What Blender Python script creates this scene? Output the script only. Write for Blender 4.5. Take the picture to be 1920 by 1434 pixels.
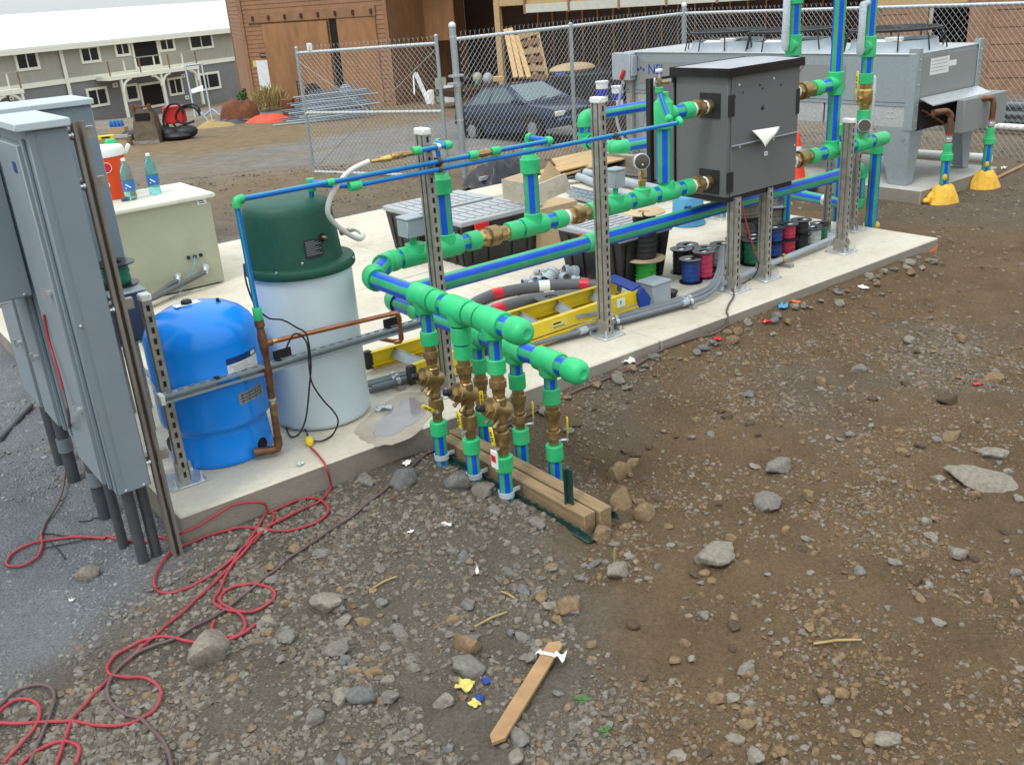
import bpy, math, random
import numpy as np
from mathutils import Vector as V, Matrix, noise
for o in list(bpy.data.objects): bpy.data.objects.remove(o)
SC=bpy.context.scene
R=math.radians
rng=random.Random(7)
nrng=np.random.default_rng(11)
# ------------------------------------------------------------------ camera, world, sun, exposure
F0,PIT,ROL,YAW,HC=1800.0,R(22.3),R(-4.17),R(53.7),2.0     # focal length in pixels of the 1920 wide picture
FW=V((math.cos(PIT)*math.cos(YAW),math.cos(PIT)*math.sin(YAW),-math.sin(PIT)))
_r0=V((math.sin(YAW),-math.cos(YAW),0)); _u0=_r0.cross(FW)
RT=_r0*math.cos(ROL)+_u0*math.sin(ROL); UP=-_r0*math.sin(ROL)+_u0*math.cos(ROL)
CAM=V((0,0,HC))
cd=bpy.data.cameras.new('camera'); co=bpy.data.objects.new('camera',cd); SC.collection.objects.link(co)
cd.sensor_width=36; cd.lens=36*F0/1920; cd.clip_end=2000; cd.clip_start=.05
co.matrix_world=Matrix(((RT.x,UP.x,-FW.x,0),(RT.y,UP.y,-FW.y,0),(RT.z,UP.z,-FW.z,HC),(0,0,0,1)))
SC.camera=co
SC.render.resolution_x=1024; SC.render.resolution_y=764
w=bpy.data.worlds.new('World'); SC.world=w; w.use_nodes=True
nt=w.node_tree; nt.nodes.clear()
sky=nt.nodes.new('ShaderNodeTexSky'); sky.sky_type='NISHITA'; sky.sun_disc=False
SUN_EL,SUN_AZ=R(58),R(200)      # azimuth measured counter-clockwise from +X to where the sun stands
sky.sun_elevation=SUN_EL; sky.sun_rotation=R(90)-SUN_AZ
sky.air_density=1.0; sky.dust_density=1.0; sky.ozone_density=1.0
hs=nt.nodes.new('ShaderNodeHueSaturation'); hs.inputs['Saturation'].default_value=.35
oc=nt.nodes.new('ShaderNodeMix'); oc.data_type='RGBA'; oc.inputs['Factor'].default_value=.8; 
# cloud cover over the clear sky: an overcast sky grows evenly brighter from the horizon to overhead
tcw=nt.nodes.new('ShaderNodeTexCoord'); sx=nt.nodes.new('ShaderNodeSeparateXYZ'); nt.links.new(tcw.outputs['Generated'],sx.inputs[0])
mrw=nt.nodes.new('ShaderNodeMapRange'); mrw.inputs['From Min'].default_value=0; mrw.inputs['From Max'].default_value=1; mrw.inputs['To Min'].default_value=7.6; mrw.inputs['To Max'].default_value=22.0; nt.links.new(sx.outputs['Z'],mrw.inputs['Value'])
cw=nt.nodes.new('ShaderNodeVectorMath'); cw.operation='SCALE'; cw.inputs[0].default_value=(.92,1.0,1.02); nt.links.new(mrw.outputs[0],cw.inputs['Scale']); nt.links.new(cw.outputs[0],oc.inputs['B'])
bg=nt.nodes.new('ShaderNodeBackground'); bg.inputs['Strength'].default_value=.12
wo=nt.nodes.new('ShaderNodeOutputWorld')
nt.links.new(sky.outputs[0],hs.inputs['Color']); nt.links.new(hs.outputs[0],oc.inputs['A']); nt.links.new(oc.outputs['Result'],bg.inputs[0]); nt.links.new(bg.outputs[0],wo.inputs[0])
sd=bpy.data.lights.new('sun','SUN'); sd.energy=1.5; sd.angle=R(12); sd.color=(1,.965,.91)
so=bpy.data.objects.new('sun',sd); SC.collection.objects.link(so)
so.rotation_euler=V((-math.cos(SUN_EL)*math.cos(SUN_AZ),-math.cos(SUN_EL)*math.sin(SUN_AZ),-math.sin(SUN_EL))).to_track_quat('-Z','Y').to_euler()
so.location=(0,0,20)
SC.view_settings.view_transform='Standard'; SC.view_settings.look='None'; SC.view_settings.gamma=1
SC.view_settings.exposure=-.10
SC.view_settings.use_curve_mapping=False
# ------------------------------------------------------------------ surveying: a picture point on a given plane of the place
def ray(px,py): return FW+RT*((px-960)/F0)-UP*((py-717)/F0)
def P(px,py,z=0.): d=ray(px,py); return CAM+d*((z-HC)/d.z)
def PX(px,py,x): d=ray(px,py); return CAM+d*(x/d.x)
def PY(px,py,y): d=ray(px,py); return CAM+d*(y/d.y)
def PD(px,py,z): return CAM+ray(px,py)*z
def sst(a,b,t): t=min(1,max(0,(t-a)/(b-a))); return t*t*(3-2*t)
CY,SY=math.cos(YAW),math.sin(YAW)
def gbase(x,y):
    u=CY*x+SY*y
    v=SY*x-CY*y
    z=-.13-1.3*sst(12.6,23,u)-.3*sst(23,40,u)-3.25*min(1,max(0,(u-34)/40))*sst(9,13.5,-v)+7.5*sst(170,400,math.hypot(x,y))
    # digging round the risers: spoil in front, hollow behind
    z+=-.10*math.exp(-(((x-2.75)/.42)**2+((y-3.15)/.5)**2))
    z+=.066*math.exp(-(((x-2.05)/.22)**2+((y-3.05)/.62)**2))
    z+=.03*math.exp(-(((x-.2)/1.2)**2+((y-2.2)/.8)**2))
    z+=.07*math.exp(-((y-3.74)/.15)**2)*sst(2.6,3.2,x)*(1-sst(6.6,7.2,x))
    return z
def onpad(x,y,m=0): return (.97-m<x<6.95+m and 3.79-m<y<8.61+m) or (8.36-m<x<9.80+m and 4.78-m<y<9.05+m)
def gz(x,y):
    z=gbase(x,y)
    u=abs(x)+abs(y)
    if u<60:
        n=noise.noise(V((x*.9,y*.9,3.1)))*.036+noise.noise(V((x*3.1,y*3.1,7.7)))*.024
        if u<16: n+=noise.noise(V((x*8,y*8,1.7)))*.011+noise.noise(V((x*20,y*20,5.2)))*.0045
        z+=n*(.35 if onpad(x,y,.25) else 1)
    else: z+=noise.noise(V((x*.15,y*.15,2)))*.15
    if onpad(x,y,.02): z=min(z,-.06)
    return z
def PG(px,py):
    d=ray(px,py); t=2.0
    for i in range(4000):
        p=CAM+d*t
        if p.z<gz(p.x,p.y): break
        t*=1.004
    a,b=t/1.004,t
    for i in range(14):
        m=(a+b)/2; p=CAM+d*m
        if p.z<gz(p.x,p.y): b=m
        else: a=m
    return CAM+d*b
def scl(p): return F0/((V(p)-CAM).dot(FW))     # picture pixels per metre at p
# ------------------------------------------------------------------ mesh building
class MB:
    def __init__(s): s.v=[]; s.f=[]; s.mi=[]; s.M=None
    def add(s,vs,fs,mi=0):
        k=len(s.v)
        if s.M is not None: vs=[s.M@V(q) for q in vs]
        s.v+=[tuple(q) for q in vs]
        for i,q in enumerate(fs):
            s.f.append(tuple(k+j for j in q)); s.mi.append(mi if isinstance(mi,int) else mi[i])
        return s
    def box(s,a,b,c=0.,mi=0):
        x0,y0,z0=a; x1,y1,z1=b
        if c<=0:
            vs=[(x,y,z) for x in(x0,x1) for y in(y0,y1) for z in(z0,z1)]
            return s.add(vs,[(0,1,3,2),(4,6,7,5),(0,4,5,1),(2,3,7,6),(0,2,6,4),(1,5,7,3)],mi)
        ce=V(((x0+x1)/2,(y0+y1)/2,(z0+z1)/2)); h=V(((x1-x0)/2,(y1-y0)/2,(z1-z0)/2)); c=min(c,min(h)*.95)
        vs=[];ix={}
        for sx in(-1,1):
            for sy in(-1,1):
                for sz in(-1,1):
                    for a_ in range(3):
                        d=[h.x-c,h.y-c,h.z-c]; d[a_]=h[a_]
                        ix[(sx,sy,sz,a_)]=len(vs); vs.append((ce.x+sx*d[0],ce.y+sy*d[1],ce.z+sz*d[2]))
        fs=[]
        for a_ in range(3):
            o=[i for i in range(3) if i!=a_]
            for sg in(-1,1):
                q=[]
                for s1,s2 in((-1,-1),(1,-1),(1,1),(-1,1)):
                    t=[0,0,0]; t[a_]=sg; t[o[0]]=s1; t[o[1]]=s2; q.append(ix[(*t,a_)])
                flip=(sg<0)^(a_==1)
                fs.append(tuple(reversed(q)) if flip else tuple(q))
        for a_ in range(3):
            o=[i for i in range(3) if i!=a_]
            for s1 in(-1,1):
                for s2 in(-1,1):
                    q=[]
                    for sg,oo in((-1,o[0]),(1,o[0]),(1,o[1]),(-1,o[1])):
                        t=[0,0,0]; t[a_]=sg; t[o[0]]=s1; t[o[1]]=s2; q.append(ix[(*t,oo)])
                    fs.append(tuple(q))
        for sx in(-1,1):
            for sy in(-1,1):
                for sz in(-1,1): fs.append(tuple(ix[(sx,sy,sz,a_)] for a_ in range(3)))
        # fix windings outward
        out=[]
        for q in fs:
            p=[V(vs[i]) for i in q]; n=(p[1]-p[0]).cross(p[2]-p[0]); m=sum(p,V())/len(p)-ce
            out.append(q if n.dot(m)>0 else tuple(reversed(q)))
        return s.add(vs,out,mi)
    def bar(s,p0,p1,wd,ht,up=(0,0,1),c=0,mi=0):
        p0=V(p0);p1=V(p1); d=(p1-p0); L=d.length; d.normalize(); up=V(up)
        if abs(d.dot(up))>.98: up=V((0,1,0))
        sx=d.cross(up).normalized(); uz=sx.cross(d)
        old=s.M; m=Matrix((( *d,0),(*sx,0),(*uz,0),(0,0,0,1))).transposed(); m.translation=p0
        s.M=(old@m) if old is not None else m
        s.box((0,-wd/2,-ht/2),(L,wd/2,ht/2),c,mi); s.M=old; return s
    def frame(s,d):
        d=V(d).normalized(); a=V((0,0,1)) if abs(d.z)<.9 else V((0,1,0))
        x=a.cross(d).normalized(); return x,d.cross(x)
    def cyl(s,p0,p1,r0,r1=None,n=16,cap=True,mi=0,pat=None,ph=0.):
        return s.loft([(p0,r0),(p1,r0 if r1 is None else r1)],n,cap,mi,pat,ph)
    def loft(s,st,n=16,cap=True,mi=0,pat=None,ph=0.):
        st=[(V(p),r) for p,r in st]; d=st[-1][0]-st[0][0]; x,y=s.frame(d)
        vs=[];fs=[];ms=[]
        for p,r in st:
            for i in range(n):
                a=2*math.pi*(i+ph)/n; vs.append(p+x*(r*math.cos(a))+y*(r*math.sin(a)))
        for k in range(len(st)-1):
            for i in range(n):
                j=(i+1)%n; fs.append((k*n+i,k*n+j,(k+1)*n+j,(k+1)*n+i)); ms.append(pat[i*len(pat)//n] if pat else mi)
        if cap:
            fs.append(tuple(range(n-1,-1,-1))); fs.append(tuple((len(st)-1)*n+i for i in range(n))); ms+=[mi,mi]
        return s.add(vs,fs,ms)
    def along(s,o,d,prof,n=16,cap=True,mi=0):
        o=V(o); d=V(d).normalized(); return s.loft([(o+d*t,r) for t,r in prof],n,cap,mi)
    def tube(s,pts,r,n=8,cap=True,mi=0,closed=False):
        pts=[V(p) for p in pts]; N=len(pts); vs=[];fs=[]
        t0=(pts[1]-pts[0]).normalized(); x,y=s.frame(t0)
        for k,p in enumerate(pts):
            a=pts[(k-1)%N] if closed or k>0 else p; b=pts[(k+1)%N] if closed or k<N-1 else p
            t=(b-a)
            if t.length<1e-9: t=t0
            t=t.normalized(); x=(x-t*x.dot(t)); x=x.normalized() if x.length>1e-6 else s.frame(t)[0]; y=t.cross(x)
            rr=r[k] if isinstance(r,(list,tuple)) else r
            for i in range(n):
                an=2*math.pi*i/n; vs.append(p+x*(rr*math.cos(an))+y*(rr*math.sin(an)))
        for k in range(N if closed else N-1):
            k2=(k+1)%N
            for i in range(n):
                j=(i+1)%n; fs.append((k*n+i,k*n+j,k2*n+j,k2*n+i))
        if cap and not closed:
            fs.append(tuple(range(n-1,-1,-1))); fs.append(tuple((N-1)*n+i for i in range(n)))
        return s.add(vs,fs,mi)
    def lathe(s,prof,n=32,o=(0,0,0),mi=0,a0=0,a1=None):
        o=V(o); full=a1 is None; vs=[];fs=[]; m=n if full else n+1
        for r,z in prof:
            for i in range(m):
                a=(2*math.pi*i/n) if full else a0+(a1-a0)*i/n
                vs.append(o+V((r*math.cos(a),r*math.sin(a),z)))
        for k in range(len(prof)-1):
            for i in range(n):
                j=(i+1)%m; fs.append((k*m+i,k*m+j,(k+1)*m+j,(k+1)*m+i))
        return s.add(vs,fs,mi)
    def prism(s,poly,ext,mi=0):
        n=len(poly); ext=V(ext); a=[V(p) for p in poly]; b=[p+ext for p in a]
        nr=V()
        for i in range(n): nr+=a[i].cross(a[(i+1)%n])
        if nr.dot(ext)>0: a,b=b,a
        fs=[tuple(range(n)),tuple(range(2*n-1,n-1,-1))]+[(i,n+i,n+(i+1)%n,(i+1)%n) for i in range(n)]
        return s.add(a+b,fs,mi)
    def sph(s,c,r,n=12,m=8,sc=(1,1,1),mi=0):
        c=V(c); vs=[];fs=[]
        for k in range(m+1):
            t=math.pi*k/m
            for i in range(n):
                a=2*math.pi*i/n; vs.append(c+V((r*sc[0]*math.sin(t)*math.cos(a),r*sc[1]*math.sin(t)*math.sin(a),r*sc[2]*math.cos(t))))
        for k in range(m):
            for i in range(n):
                j=(i+1)%n; fs.append((k*n+i,(k+1)*n+i,(k+1)*n+j,k*n+j))
        return s.add(vs,fs,mi)
    def sheet(s,fn,nu,nv,mi=0):
        vs=[fn(i/nu,j/nv) for j in range(nv+1) for i in range(nu+1)]
        fs=[(j*(nu+1)+i,j*(nu+1)+i+1,(j+1)*(nu+1)+i+1,(j+1)*(nu+1)+i) for j in range(nv) for i in range(nu)]
        return s.add(vs,fs,mi)
COL=SC.collection
WL={}
def mesh(name,mb,mats,off=V(),ang=38):
    me=bpy.data.meshes.new(name)
    me.from_pydata([(q[0]-off.x,q[1]-off.y,q[2]-off.z) for q in mb.v],[],mb.f)
    for m in (mats if isinstance(mats,(list,tuple)) else [mats]): me.materials.append(M[m] if isinstance(m,str) else m)
    if any(mb.mi): me.polygons.foreach_set('material_index',mb.mi)
    if ang:
        me.polygons.foreach_set('use_smooth',[True]*len(me.polygons)); me.update()
        try: me.set_sharp_from_angle(angle=R(ang))
        except Exception: pass
    me.update(); return me
def tag(o,label=None,cat=None,group=None,kind=None):
    if label: o['label']=label
    if cat: o['category']=cat
    if group: o['group']=group
    if kind: o['kind']=kind
    return o
def thing(name,label,cat,loc=(0,0,0),group=None,rz=0):
    o=bpy.data.objects.new(name,None); COL.objects.link(o); o.location=loc; o.empty_display_size=.1
    o.rotation_euler=(0,0,rz); WL[o.name]=V(loc); return tag(o,label,cat,group)
def part(name,mb,mats,parent,label=None,ang=38,kind=None):
    off=WL[parent.name]; o=bpy.data.objects.new(name,mesh(name,mb,mats,off,ang)); COL.objects.link(o)
    o.parent=parent; WL[o.name]=off
    return tag(o,label,None,None,kind)
def solo(name,mb,mats,label,cat,group=None,kind=None,ang=38,base=None):
    vs=mb.v; xs=[q[0] for q in vs];ys=[q[1] for q in vs];zs=[q[2] for q in vs]
    off=V(base) if base else V(((min(xs)+max(xs))/2,(min(ys)+max(ys))/2,min(zs)))
    o=bpy.data.objects.new(name,mesh(name,mb,mats,off,ang)); COL.objects.link(o); o.location=off; WL[o.name]=off
    return tag(o,label,cat,group,kind)
def struct(name,mb,mats,ang=38):
    o=bpy.data.objects.new(name,mesh(name,mb,mats,V(),ang)); COL.objects.link(o); o['kind']='structure'; WL[o.name]=V(); return o
def copy_tree(o,loc=None,rz=None,label=None,sc=None,parent=None):
    c=o.copy(); COL.objects.link(c)
    if parent: c.parent=parent
    if loc is not None: c.location=loc
    if rz is not None: c.rotation_euler=(0,0,rz)
    if label: c['label']=label
    if sc: c.scale=sc if hasattr(sc,'__len__') else (sc,)*3
    for ch in list(o.children): copy_tree(ch,parent=c)
    return c
def cr(pts,k=6,closed=False):
    pts=[V(p) for p in pts]; n=len(pts); out=[]
    for i in range(n if closed else n-1):
        g=(lambda j:pts[j%n]) if closed else (lambda j:pts[max(0,min(n-1,j))])
        a,b,c,d=g(i-1),g(i),g(i+1),g(i+2)
        for t in range(k):
            t/=k; out.append(.5*((2*b)+(c-a)*t+(2*a-5*b+4*c-d)*t*t+(3*b-a-3*c+d)*t**3))
    if not closed: out.append(pts[-1])
    return out
def text(s,size=.1,align='CENTER'):
    cu=bpy.data.curves.new('t','FONT'); cu.body=s; cu.size=size; cu.align_x=align; cu.align_y='CENTER'
    o=bpy.data.objects.new('t',cu); COL.objects.link(o); dg=bpy.context.evaluated_depsgraph_get()
    me=o.evaluated_get(dg).to_mesh(); vs=[v.co.copy() for v in me.vertices]; fs=[tuple(p.vertices) for p in me.polygons]
    o.evaluated_get(dg).to_mesh_clear(); bpy.data.objects.remove(o); bpy.data.curves.remove(cu)
    return vs,fs
def put_text(mb,s,o,right,up,size,mi=0):
    vs,fs=text(s,size); o=V(o);right=V(right).normalized();up=V(up).normalized()
    return mb.add([o+right*q.x+up*q.y for q in vs],fs,mi)
X,Y,Z=V((1,0,0)),V((0,1,0)),V((0,0,1))
# ------------------------------------------------------------------ materials
M={}
def nd(t,ty,**kw):
    n=t.nodes.new(ty)
    for k,v in kw.items(): setattr(n,k,v)
    return n
def mat(name,col,rough=.6,metal=0.,var=.15,vs=6.,bump=0.,bs=80.,dirt=None,da=.4,ds=3.,spec=.5,trans=0.,ior=1.45,sub=0.,vec='Object',coat=0.,stretch=(1,1,1),rv=.12):
    m=bpy.data.materials.new(name); m.use_nodes=True; t=m.node_tree; b=t.nodes['Principled BSDF']; L=t.links.new
    tc=nd(t,'ShaderNodeTexCoord'); mp=nd(t,'ShaderNodeMapping'); mp.inputs['Scale'].default_value=stretch
    L(tc.outputs[vec],mp.inputs['Vector'])
    n=nd(t,'ShaderNodeTexNoise'); n.inputs['Scale'].default_value=vs; n.inputs['Detail'].default_value=5; n.inputs['Roughness'].default_value=.62
    L(mp.outputs[0],n.inputs['Vector'])
    mr=nd(t,'ShaderNodeMapRange'); mr.inputs['From Min'].default_value=.3; mr.inputs['From Max'].default_value=.7
    mr.inputs['To Min'].default_value=1-var; mr.inputs['To Max'].default_value=1+var; L(n.outputs['Fac'],mr.inputs['Value'])
    mx=nd(t,'ShaderNodeVectorMath',operation='SCALE'); mx.inputs[0].default_value=col[:3]; L(mr.outputs[0],mx.inputs['Scale'])
    out=mx.outputs[0]
    if dirt:
        n2=nd(t,'ShaderNodeTexNoise'); n2.inputs['Scale'].default_value=ds; n2.inputs['Detail'].default_value=7; n2.inputs['Roughness'].default_value=.7; L(mp.outputs[0],n2.inputs['Vector'])
        r2=nd(t,'ShaderNodeMapRange'); r2.inputs['From Min'].default_value=.48; r2.inputs['From Max'].default_value=.72; r2.inputs['To Max'].default_value=da; L(n2.outputs['Fac'],r2.inputs['Value'])
        mm=nd(t,'ShaderNodeMix',data_type='RGBA'); L(r2.outputs[0],mm.inputs['Factor']); L(out,mm.inputs['A']); mm.inputs['B'].default_value=(*dirt,1); out=mm.outputs['Result']
    L(out,b.inputs['Base Color'])
    r3=nd(t,'ShaderNodeMapRange'); r3.inputs['To Min'].default_value=max(.03,rough-rv); r3.inputs['To Max'].default_value=min(1,rough+rv); L(n.outputs['Fac'],r3.inputs['Value']); L(r3.outputs[0],b.inputs['Roughness'])
    b.inputs['Metallic'].default_value=metal; b.inputs['Specular IOR Level'].default_value=spec
    b.inputs['Transmission Weight'].default_value=trans; b.inputs['IOR'].default_value=ior; b.inputs['Coat Weight'].default_value=coat
    if sub: b.inputs['Subsurface Weight'].default_value=sub; b.inputs['Subsurface Radius'].default_value=(.05,.05,.05)
    if bump:
        n4=nd(t,'ShaderNodeTexNoise'); n4.inputs['Scale'].default_value=bs; n4.inputs['Detail'].default_value=4; L(mp.outputs[0],n4.inputs['Vector'])
        bp=nd(t,'ShaderNodeBump'); bp.inputs['Strength'].default_value=bump; bp.inputs['Distance'].default_value=.01; L(n4.outputs['Fac'],bp.inputs['Height']); L(bp.outputs[0],b.inputs['Normal'])
    M[name]=m; return m
DUST=(.30,.26,.20)
mat('green',(.026,.49,.175),.45,var=.2,bump=.08,bs=260,dirt=(.20,.40,.24),da=.42,ds=11)
mat('greenpipe',(.04,.37,.17),.42,dirt=(.18,.36,.24),da=.38,ds=10)
mat('bluestripe',(.004,.080,.64),.42,var=.12,dirt=(.06,.14,.52),da=.4,ds=10)
mat('tubeblue',(.008,.15,.56),.35,var=.1,vs=20)
mat('bronze',(.37,.26,.12),.42,.85,var=.3,vs=25,bump=.12,bs=200,dirt=(.10,.06,.03),da=.6,ds=14)
mat('brass',(.55,.38,.13),.32,.9,var=.2,vs=25)
mat('copper',(.45,.19,.10),.33,.9,var=.3,vs=18,dirt=(.16,.08,.05),da=.7,ds=9)
mat('coppold',(.22,.11,.06),.5,.75,var=.35,vs=15,dirt=(.10,.07,.05),da=.8,ds=10)
mat('galv',(.35,.405,.43),.48,.55,var=.08,vs=30,bump=.03,bs=120)
mat('galvdull',(.36,.345,.305),.5,.45,var=.25,vs=22,dirt=(.16,.13,.10),da=.6,ds=7)
mat('galvbright',(.60,.63,.65),.35,.7,var=.12,vs=30)
mat('brownstrut',(.21,.185,.155),.65,.25,var=.3,vs=14,dirt=(.10,.07,.05),da=.6,ds=5,stretch=(1,1,.15))
mat('greypaint',(.195,.242,.275),.48,var=.06,vs=4,bump=.03,bs=500,dirt=(.24,.25,.24),da=.25,ds=6)
mat('greydoor',(.23,.275,.305),.46,var=.06,vs=4,bump=.03,bs=500,dirt=(.26,.26,.25),da=.3,ds=6)
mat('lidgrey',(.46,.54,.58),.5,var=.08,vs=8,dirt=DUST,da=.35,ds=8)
mat('boxdark',(.07,.08,.11),.5,var=.1)
mat('tan',(.36,.37,.27),.55,var=.05,vs=5,dirt=(.30,.28,.2),da=.3,ds=4)
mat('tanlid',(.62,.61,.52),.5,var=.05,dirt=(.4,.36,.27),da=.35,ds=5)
mat('whiteplastic',(.74,.74,.70),.45,var=.05)
mat('hosewhite',(.66,.65,.60),.4,var=.08)
mat('tankblue',(.004,.25,.86),.22,var=.07,vs=4,bump=.02,bs=150,dirt=(.05,.24,.62),da=.3,ds=4)
mat('polywhite',(.60,.69,.73),.42,var=.04,vs=3,sub=.25,bump=.03,bs=220)
mat('darkgreen',(.010,.075,.048),.55,var=.12,vs=40,bump=.08,bs=500)
mat('black',(.016,.016,.018),.5,var=.2)
mat('blackshine',(.012,.012,.014),.28,var=.2)
mat('hdpe',(.014,.014,.016),.42,var=.2,dirt=(.08,.075,.07),da=.35,ds=5)
mat('cord_black',(.018,.017,.018),.55)
mat('cord_red',(.36,.035,.05),.5,var=.25,vs=5,dirt=(.16,.06,.06),da=.55,ds=4)
mat('cord_dusty',(.12,.075,.075),.6,var=.25,vs=4,dirt=(.09,.08,.08),da=.7,ds=3)
mat('yellow',(.72,.52,.012),.42,var=.08,dirt=(.45,.36,.10),da=.35,ds=5)
mat('yellowlever',(.78,.60,.02),.4,var=.05)
mat('orange',(.80,.075,.012),.42,var=.06)
mat('orangenet',(.80,.06,.02),.5,var=.25,vs=9,bump=.8,bs=8)
mat('spray',(.9,.16,.03),.8,var=.2)
mat('red',(.55,.02,.02),.4,var=.1)
mat('redtape',(.55,.015,.03),.35,var=.15,vs=30)
mat('bottle',(.35,.86,.86),.06,var=.02,trans=.88,ior=1.33)
mat('waterblue',(.03,.16,.45),.35,var=.2,vs=40)
mat('heater',(.128,.134,.137),.52,var=.08,vs=120,bump=.05,bs=700)
mat('heaterlid',(.33,.34,.38),.42,var=.1)
mat('cardboard',(.44,.32,.19),.8,var=.1,vs=7,dirt=(.30,.21,.12),da=.4,ds=5)
mat('cardwhite',(.72,.68,.58),.75,var=.06,dirt=(.34,.27,.19),da=.7,ds=4)
mat('pine',(.50,.32,.14),.7,var=.22,vs=5,stretch=(.3,6,6))
mat('ply',(.50,.34,.17),.75,var=.25,vs=4,stretch=(.6,7,7),dirt=(.3,.2,.1),da=.4)
mat('timber',(.27,.18,.095),.8,var=.3,vs=7,stretch=(6,.5,6),dirt=(.11,.085,.06),da=.85,ds=6,bump=.3,bs=60)
mat('stake',(.34,.20,.095),.75,var=.2,vs=8,bump=.1,bs=80)
mat('tpost',(.012,.045,.036),.5,var=.3,dirt=(.10,.10,.08),da=.4,ds=20)
mat('pvc',(.155,.175,.20),.45,var=.12,vs=6,dirt=(.25,.24,.22),da=.35,ds=4)
mat('pvclight',(.34,.39,.43),.45,var=.1,vs=6)
mat('pvcdark',(.06,.065,.072),.5,var=.15,vs=5,dirt=(.2,.19,.17),da=.4,ds=4)
mat('conduitfoot',(.13,.13,.13),.6,var=.2,dirt=(.2,.19,.17),da=.5,ds=6)
mat('ducthose',(.095,.10,.105),.6,var=.1)
mat('totelid',(.36,.38,.40),.5,var=.06,dirt=(.42,.40,.36),da=.35,ds=5)
mat('tarp',(.02,.021,.026),.35,var=.3,bump=.3,bs=12)
mat('spoolwood',(.60,.45,.28),.7,var=.1,vs=5)
for nm,c in(('w_black',(.02,.02,.023)),('w_green',(.03,.36,.045)),('w_dkgreen',(.015,.16,.085)),('w_blue',(.012,.055,.24)),('w_red',(.50,.03,.07)),('w_pink',(.62,.05,.13)),('w_white',(.52,.53,.52)),('w_grey',(.26,.23,.185)),('w_navy',(.012,.02,.07))):
    mat(nm,c,.5,var=.25,vs=30)
mat('bucketblue',(.08,.30,.50),.45,var=.1,vs=14)
mat('link',(.40,.42,.43),.45,.5,var=.15)
mat('carblue',(.013,.028,.066),.32,.2,var=.15,coat=.3,dirt=(.05,.055,.08),da=.5,ds=2)
mat('carglass',(.06,.10,.12),.08,var=.1,spec=.8)
mat('tyre',(.015,.015,.015),.8)
mat('hub',(.30,.30,.31),.4,.5)
mat('headlamp',(.62,.62,.52),.15,var=.15,vs=40)
mat('siding',(.125,.122,.112),.7,var=.08,vs=1.5)
mat('trim',(.80,.78,.66),.6,var=.06)
mat('roofwhite',(.80,.80,.74),.5,var=.04)
mat('winglass',(.012,.016,.022),.1,var=.3)
mat('dark',(.010,.009,.008),.9)  # near black that paints the shade inside holes, wells and openings
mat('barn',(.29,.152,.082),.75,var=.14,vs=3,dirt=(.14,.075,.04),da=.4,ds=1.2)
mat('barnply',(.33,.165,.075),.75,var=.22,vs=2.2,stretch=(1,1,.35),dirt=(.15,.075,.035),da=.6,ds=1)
mat('barndark',(.055,.028,.016),.8,var=.3,vs=3)  # dark brown boards, with the shade of the bays put into the colour
mat('masonry',(.30,.165,.095),.85,var=.18,vs=5,bump=.2,bs=30,dirt=(.22,.13,.08),da=.4,ds=2)
mat('beamwhite',(.55,.55,.47),.7,var=.08)
mat('rustbrown',(.16,.055,.022),.75,var=.3,vs=4,bump=1.,bs=5,dirt=(.07,.03,.015),da=.6)
mat('bucketsteel',(.15,.115,.08),.7,.3,var=.35,vs=5,dirt=(.09,.05,.03),da=.7,ds=4)
mat('rebar',(.17,.20,.24),.55,.4,var=.2)
mat('leaf',(.05,.14,.03),.6,var=.4,vs=20)
mat('drygrass',(.34,.25,.10),.8,var=.3,vs=20)
mat('foam',(.72,.42,.05),.75,var=.2,vs=14,bump=.5,bs=30,dirt=(.5,.24,.02),da=.6,ds=9)
mat('paper',(.78,.77,.73),.7,var=.05)
mat('label',(.72,.73,.72),.5,var=.04)
mat('labelblue',(.01,.04,.20),.45,var=.05)
mat('labelgrey',(.24,.25,.25),.45,var=.1,vs=90)
mat('ink',(.02,.02,.025),.6)
mat('inkblue',(.015,.03,.35),.5)
mat('stationwhite',(.70,.72,.74),.5)
mat('clearwrap',(.70,.76,.80),.3,var=.1,vs=30,trans=.35)
mat('gaugeface',(.10,.085,.07),.25,.3,var=.2)
mat('scrapyellow',(.58,.50,.13),.6); mat('scrapblue',(.012,.05,.30),.5)
# ------------------------------------------------------------------ the ground
GA_,GB_=P(385,1000,-.13),P(0,1335,-.13)
def zone(x,y):
    # 0..1 weights: grey crushed rock, mixed gravel, rest brown dirt
    n=noise.noise(V((x*1.3,y*1.3,.3)))*.35+noise.noise(V((x*4,y*4,9)))*.12
    # left of the line from the pad corner to the lower left picture corner lies the grey crushed rock
    ax,ay,bx,by=GA_.x,GA_.y,GB_.x,GB_.y
    d=((x-ax)*(by-ay)-(y-ay)*(bx-ax))/math.hypot(bx-ax,by-ay)
    g=sst(-.22,.22,d+n*.5) if y<9 else 0
    d2=((x-2.25)*(1.2-2.75)-(y-2.75)*(1.15-2.25))/math.hypot(1.1,1.55)
    m=sst(-.30,.25,d2+n*.9)
    m=max(m,.75*sst(.1,.45,n+.25*math.sin(x*.9+y*1.4)))
    e=sst(7.3,8.6,x+n)*.75*(1 if y<6 else .6)
    return g,max(m,e)
CG,CM,CB=V((.198,.206,.222)),V((.146,.122,.096)),V((.158,.105,.059))
def gcol(x,y):
    g,m=zone(x,y); c=CB.lerp(CM,m).lerp(CG,g)
    if 2.2<x<3.6 and 2.4<y<3.8: c=c*(1-.25*math.exp(-(((x-2.8)/.45)**2+((y-3.2)/.5)**2)))     # soil colour darker in the dug hollow
    return c
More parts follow.
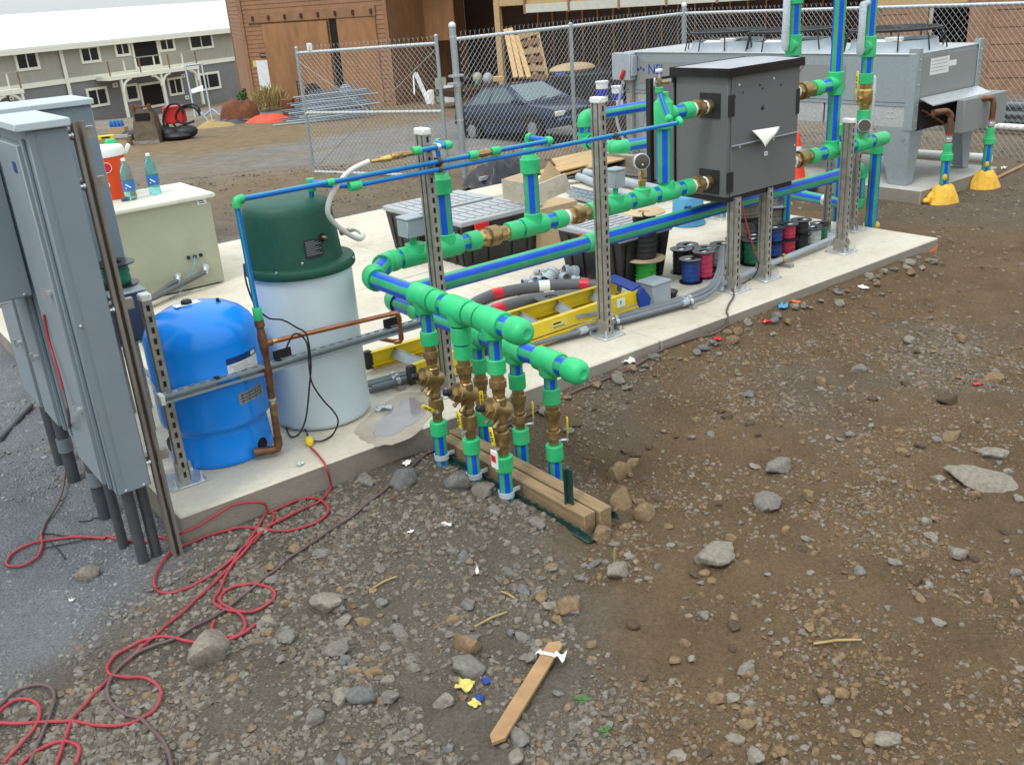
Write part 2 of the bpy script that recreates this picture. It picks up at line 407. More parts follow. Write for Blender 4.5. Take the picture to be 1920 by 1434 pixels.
def axis(lo,hi,st,far,gr):
    a=list(np.arange(lo,hi+1e-6,st)); s=st
    while a[-1]<far: s*=gr; a.append(a[-1]+s)
    s=st
    while a[0]>-far: s*=gr; a.insert(0,a[0]-s)
    return a
gx=axis(-1.0,7.4,.027,420,1.09); gy=axis(.7,4.1,.027,420,1.075)
vs=[(x,y,gz(x,y)) for y in gy for x in gx]
nx=len(gx); fs=[(j*nx+i,j*nx+i+1,(j+1)*nx+i+1,(j+1)*nx+i) for j in range(len(gy)-1) for i in range(nx-1)]
def groundmat():
    m=bpy.data.materials.new('ground'); m.use_nodes=True; t=m.node_tree; b=t.nodes['Principled BSDF']; L=t.links.new
    at=nd(t,'ShaderNodeAttribute',attribute_name='Col'); geo=nd(t,'ShaderNodeNewGeometry')
    def nz(sc,det=8,ro=.65,vec=None):
        n=nd(t,'ShaderNodeTexNoise'); n.inputs['Scale'].default_value=sc; n.inputs['Detail'].default_value=det; n.inputs['Roughness'].default_value=ro
        L(vec or geo.outputs['Position'],n.inputs['Vector']); return n.outputs['Fac']
    def mr(v,a,b_,c,d):
        r=nd(t,'ShaderNodeMapRange'); r.inputs['From Min'].default_value=a; r.inputs['From Max'].default_value=b_; r.inputs['To Min'].default_value=c; r.inputs['To Max'].default_value=d; L(v,r.inputs['Value']); return r.outputs[0]
    def mul(a,b_):
        q=nd(t,'ShaderNodeMath',operation='MULTIPLY'); L(a,q.inputs[0]); L(b_,q.inputs[1]); return q.outputs[0]
    # far yard: tan dirt with bluish grey gravel bands across the view
    mp=nd(t,'ShaderNodeMapping',vector_type='POINT'); mp.inputs['Rotation'].default_value=(0,0,R(40)); mp.inputs['Scale'].default_value=(.035,.17,.2)
    L(geo.outputs['Position'],mp.inputs['Vector'])
    band=mr(nz(1.0,5,.55,mp.outputs[0]),.42,.62,0,1)
    far=nd(t,'ShaderNodeMix',data_type='RGBA'); far.inputs['A'].default_value=(.225,.165,.100,1); far.inputs['B'].default_value=(.215,.215,.218,1); L(band,far.inputs['Factor'])
    dt=nd(t,'ShaderNodeVectorMath',operation='DOT_PRODUCT'); dt.inputs[1].default_value=(CY,SY,0); L(geo.outputs['Position'],dt.inputs[0])
    ff=mr(dt.outputs['Value'],9.5,13,0,1)
    mx=nd(t,'ShaderNodeMix',data_type='RGBA'); L(ff,mx.inputs['Factor']); L(at.outputs['Color'],mx.inputs['A']); L(far.outputs['Result'],mx.inputs['B'])
    v=mul(mr(nz(3,9,.7),.25,.75,.68,1.32),mr(nz(70,3,.7),.25,.75,.68,1.32))
    sc=nd(t,'ShaderNodeVectorMath',operation='SCALE'); L(mx.outputs['Result'],sc.inputs[0]); L(v,sc.inputs['Scale'])
    L(sc.outputs[0],b.inputs['Base Color']); b.inputs['Roughness'].default_value=.95; b.inputs['Specular IOR Level'].default_value=.2
    vo=nd(t,'ShaderNodeTexVoronoi'); vo.inputs['Scale'].default_value=75; L(geo.outputs['Position'],vo.inputs['Vector'])
    ad0=nd(t,'ShaderNodeMath',operation='ADD'); L(mul(vo.outputs['Distance'],mr(nz(2),.3,.7,-.4,-1.0)),ad0.inputs[0]); L(mul(nz(17,9,.72),mr(nz(1.5),.3,.7,1.2,2.6)),ad0.inputs[1])
    ad=nd(t,'ShaderNodeMath',operation='ADD'); L(ad0.outputs[0],ad.inputs[0]); L(nz(150,4),ad.inputs[1])
    bp=nd(t,'ShaderNodeBump'); bp.inputs['Strength'].default_value=1.; bp.inputs['Distance'].default_value=.014; L(ad.outputs[0],bp.inputs['Height']); L(bp.outputs[0],b.inputs['Normal'])
    M['ground']=m
groundmat()
me=bpy.data.meshes.new('ground'); me.from_pydata(vs,[],fs); me.materials.append(M['ground'])
ca=me.color_attributes.new('Col','FLOAT_COLOR','POINT')
cols=[]
for x,y,z in vs:
    if abs(x)<14 and -6<y<16: c=gcol(x,y)
    else: c=CB
    cols+=[c.x,c.y,c.z,1]
ca.data.foreach_set('color',cols)
me.polygons.foreach_set('use_smooth',[True]*len(me.polygons)); me.update()
go=bpy.data.objects.new('ground',me); COL.objects.link(go); go['kind']='structure'; WL['ground']=V()
# ------------------------------------------------------------------ concrete pads, panel by panel with open joints
def concmat(name,c,stain=True):
    m=mat(name,c,.85,var=.07,vs=30,bump=.25,bs=90,dirt=(c[0]*.72,c[1]*.67,c[2]*.58),da=.75,ds=1.3,spec=.3)
    t=m.node_tree; L=t.links.new; b=t.nodes['Principled BSDF']; src=b.inputs['Base Color'].links[0].from_socket
    geo=nd(t,'ShaderNodeNewGeometry')
    for sc,lo,hi,k,st in((7.,.56,.70,.55,(1,1,1)),(2.2,.60,.74,.6,(1,.25,1)),(120.,.62,.72,.75,(1,1,1)),(3.,.52,.70,1.12,(.4,1.6,1))):
        mp=nd(t,'ShaderNodeMapping'); mp.inputs['Scale'].default_value=st; mp.inputs['Rotation'].default_value=(0,0,sc); L(geo.outputs['Position'],mp.inputs['Vector'])
        n=nd(t,'ShaderNodeTexNoise'); n.inputs['Scale'].default_value=sc; n.inputs['Detail'].default_value=8; n.inputs['Roughness'].default_value=.7; L(mp.outputs[0],n.inputs['Vector'])
        r=nd(t,'ShaderNodeMapRange'); r.inputs['From Min'].default_value=lo; r.inputs['From Max'].default_value=hi; r.inputs['To Min'].default_value=1; r.inputs['To Max'].default_value=.4*k+.6 if k<1 else k; L(n.outputs['Fac'],r.inputs['Value'])
        s=nd(t,'ShaderNodeVectorMath',operation='SCALE'); L(src,s.inputs[0]); L(r.outputs[0],s.inputs['Scale']); src=s.outputs[0]
    L(src,b.inputs['Base Color']); return m
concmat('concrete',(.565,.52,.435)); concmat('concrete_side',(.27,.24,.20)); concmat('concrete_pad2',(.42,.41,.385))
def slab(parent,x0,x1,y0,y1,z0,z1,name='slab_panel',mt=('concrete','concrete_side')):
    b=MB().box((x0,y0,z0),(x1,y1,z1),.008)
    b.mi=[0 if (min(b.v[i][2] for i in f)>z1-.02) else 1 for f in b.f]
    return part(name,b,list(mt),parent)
pad=bpy.data.objects.new('concrete_pad',None); COL.objects.link(pad); pad['kind']='structure'; WL[pad.name]=V()
xs=[.97,3.905,6.95]; ys=[3.79,6.20,8.61]; j=.004
for a in range(2):
    for b_ in range(2):
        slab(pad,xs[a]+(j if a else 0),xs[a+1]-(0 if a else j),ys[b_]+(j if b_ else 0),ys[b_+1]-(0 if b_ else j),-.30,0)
pad2=bpy.data.objects.new('condenser_pad',None); COL.objects.link(pad2); pad2['kind']='structure'; WL[pad2.name]=V()
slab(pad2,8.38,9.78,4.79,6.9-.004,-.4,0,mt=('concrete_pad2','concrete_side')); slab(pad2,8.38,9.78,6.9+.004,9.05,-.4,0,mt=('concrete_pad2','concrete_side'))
# damp stain with a shallow film of water by the brine tank
mat('wet',(.25,.232,.235),.07,var=.12,vs=6); mat('dampedge',(.37,.325,.26),.45,var=.2,vs=5)
def blob(c,rx,ry,z,n=40,seed=1,rz=0):
    pts=[]
    for i in range(n):
        a=2*math.pi*i/n; r=1+.28*noise.noise(V((math.cos(a)*1.6+seed,math.sin(a)*1.6,seed)))+.10*noise.noise(V((math.cos(a)*5,math.sin(a)*5,seed)))
        dx,dy=rx*r*math.cos(a),ry*r*math.sin(a); pts.append((c[0]+dx*math.cos(rz)-dy*math.sin(rz),c[1]+dx*math.sin(rz)+dy*math.cos(rz),z))
    return pts
pw=P(752,782,0)
solo('wet_stain',MB().prism(blob(pw,.36,.17,.0012,seed=13,rz=R(35),n=70),(0,0,.0012)),'dampedge','brown damp halo spreading round the puddle by the white tank','puddle')
tag(solo('puddle',MB().prism(blob(pw,.25,.10,.0026,seed=3,rz=R(35),n=70),(0,0,.0012)),'wet','shallow wet puddle on the concrete beside the white brine tank','puddle'),kind=None)
pw=P(905,378,0)
mat('dampstain',(.33,.30,.255),.6,var=.15,vs=6)
tag(solo('damp_patch',MB().prism(blob(pw,.42,.10,.0025,seed=8,rz=R(5)),(0,0,.002)),'dampstain','damp grey patch drying on the back of the concrete pad','puddle'))
# ------------------------------------------------------------------ gravel (uncountable) and the stones one can pick out
ICO=[];_p=(1+5**.5)/2
for a in(-1,1):
    for b_ in(-_p,_p): ICO+=[(0,a,b_),(a,b_,0),(b_,0,a)]
ICO=np.array(ICO)/np.sqrt(1+_p*_p)
def hull_faces(v):
    n=len(v);F=[]
    for i in range(n):
        for j in range(i+1,n):
            for k in range(j+1,n):
                d=[np.linalg.norm(v[i]-v[j]),np.linalg.norm(v[j]-v[k]),np.linalg.norm(v[i]-v[k])]
                if max(d)<1.2:
                    nn=np.cross(v[j]-v[i],v[k]-v[i]); F.append((i,j,k) if nn@v[i]>0 else (i,k,j))
    return np.array(F)
ICF=hull_faces(ICO)
def gravel(name,label,n,fx,size):
    pts=[]; cnt=0
    pos=[];cols=[];
    while len(pos)<n and cnt<n*9:
        cnt+=1; q=fx()
        if q is None: continue
        x,y=q
        if onpad(x,y,.012): continue
        s=size(x,y)
        pos.append((x,y,gz(x,y)-s*.05,s))
        g,m=zone(x,y); c=gcol(x,y)
        k=nrng.uniform(.78,1.28); tt=nrng.random()
        c=c*k
        if tt<.30: c=c.lerp(V((.165,.152,.134))*k,.6)
        elif tt<.36 and g<.5: c=c.lerp(V((.19,.118,.06))*k,.7)
        elif tt<.47: c=c.lerp(V((.215,.20,.178)),.7)
        cols.append((c.x,c.y,c.z,1))
    pos=np.array(pos); N=len(pos)
    base=ICO[None]*nrng.uniform(.70,1.22,(N,12,1))
    sc=np.stack([nrng.uniform(.8,1.35,N),nrng.uniform(.65,1.1,N),nrng.uniform(.42,.85,N)],1)*pos[:,3:4]
    base=base*sc[:,None]
    a=nrng.uniform(0,6.283,N); b_=nrng.uniform(-.5,.5,N)
    ca,sa,cb,sb=np.cos(a),np.sin(a),np.cos(b_),np.sin(b_)
    x=base[...,0]; y=base[...,1]*cb[:,None]-base[...,2]*sb[:,None]; z=base[...,1]*sb[:,None]+base[...,2]*cb[:,None]
    Vv=np.stack([x*ca[:,None]-y*sa[:,None]+pos[:,0:1],x*sa[:,None]+y*ca[:,None]+pos[:,1:2],z+pos[:,2:3]],-1).reshape(-1,3)
    Ff=(ICF[None]+(np.arange(N)*12)[:,None,None]).reshape(-1,3)
    me=bpy.data.meshes.new(name); me.vertices.add(len(Vv)); me.vertices.foreach_set('co',Vv.astype(np.float32).ravel())
    me.loops.add(Ff.size); me.loops.foreach_set('vertex_index',Ff.astype(np.int32).ravel())
    me.polygons.add(len(Ff)); me.polygons.foreach_set('loop_start',np.arange(0,Ff.size,3,dtype=np.int32))
    me.update(); me.validate()
    ca_=me.color_attributes.new('Col','FLOAT_COLOR','POINT'); ca_.data.foreach_set('color',np.repeat(np.array(cols,dtype=np.float32),12,0).ravel())
    me.polygons.foreach_set('use_smooth',[True]*len(me.polygons)); me.set_sharp_from_angle(angle=R(48))
    me.materials.append(M['pebble']); o=bpy.data.objects.new(name,me); COL.objects.link(o); tag(o,label,'gravel',None,'stuff'); return o
def attrmat(name,attr=True,col=(1,1,1)):
    m=bpy.data.materials.new(name); m.use_nodes=True; t=m.node_tree; b=t.nodes['Principled BSDF']; L=t.links.new
    geo=nd(t,'ShaderNodeNewGeometry'); n=nd(t,'ShaderNodeTexNoise'); n.inputs['Scale'].default_value=55; n.inputs['Detail'].default_value=6; n.inputs['Roughness'].default_value=.7; L(geo.outputs['Position'],n.inputs['Vector'])
    r=nd(t,'ShaderNodeMapRange'); r.inputs['From Min'].default_value=.28; r.inputs['From Max'].default_value=.72; r.inputs['To Min'].default_value=.62; r.inputs['To Max'].default_value=1.38; L(n.outputs['Fac'],r.inputs['Value'])
    s=nd(t,'ShaderNodeVectorMath',operation='SCALE'); L(r.outputs[0],s.inputs['Scale'])
    if attr: a=nd(t,'ShaderNodeAttribute',attribute_name='Col'); L(a.outputs['Color'],s.inputs[0])
    else: s.inputs[0].default_value=col
    L(s.outputs[0],b.inputs['Base Color']); b.inputs['Roughness'].default_value=.9; b.inputs['Specular IOR Level'].default_value=.2
    bp=nd(t,'ShaderNodeBump'); bp.inputs['Strength'].default_value=.7; bp.inputs['Distance'].default_value=.006; L(n.outputs['Fac'],bp.inputs['Height']); L(bp.outputs[0],b.inputs['Normal'])
    M[name]=m
attrmat('pebble')
for nm,c in(('rockgrey',(.168,.153,.133)),('rockpale',(.215,.190,.155)),('rockbrown',(.195,.135,.078)),('rockdark',(.085,.058,.040)),('rockbluegrey',(.140,.137,.134))): attrmat(nm,False,c)
def fx_near():
    d=1.7+4.6*nrng.random()**.9; a=YAW+nrng.uniform(-.62,.62)*(1.35 if nrng.random()<.45 else 1); x,y=d*math.cos(a),d*math.sin(a)
    g,m=zone(x,y); cl=noise.noise(V((x*1.7,y*1.7,4)))+.7*noise.noise(V((x*5.3,y*5.3,6)))
    if nrng.random()>(.40 if g>.5 else .28+.12*m)+cl*.75: return None
    return x,y
def sz_near(x,y):
    g,m=zone(x,y); return (.0030+.0155*nrng.random()**4.6)*(.60 if g>.5 else .85+.25*m)
def fx_far():
    d=5.2+9.5*nrng.random(); a=YAW+nrng.uniform(-.8,.62); x,y=d*math.cos(a),d*math.sin(a)
    if nrng.random()>.62+noise.noise(V((x,y,4)))*.7: return None
    return x,y
gravel('gravel','loose gravel strewn over the dirt in front of the pad',80000,fx_near,sz_near)
gravel('gravel','coarse loose gravel on the dirt behind and right of the pad',15000,fx_far,lambda x,y:.006+.018*nrng.random()**3)
# stone shapes
def rockmesh(name,seed,mt,fl=.7):
    b=MB(); r=random.Random(seed); n=1
    import bmesh
    bm=bmesh.new(); bmesh.ops.create_icosphere(bm,subdivisions=3,radius=1)
    cuts=[]
    for k in range(7):
        d=V((r.gauss(0,1),r.gauss(0,1),r.gauss(0,1))).normalized(); cuts.append((d,r.uniform(.55,.82)))
    for v in bm.verts:
        p=v.co.copy(); p*=1+.30*noise.noise(p*1.3+V((seed*3.1,0,0)))
        for d,h in cuts:
            k=p.dot(d)-h
            if k>0: p-=d*k*.86
        p*=1+.07*noise.noise(p*4+V((seed,2,0)))+.045*noise.noise(p*11+V((seed,5,0))); v.co=V((p.x*1.15,p.y*.9,p.z*fl))
    me=bpy.data.meshes.new(name); bm.to_mesh(me); bm.free(); me.materials.append(M[mt])
    me.polygons.foreach_set('use_smooth',[True]*len(me.polygons)); me.set_sharp_from_angle(angle=R(40)); return me
RM={}
for mt in('rockgrey','rockpale','rockbrown','rockdark','rockbluegrey'):
    RM[mt]=[rockmesh('stone_'+mt,k*7+len(mt),mt,.62+.1*k) for k in range(3)]
def stone(px,py,w,mt,label,group=None,name='stone',fl=1.,k=None,rz=None,sink=.42):
    p=PG(px,py); s=w/scl(p)/2
    o=bpy.data.objects.new(name,RM[mt][rng.randrange(3) if k is None else k]); COL.objects.link(o)
    o.location=p+Z*(s*.62*fl*(1-sink)-s*.12); o.scale=(s*.92,s*.92,s*.92*fl); o.rotation_euler=(rng.uniform(-.25,.25),rng.uniform(-.25,.25),rng.uniform(0,6.3) if rz is None else rz)
    return tag(o,label,'stone',group)
for a in [
 (398,1228,88,'rockpale','big pale angular rock sitting on the red extension cord',1.15),
 (1098,1068,0,'',''),
 (1068,1142,54,'rockbrown','round tan stone left of the trampled brown dirt, largest of its cluster',1.),
 (1018,1120,34,'rockbrown','smaller tan stone just left of the round tan stone',1.),
 (1158,1078,50,'rockpale','upright pale brown rock with a straw standing on it',1.3),
 (1340,1045,92,'rockpale','wide pale weathered rock half buried in the middle dirt',.8),
 (1210,968,56,'rockbrown','blocky tan stone right of the timber end',1.),
 (1168,945,60,'rockbrown','pale tan wedge stone touching the blocky one by the timbers',1.15),
 (1126,1008,50,'rockbrown','smooth brown boulder just in front of the timber end',1.1),
 (1160,890,58,'rockbrown','sandy pointed stone at the edge of the dug hollow',.9),
 (1460,882,50,'rockgrey','upright grey stone in the middle of the dirt',1.2),
 (1440,945,64,'rockgrey','flat dusty grey stone below the upright grey stone',.8),
 (1516,935,32,'rockbrown','small square brown stone right of the flat dusty stone',1.2),
 (1775,755,44,'rockdark','dark reddish brown lump on the right',1.1),
 (1858,715,48,'rockbrown','smooth brown stone by the red scrap on the far right',.8),
 (1842,905,120,'rockpale','long flat pale slab stone at the right edge',.5),
 (1798,1040,46,'rockpale','single pale flat stone lying alone on the right dirt',.7),
 (876,1215,58,'rockbrown','tan rounded rock above the grey rock by the yellow scraps',1.),
 (880,1255,66,'rockgrey','grey rock directly above the yellow scraps',1.),
 (632,1222,52,'rockgrey','round grey stone right of the big pale rock',1.05),
 (536,1198,42,'rockgrey','grey pitted stone between the big pale rock and the round one',1.),
 (612,1132,70,'rockpale','broad pale dusty stone left of centre',.85),
 (165,1083,46,'rockpale','lone pale knobbly stone on the grey gravel',1.05),
 (592,1350,46,'rockgrey','pale grey stone near the bottom left of the stones',.9),
 (676,1312,58,'rockbluegrey','dark grey angular stone beside a paler one',1.),
 (640,1308,42,'rockpale','paler stone leaning on the dark grey angular one',.9),
 (730,1310,42,'rockgrey','grey stone right of the dark angular one',1.),
 (832,1318,40,'rockpale','pale blocky stone left of the yellow scraps',1.),
 (972,1388,46,'rockgrey','grey stone under the lower end of the wooden stake',.9),
 (965,1425,44,'rockpale','pale round stone at the bottom edge by the stake',.9),
 (708,1262,30,'rockbrown','small rusty stone near the centre left',.9),
 (1345,1312,42,'rockbrown','brown flat stone in the lower middle right',.8),
 (1400,1340,34,'rockbrown','orange brown stone in the lower right cluster',1.),
 (1660,1390,50,'rockpale','pale grey stone at the lower right gravel patch',.9),
 (1415,1420,40,'rockpale','pale grey stone at the bottom edge right of centre',.9),
 (1460,1410,38,'rockbrown','brown stone beside the pale one at the bottom edge',.9),
 (1403,742,30,'rockbluegrey','dark grey flat stone in the upper middle dirt',.8),
 (1540,720,28,'rockbrown','brown squarish stone in the upper right dirt',1.1),
 (1610,695,30,'rockgrey','grey brown stone in the upper right dirt',.9),
 (1705,640,30,'rockpale','pale stone among rubble on the far right',.8),
 (1802,638,28,'rockbrown','sandy stone on the far right rubble',.9),
 (1862,850,52,'rockpale','low pale stone near the right edge above the slab',.6),
 (1785,820,40,'rockbrown','brown stone near the right edge above the slab',.7),
 (1185,870,30,'rockbrown','small tan stone on the rim of the dug hollow',.9),
 (760,905,64,'rockbluegrey','grey clod of earth beside the leftmost riser pipe',1.1),
 (855,912,56,'rockbluegrey','earth clod between the first two riser pipes',1.1),
 (905,925,50,'rockgrey','round grey stone left of the third riser pipe',1.1),
 (690,905,40,'rockgrey','grey stone beside the pad edge left of the risers',1.),
 (930,960,30,'rockgrey','small grey stone at the foot of the third riser',1.),
 (1010,985,40,'rockgrey','grey clod in front of the green steel rail',.9),
 (555,1030,32,'rockbrown','reddish small stone beside the dusty black cord',.9),
 (605,1040,34,'rockgrey','dull grey stone right of the dusty black cord',.9)]:
    if a[2]: stone(a[0],a[1],a[2],a[3],a[4],fl=a[5])
# further fist sized stones, scattered
k=0
while k<240:
    px,py=rng.uniform(430,1915),rng.uniform(640,1430)
    q=P(px,py,-.13)
    if onpad(q.x,q.y,.05) or (2.05<q.x<2.6 and 2.6<q.y<3.7): continue
    if rng.random()>.45+noise.noise(V((q.x*1.4,q.y*1.4,2)))*1.1: continue
    near=px<1150 and py>950
    mt=rng.choice(['rockgrey','rockgrey','rockpale','rockbrown','rockbluegrey'] if near else ['rockgrey','rockbrown','rockbrown','rockpale','rockdark'])
    col={'rockgrey':'grey','rockpale':'pale','rockbrown':'brown','rockbluegrey':'dark grey','rockdark':'dark brown'}[mt]
    stone(px,py,rng.uniform(13,31)*(.7+.5*(py-600)/800),mt,'small loose %s stone, one of many on the dirt in front of the pad'%col,'small loose stones on the dirt',fl=rng.uniform(.7,1.1)); k+=1
# rubble lined up along the foot of the pad
for i in range(55):
    x=rng.uniform(2.75,6.8); y=3.72-abs(rng.gauss(0,.07)); q=V((x,y,gz(x,y))); s=rng.uniform(.018,.045)
    mt=rng.choice(['rockgrey','rockbluegrey','rockbrown','rockpale'])
    o=bpy.data.objects.new('stone',RM[mt][i%3]); COL.objects.link(o); o.location=q+Z*s*.3; o.scale=(s,s,s*.85); o.rotation_euler=(.2,.1,rng.uniform(0,6))
    tag(o,'rubble stone heaped against the front edge of the concrete pad','stone','rubble along the pad edge')
# ------------------------------------------------------------------ green and blue pipework
PAT=[1,1,1,0,0,0]*4
def pipe(pa,p0,p1,r=.043,ph=0.):
    return part('pipe',MB().cyl(p0,p1,r,n=24,pat=PAT,ph=ph),['greenpipe','bluestripe'],pa)
def collar(pa,p0,p1,r,name='socket',mt='green'):
    p0=V(p0);p1=V(p1);L=(p1-p0).length; c=min(.006,L*.2)
    return part(name,MB().along(p0,p1-p0,[(0,r*.9),(0,r-.0035),(c*.6,r),(L-c*.6,r),(L,r-.0035),(L,r*.9)],24),mt,pa)
def tee(pa,c,ax,L,r,br=None,bl=.06,brr=None,name='tee'):
    c=V(c);ax=V(ax).normalized(); b=MB()
    b.along(c-ax*L/2,ax,[(0,r*.85),(0,r-.004),(.004,r),(L-.004,r),(L,r-.004),(L,r*.85)],24)
    if br is not None:
        br=V(br).normalized(); q=brr or r*.85
        b.along(c+br*(r*.35),br,[(0,r*.98),(r*.75,r*.90),(r*.9,q),(bl-r*.35-.004,q),(bl-r*.35,q-.004)],24)
        if q<r*.5: b.along(c+br*(r*.8),br,[(0,q*1.5),(r*.35,q*1.5),(r*.4,q)],16)
    return part(name,b,'green',pa)
def elbow(pa,c,d1,d2,r,L,name='elbow',bulge=1.):
    c=V(c);d1=V(d1).normalized();d2=V(d2).normalized(); a=c+d1*L;e=c+d2*L; k=L*.62; pts=[a,c+d1*k]
    for i in range(1,7):
        t=i/7; pts.append((c+d1*k)*(1-t)**2+c*(2*t*(1-t))*1.0+(c+d2*k)*t*t)
    pts+=[c+d2*k,e]
    b=MB().tube(pts,r*bulge,24)
    b.along(a-d1*.03,d1,[(0,r*1.0),(.002,r*1.06),(.03,r*1.06),(.03,r*.9)],24)
    b.along(e-d2*.03,d2,[(0,r*1.0),(.002,r*1.06),(.03,r*1.06),(.03,r*.9)],24)
    return part(name,b,'green',pa)
def endcap(pa,p,d,r):
    return part('end_cap',MB().along(p,d,[(0,r*.8),(0,r*.97),(.006,r),(r*.95,r),(r*1.25,r*.94),(r*1.5,r*.80),(r*1.66,r*.60),(r*1.70,r*.40),(r*1.66,r*.32),(r*1.65,0.001)],28),'green',pa)
def union(pa,p0,p1,r,name='union',tape=(0,0)):
    p0=V(p0);p1=V(p1);d=(p1-p0);L=d.length;d.normalize(); b=MB()
    b.along(p0,d,[(0,r*.72),(L*.16,r*.72)],20,mi=1)
    b.along(p0+d*L*.12,d,[(0,r*.80),(L*.02,r*.86),(L*.18,r*.86),(L*.2,r*.8)],6)
    b.along(p0+d*L*.30,d,[(0,r*.85),(L*.02,r),(L*.30,r),(L*.32,r*.92),(L*.36,r*.80)],24)
    b.along(p0+d*L*.62,d,[(0,r*.82),(L*.06,r*.84),(L*.10,r*.78),(L*.24,r*.78)],8)
    b.along(p0+d*L*.84,d,[(0,r*.70),(L*.16,r*.70)],20,mi=1)
    o=part(name,b,['bronze','brass'],pa)
    for k,t in enumerate(tape):
        if t: q=p0+d*(0 if k==0 else L); s=1 if k==0 else -1; part('tape_wrap',MB().along(q-d*.004,d*s,[(0,r*.70),(.004,r*.77),(.017,r*.78),(.022,r*.72)],20),'whiteplastic',o)
    return o
def lever(pa,c,sd,ld,L=.115,stem=.055):
    c=V(c);sd=V(sd).normalized();ld=V(ld).normalized(); e=c+sd*stem
    o=part('lever',MB().bar(e-ld*.01,e+ld*(L*.45),.012,.004,up=sd).cyl(c,e+sd*.004,.006,n=8),'galvbright',pa)
    g=MB().bar(e+ld*(L*.22)+sd*.003,e+ld*L+sd*.003,.020,.008,up=sd,c=.0035)
    h=part('grip',g,'yellowlever',o)
    k=MB()
    for t in(.42,.52,.66,.76): k.bar(e+ld*(L*t)+sd*.0085,e+ld*(L*t+L*.05)+sd*.0085,.009,.0012,up=sd)
    part('grip_mark',k,'ink',o); return o
# --- supply manifold: header towards the viewer, three valved risers, long run to the heater
UZ,HX,UY=.737,2.17,4.25
sm=thing('supply_manifold','green and blue upper pipe manifold with bronze valves running to the dark heater','pipe manifold',(HX,3.055,-.13))
for y0,y1 in((4.0,3.66),(3.50,3.365),(3.24,3.12),(2.99,2.905)): pipe(sm,(HX,y0,UZ),(HX,y1,UZ))
for i,y in enumerate((3.57,3.30,3.055)): tee(sm,(HX,y,UZ),-Y,.150,.057,-Z,.075,.038)
for y in(3.45,3.18): collar(sm,(HX,y-.035,UZ),(HX,y+.035,UZ),.053)
endcap(sm,(HX,2.925,UZ),-Y,.056)
elbow(sm,(HX,4.05,UZ),-Y,(1,1,0),.053,.06)
d45=V((1,1,0)).normalized(); ce=V((HX+.20,UY,UZ))
pipe(sm,V((HX,4.05,UZ))+d45*.04,ce-d45*.04)
elbow(sm,ce,-d45,X,.053,.06)
def riser(pa,x,y,z0,zs,front):
    zc0,zc1,zu1,zv0,zv1,zb0,zb1,zg=zs
    pipe(pa,(x,y,z0),(x,y,zc0-.004),.0305); collar(pa,(x,y,zc0),(x,y,zc1),.0405)
    union(pa,(x,y,zc1+.004),(x,y,zu1),.037)
    if front:
        b=MB().along((x,y,zv0),-Z,[(0,.026),(.006,.031),(zv0-zv1-.006,.031),(zv0-zv1,.026)],20)
        d=V((-.93,.06,.36)).normalized(); c=V((x,y,(zv0+zv1)/2))
        b.along(c+V((.045,0,-.012)),d,[(0,.018),(.006,.036),(.075,.038),(.08,.046),(.098,.046),(.10,.042),(.112,.041)],24)
        b.along(c+d*.066,d,[(0,.034),(.012,.034),(.016,.024),(.024,.024)],6)
        b.along(c+V((-.02,-.012,-.035)),V((-.7,-.2,-.55)),[(0,.009),(.03,.009),(.03,.012),(.045,.012)],8)
        b.along(c+V((-.03,.012,-.02)),V((-.7,.3,-.6)),[(0,.008),(.03,.008),(.03,.011),(.042,.011)],8)
        v=part('balancing_valve',b,'bronze',pa)
        part('valve_knob',MB().along(c+d*.088,d,[(0,.013),(.004,.016),(.03,.015),(.034,.011)],12),'black',v)
    b=MB(); zz=zv1 if front else zu1; L=zz-zb0-.004
    b.along((x,y,zz),-Z,[(0,.024),(.004,.027),(L*.18,.027),(L*.2,.022)],8)
    b.along((x,y,zz-L*.2),-Z,[(0,.022),(L*.05,.034),(L*.42,.037),(L*.46,.030),(L*.50,.030)],24)
    b.along((x,y,zz-L*.5),-Z,[(0,.031),(L*.18,.031),(L*.2,.024)],8)
    b.along((x,y,zz-L*.7),-Z,[(0,.024),(L*.30,.023)],20)
    bv=part('ball_valve',b,'bronze',pa)
    collar(pa,(x,y,zb0),(x,y,zb1),.0405); pipe(pa,(x,y,zb1+.004),(x,y,zg),.0305)
    return bv
ST=(.578,.512,.405,.402,.278,.125,.053,-.32)
for i,y in enumerate((3.57,3.30,3.055)):
    if i==1:
        collar(sm,(HX,y,.662),(HX,y,.585),.046)
    bv=riser(sm,HX,y,.69,ST,True)
    if i==0: lever(bv,(HX,y,.19),(-.5,-.85,0),(-.5,.15,.38),.085,.05)
    else: lever(bv,(HX,y,.175),(-.9,-.35,0),(-.1,.05,1),.115,.06)
tg=MB().box((HX-.095,2.975,.12),(HX-.088,3.015,.20)); part('paper_tag',tg,'paper',sm)
part('tag_barcode',MB().box((HX-.097,2.98,.15),(HX-.0951,3.01,.18)),'red',sm)
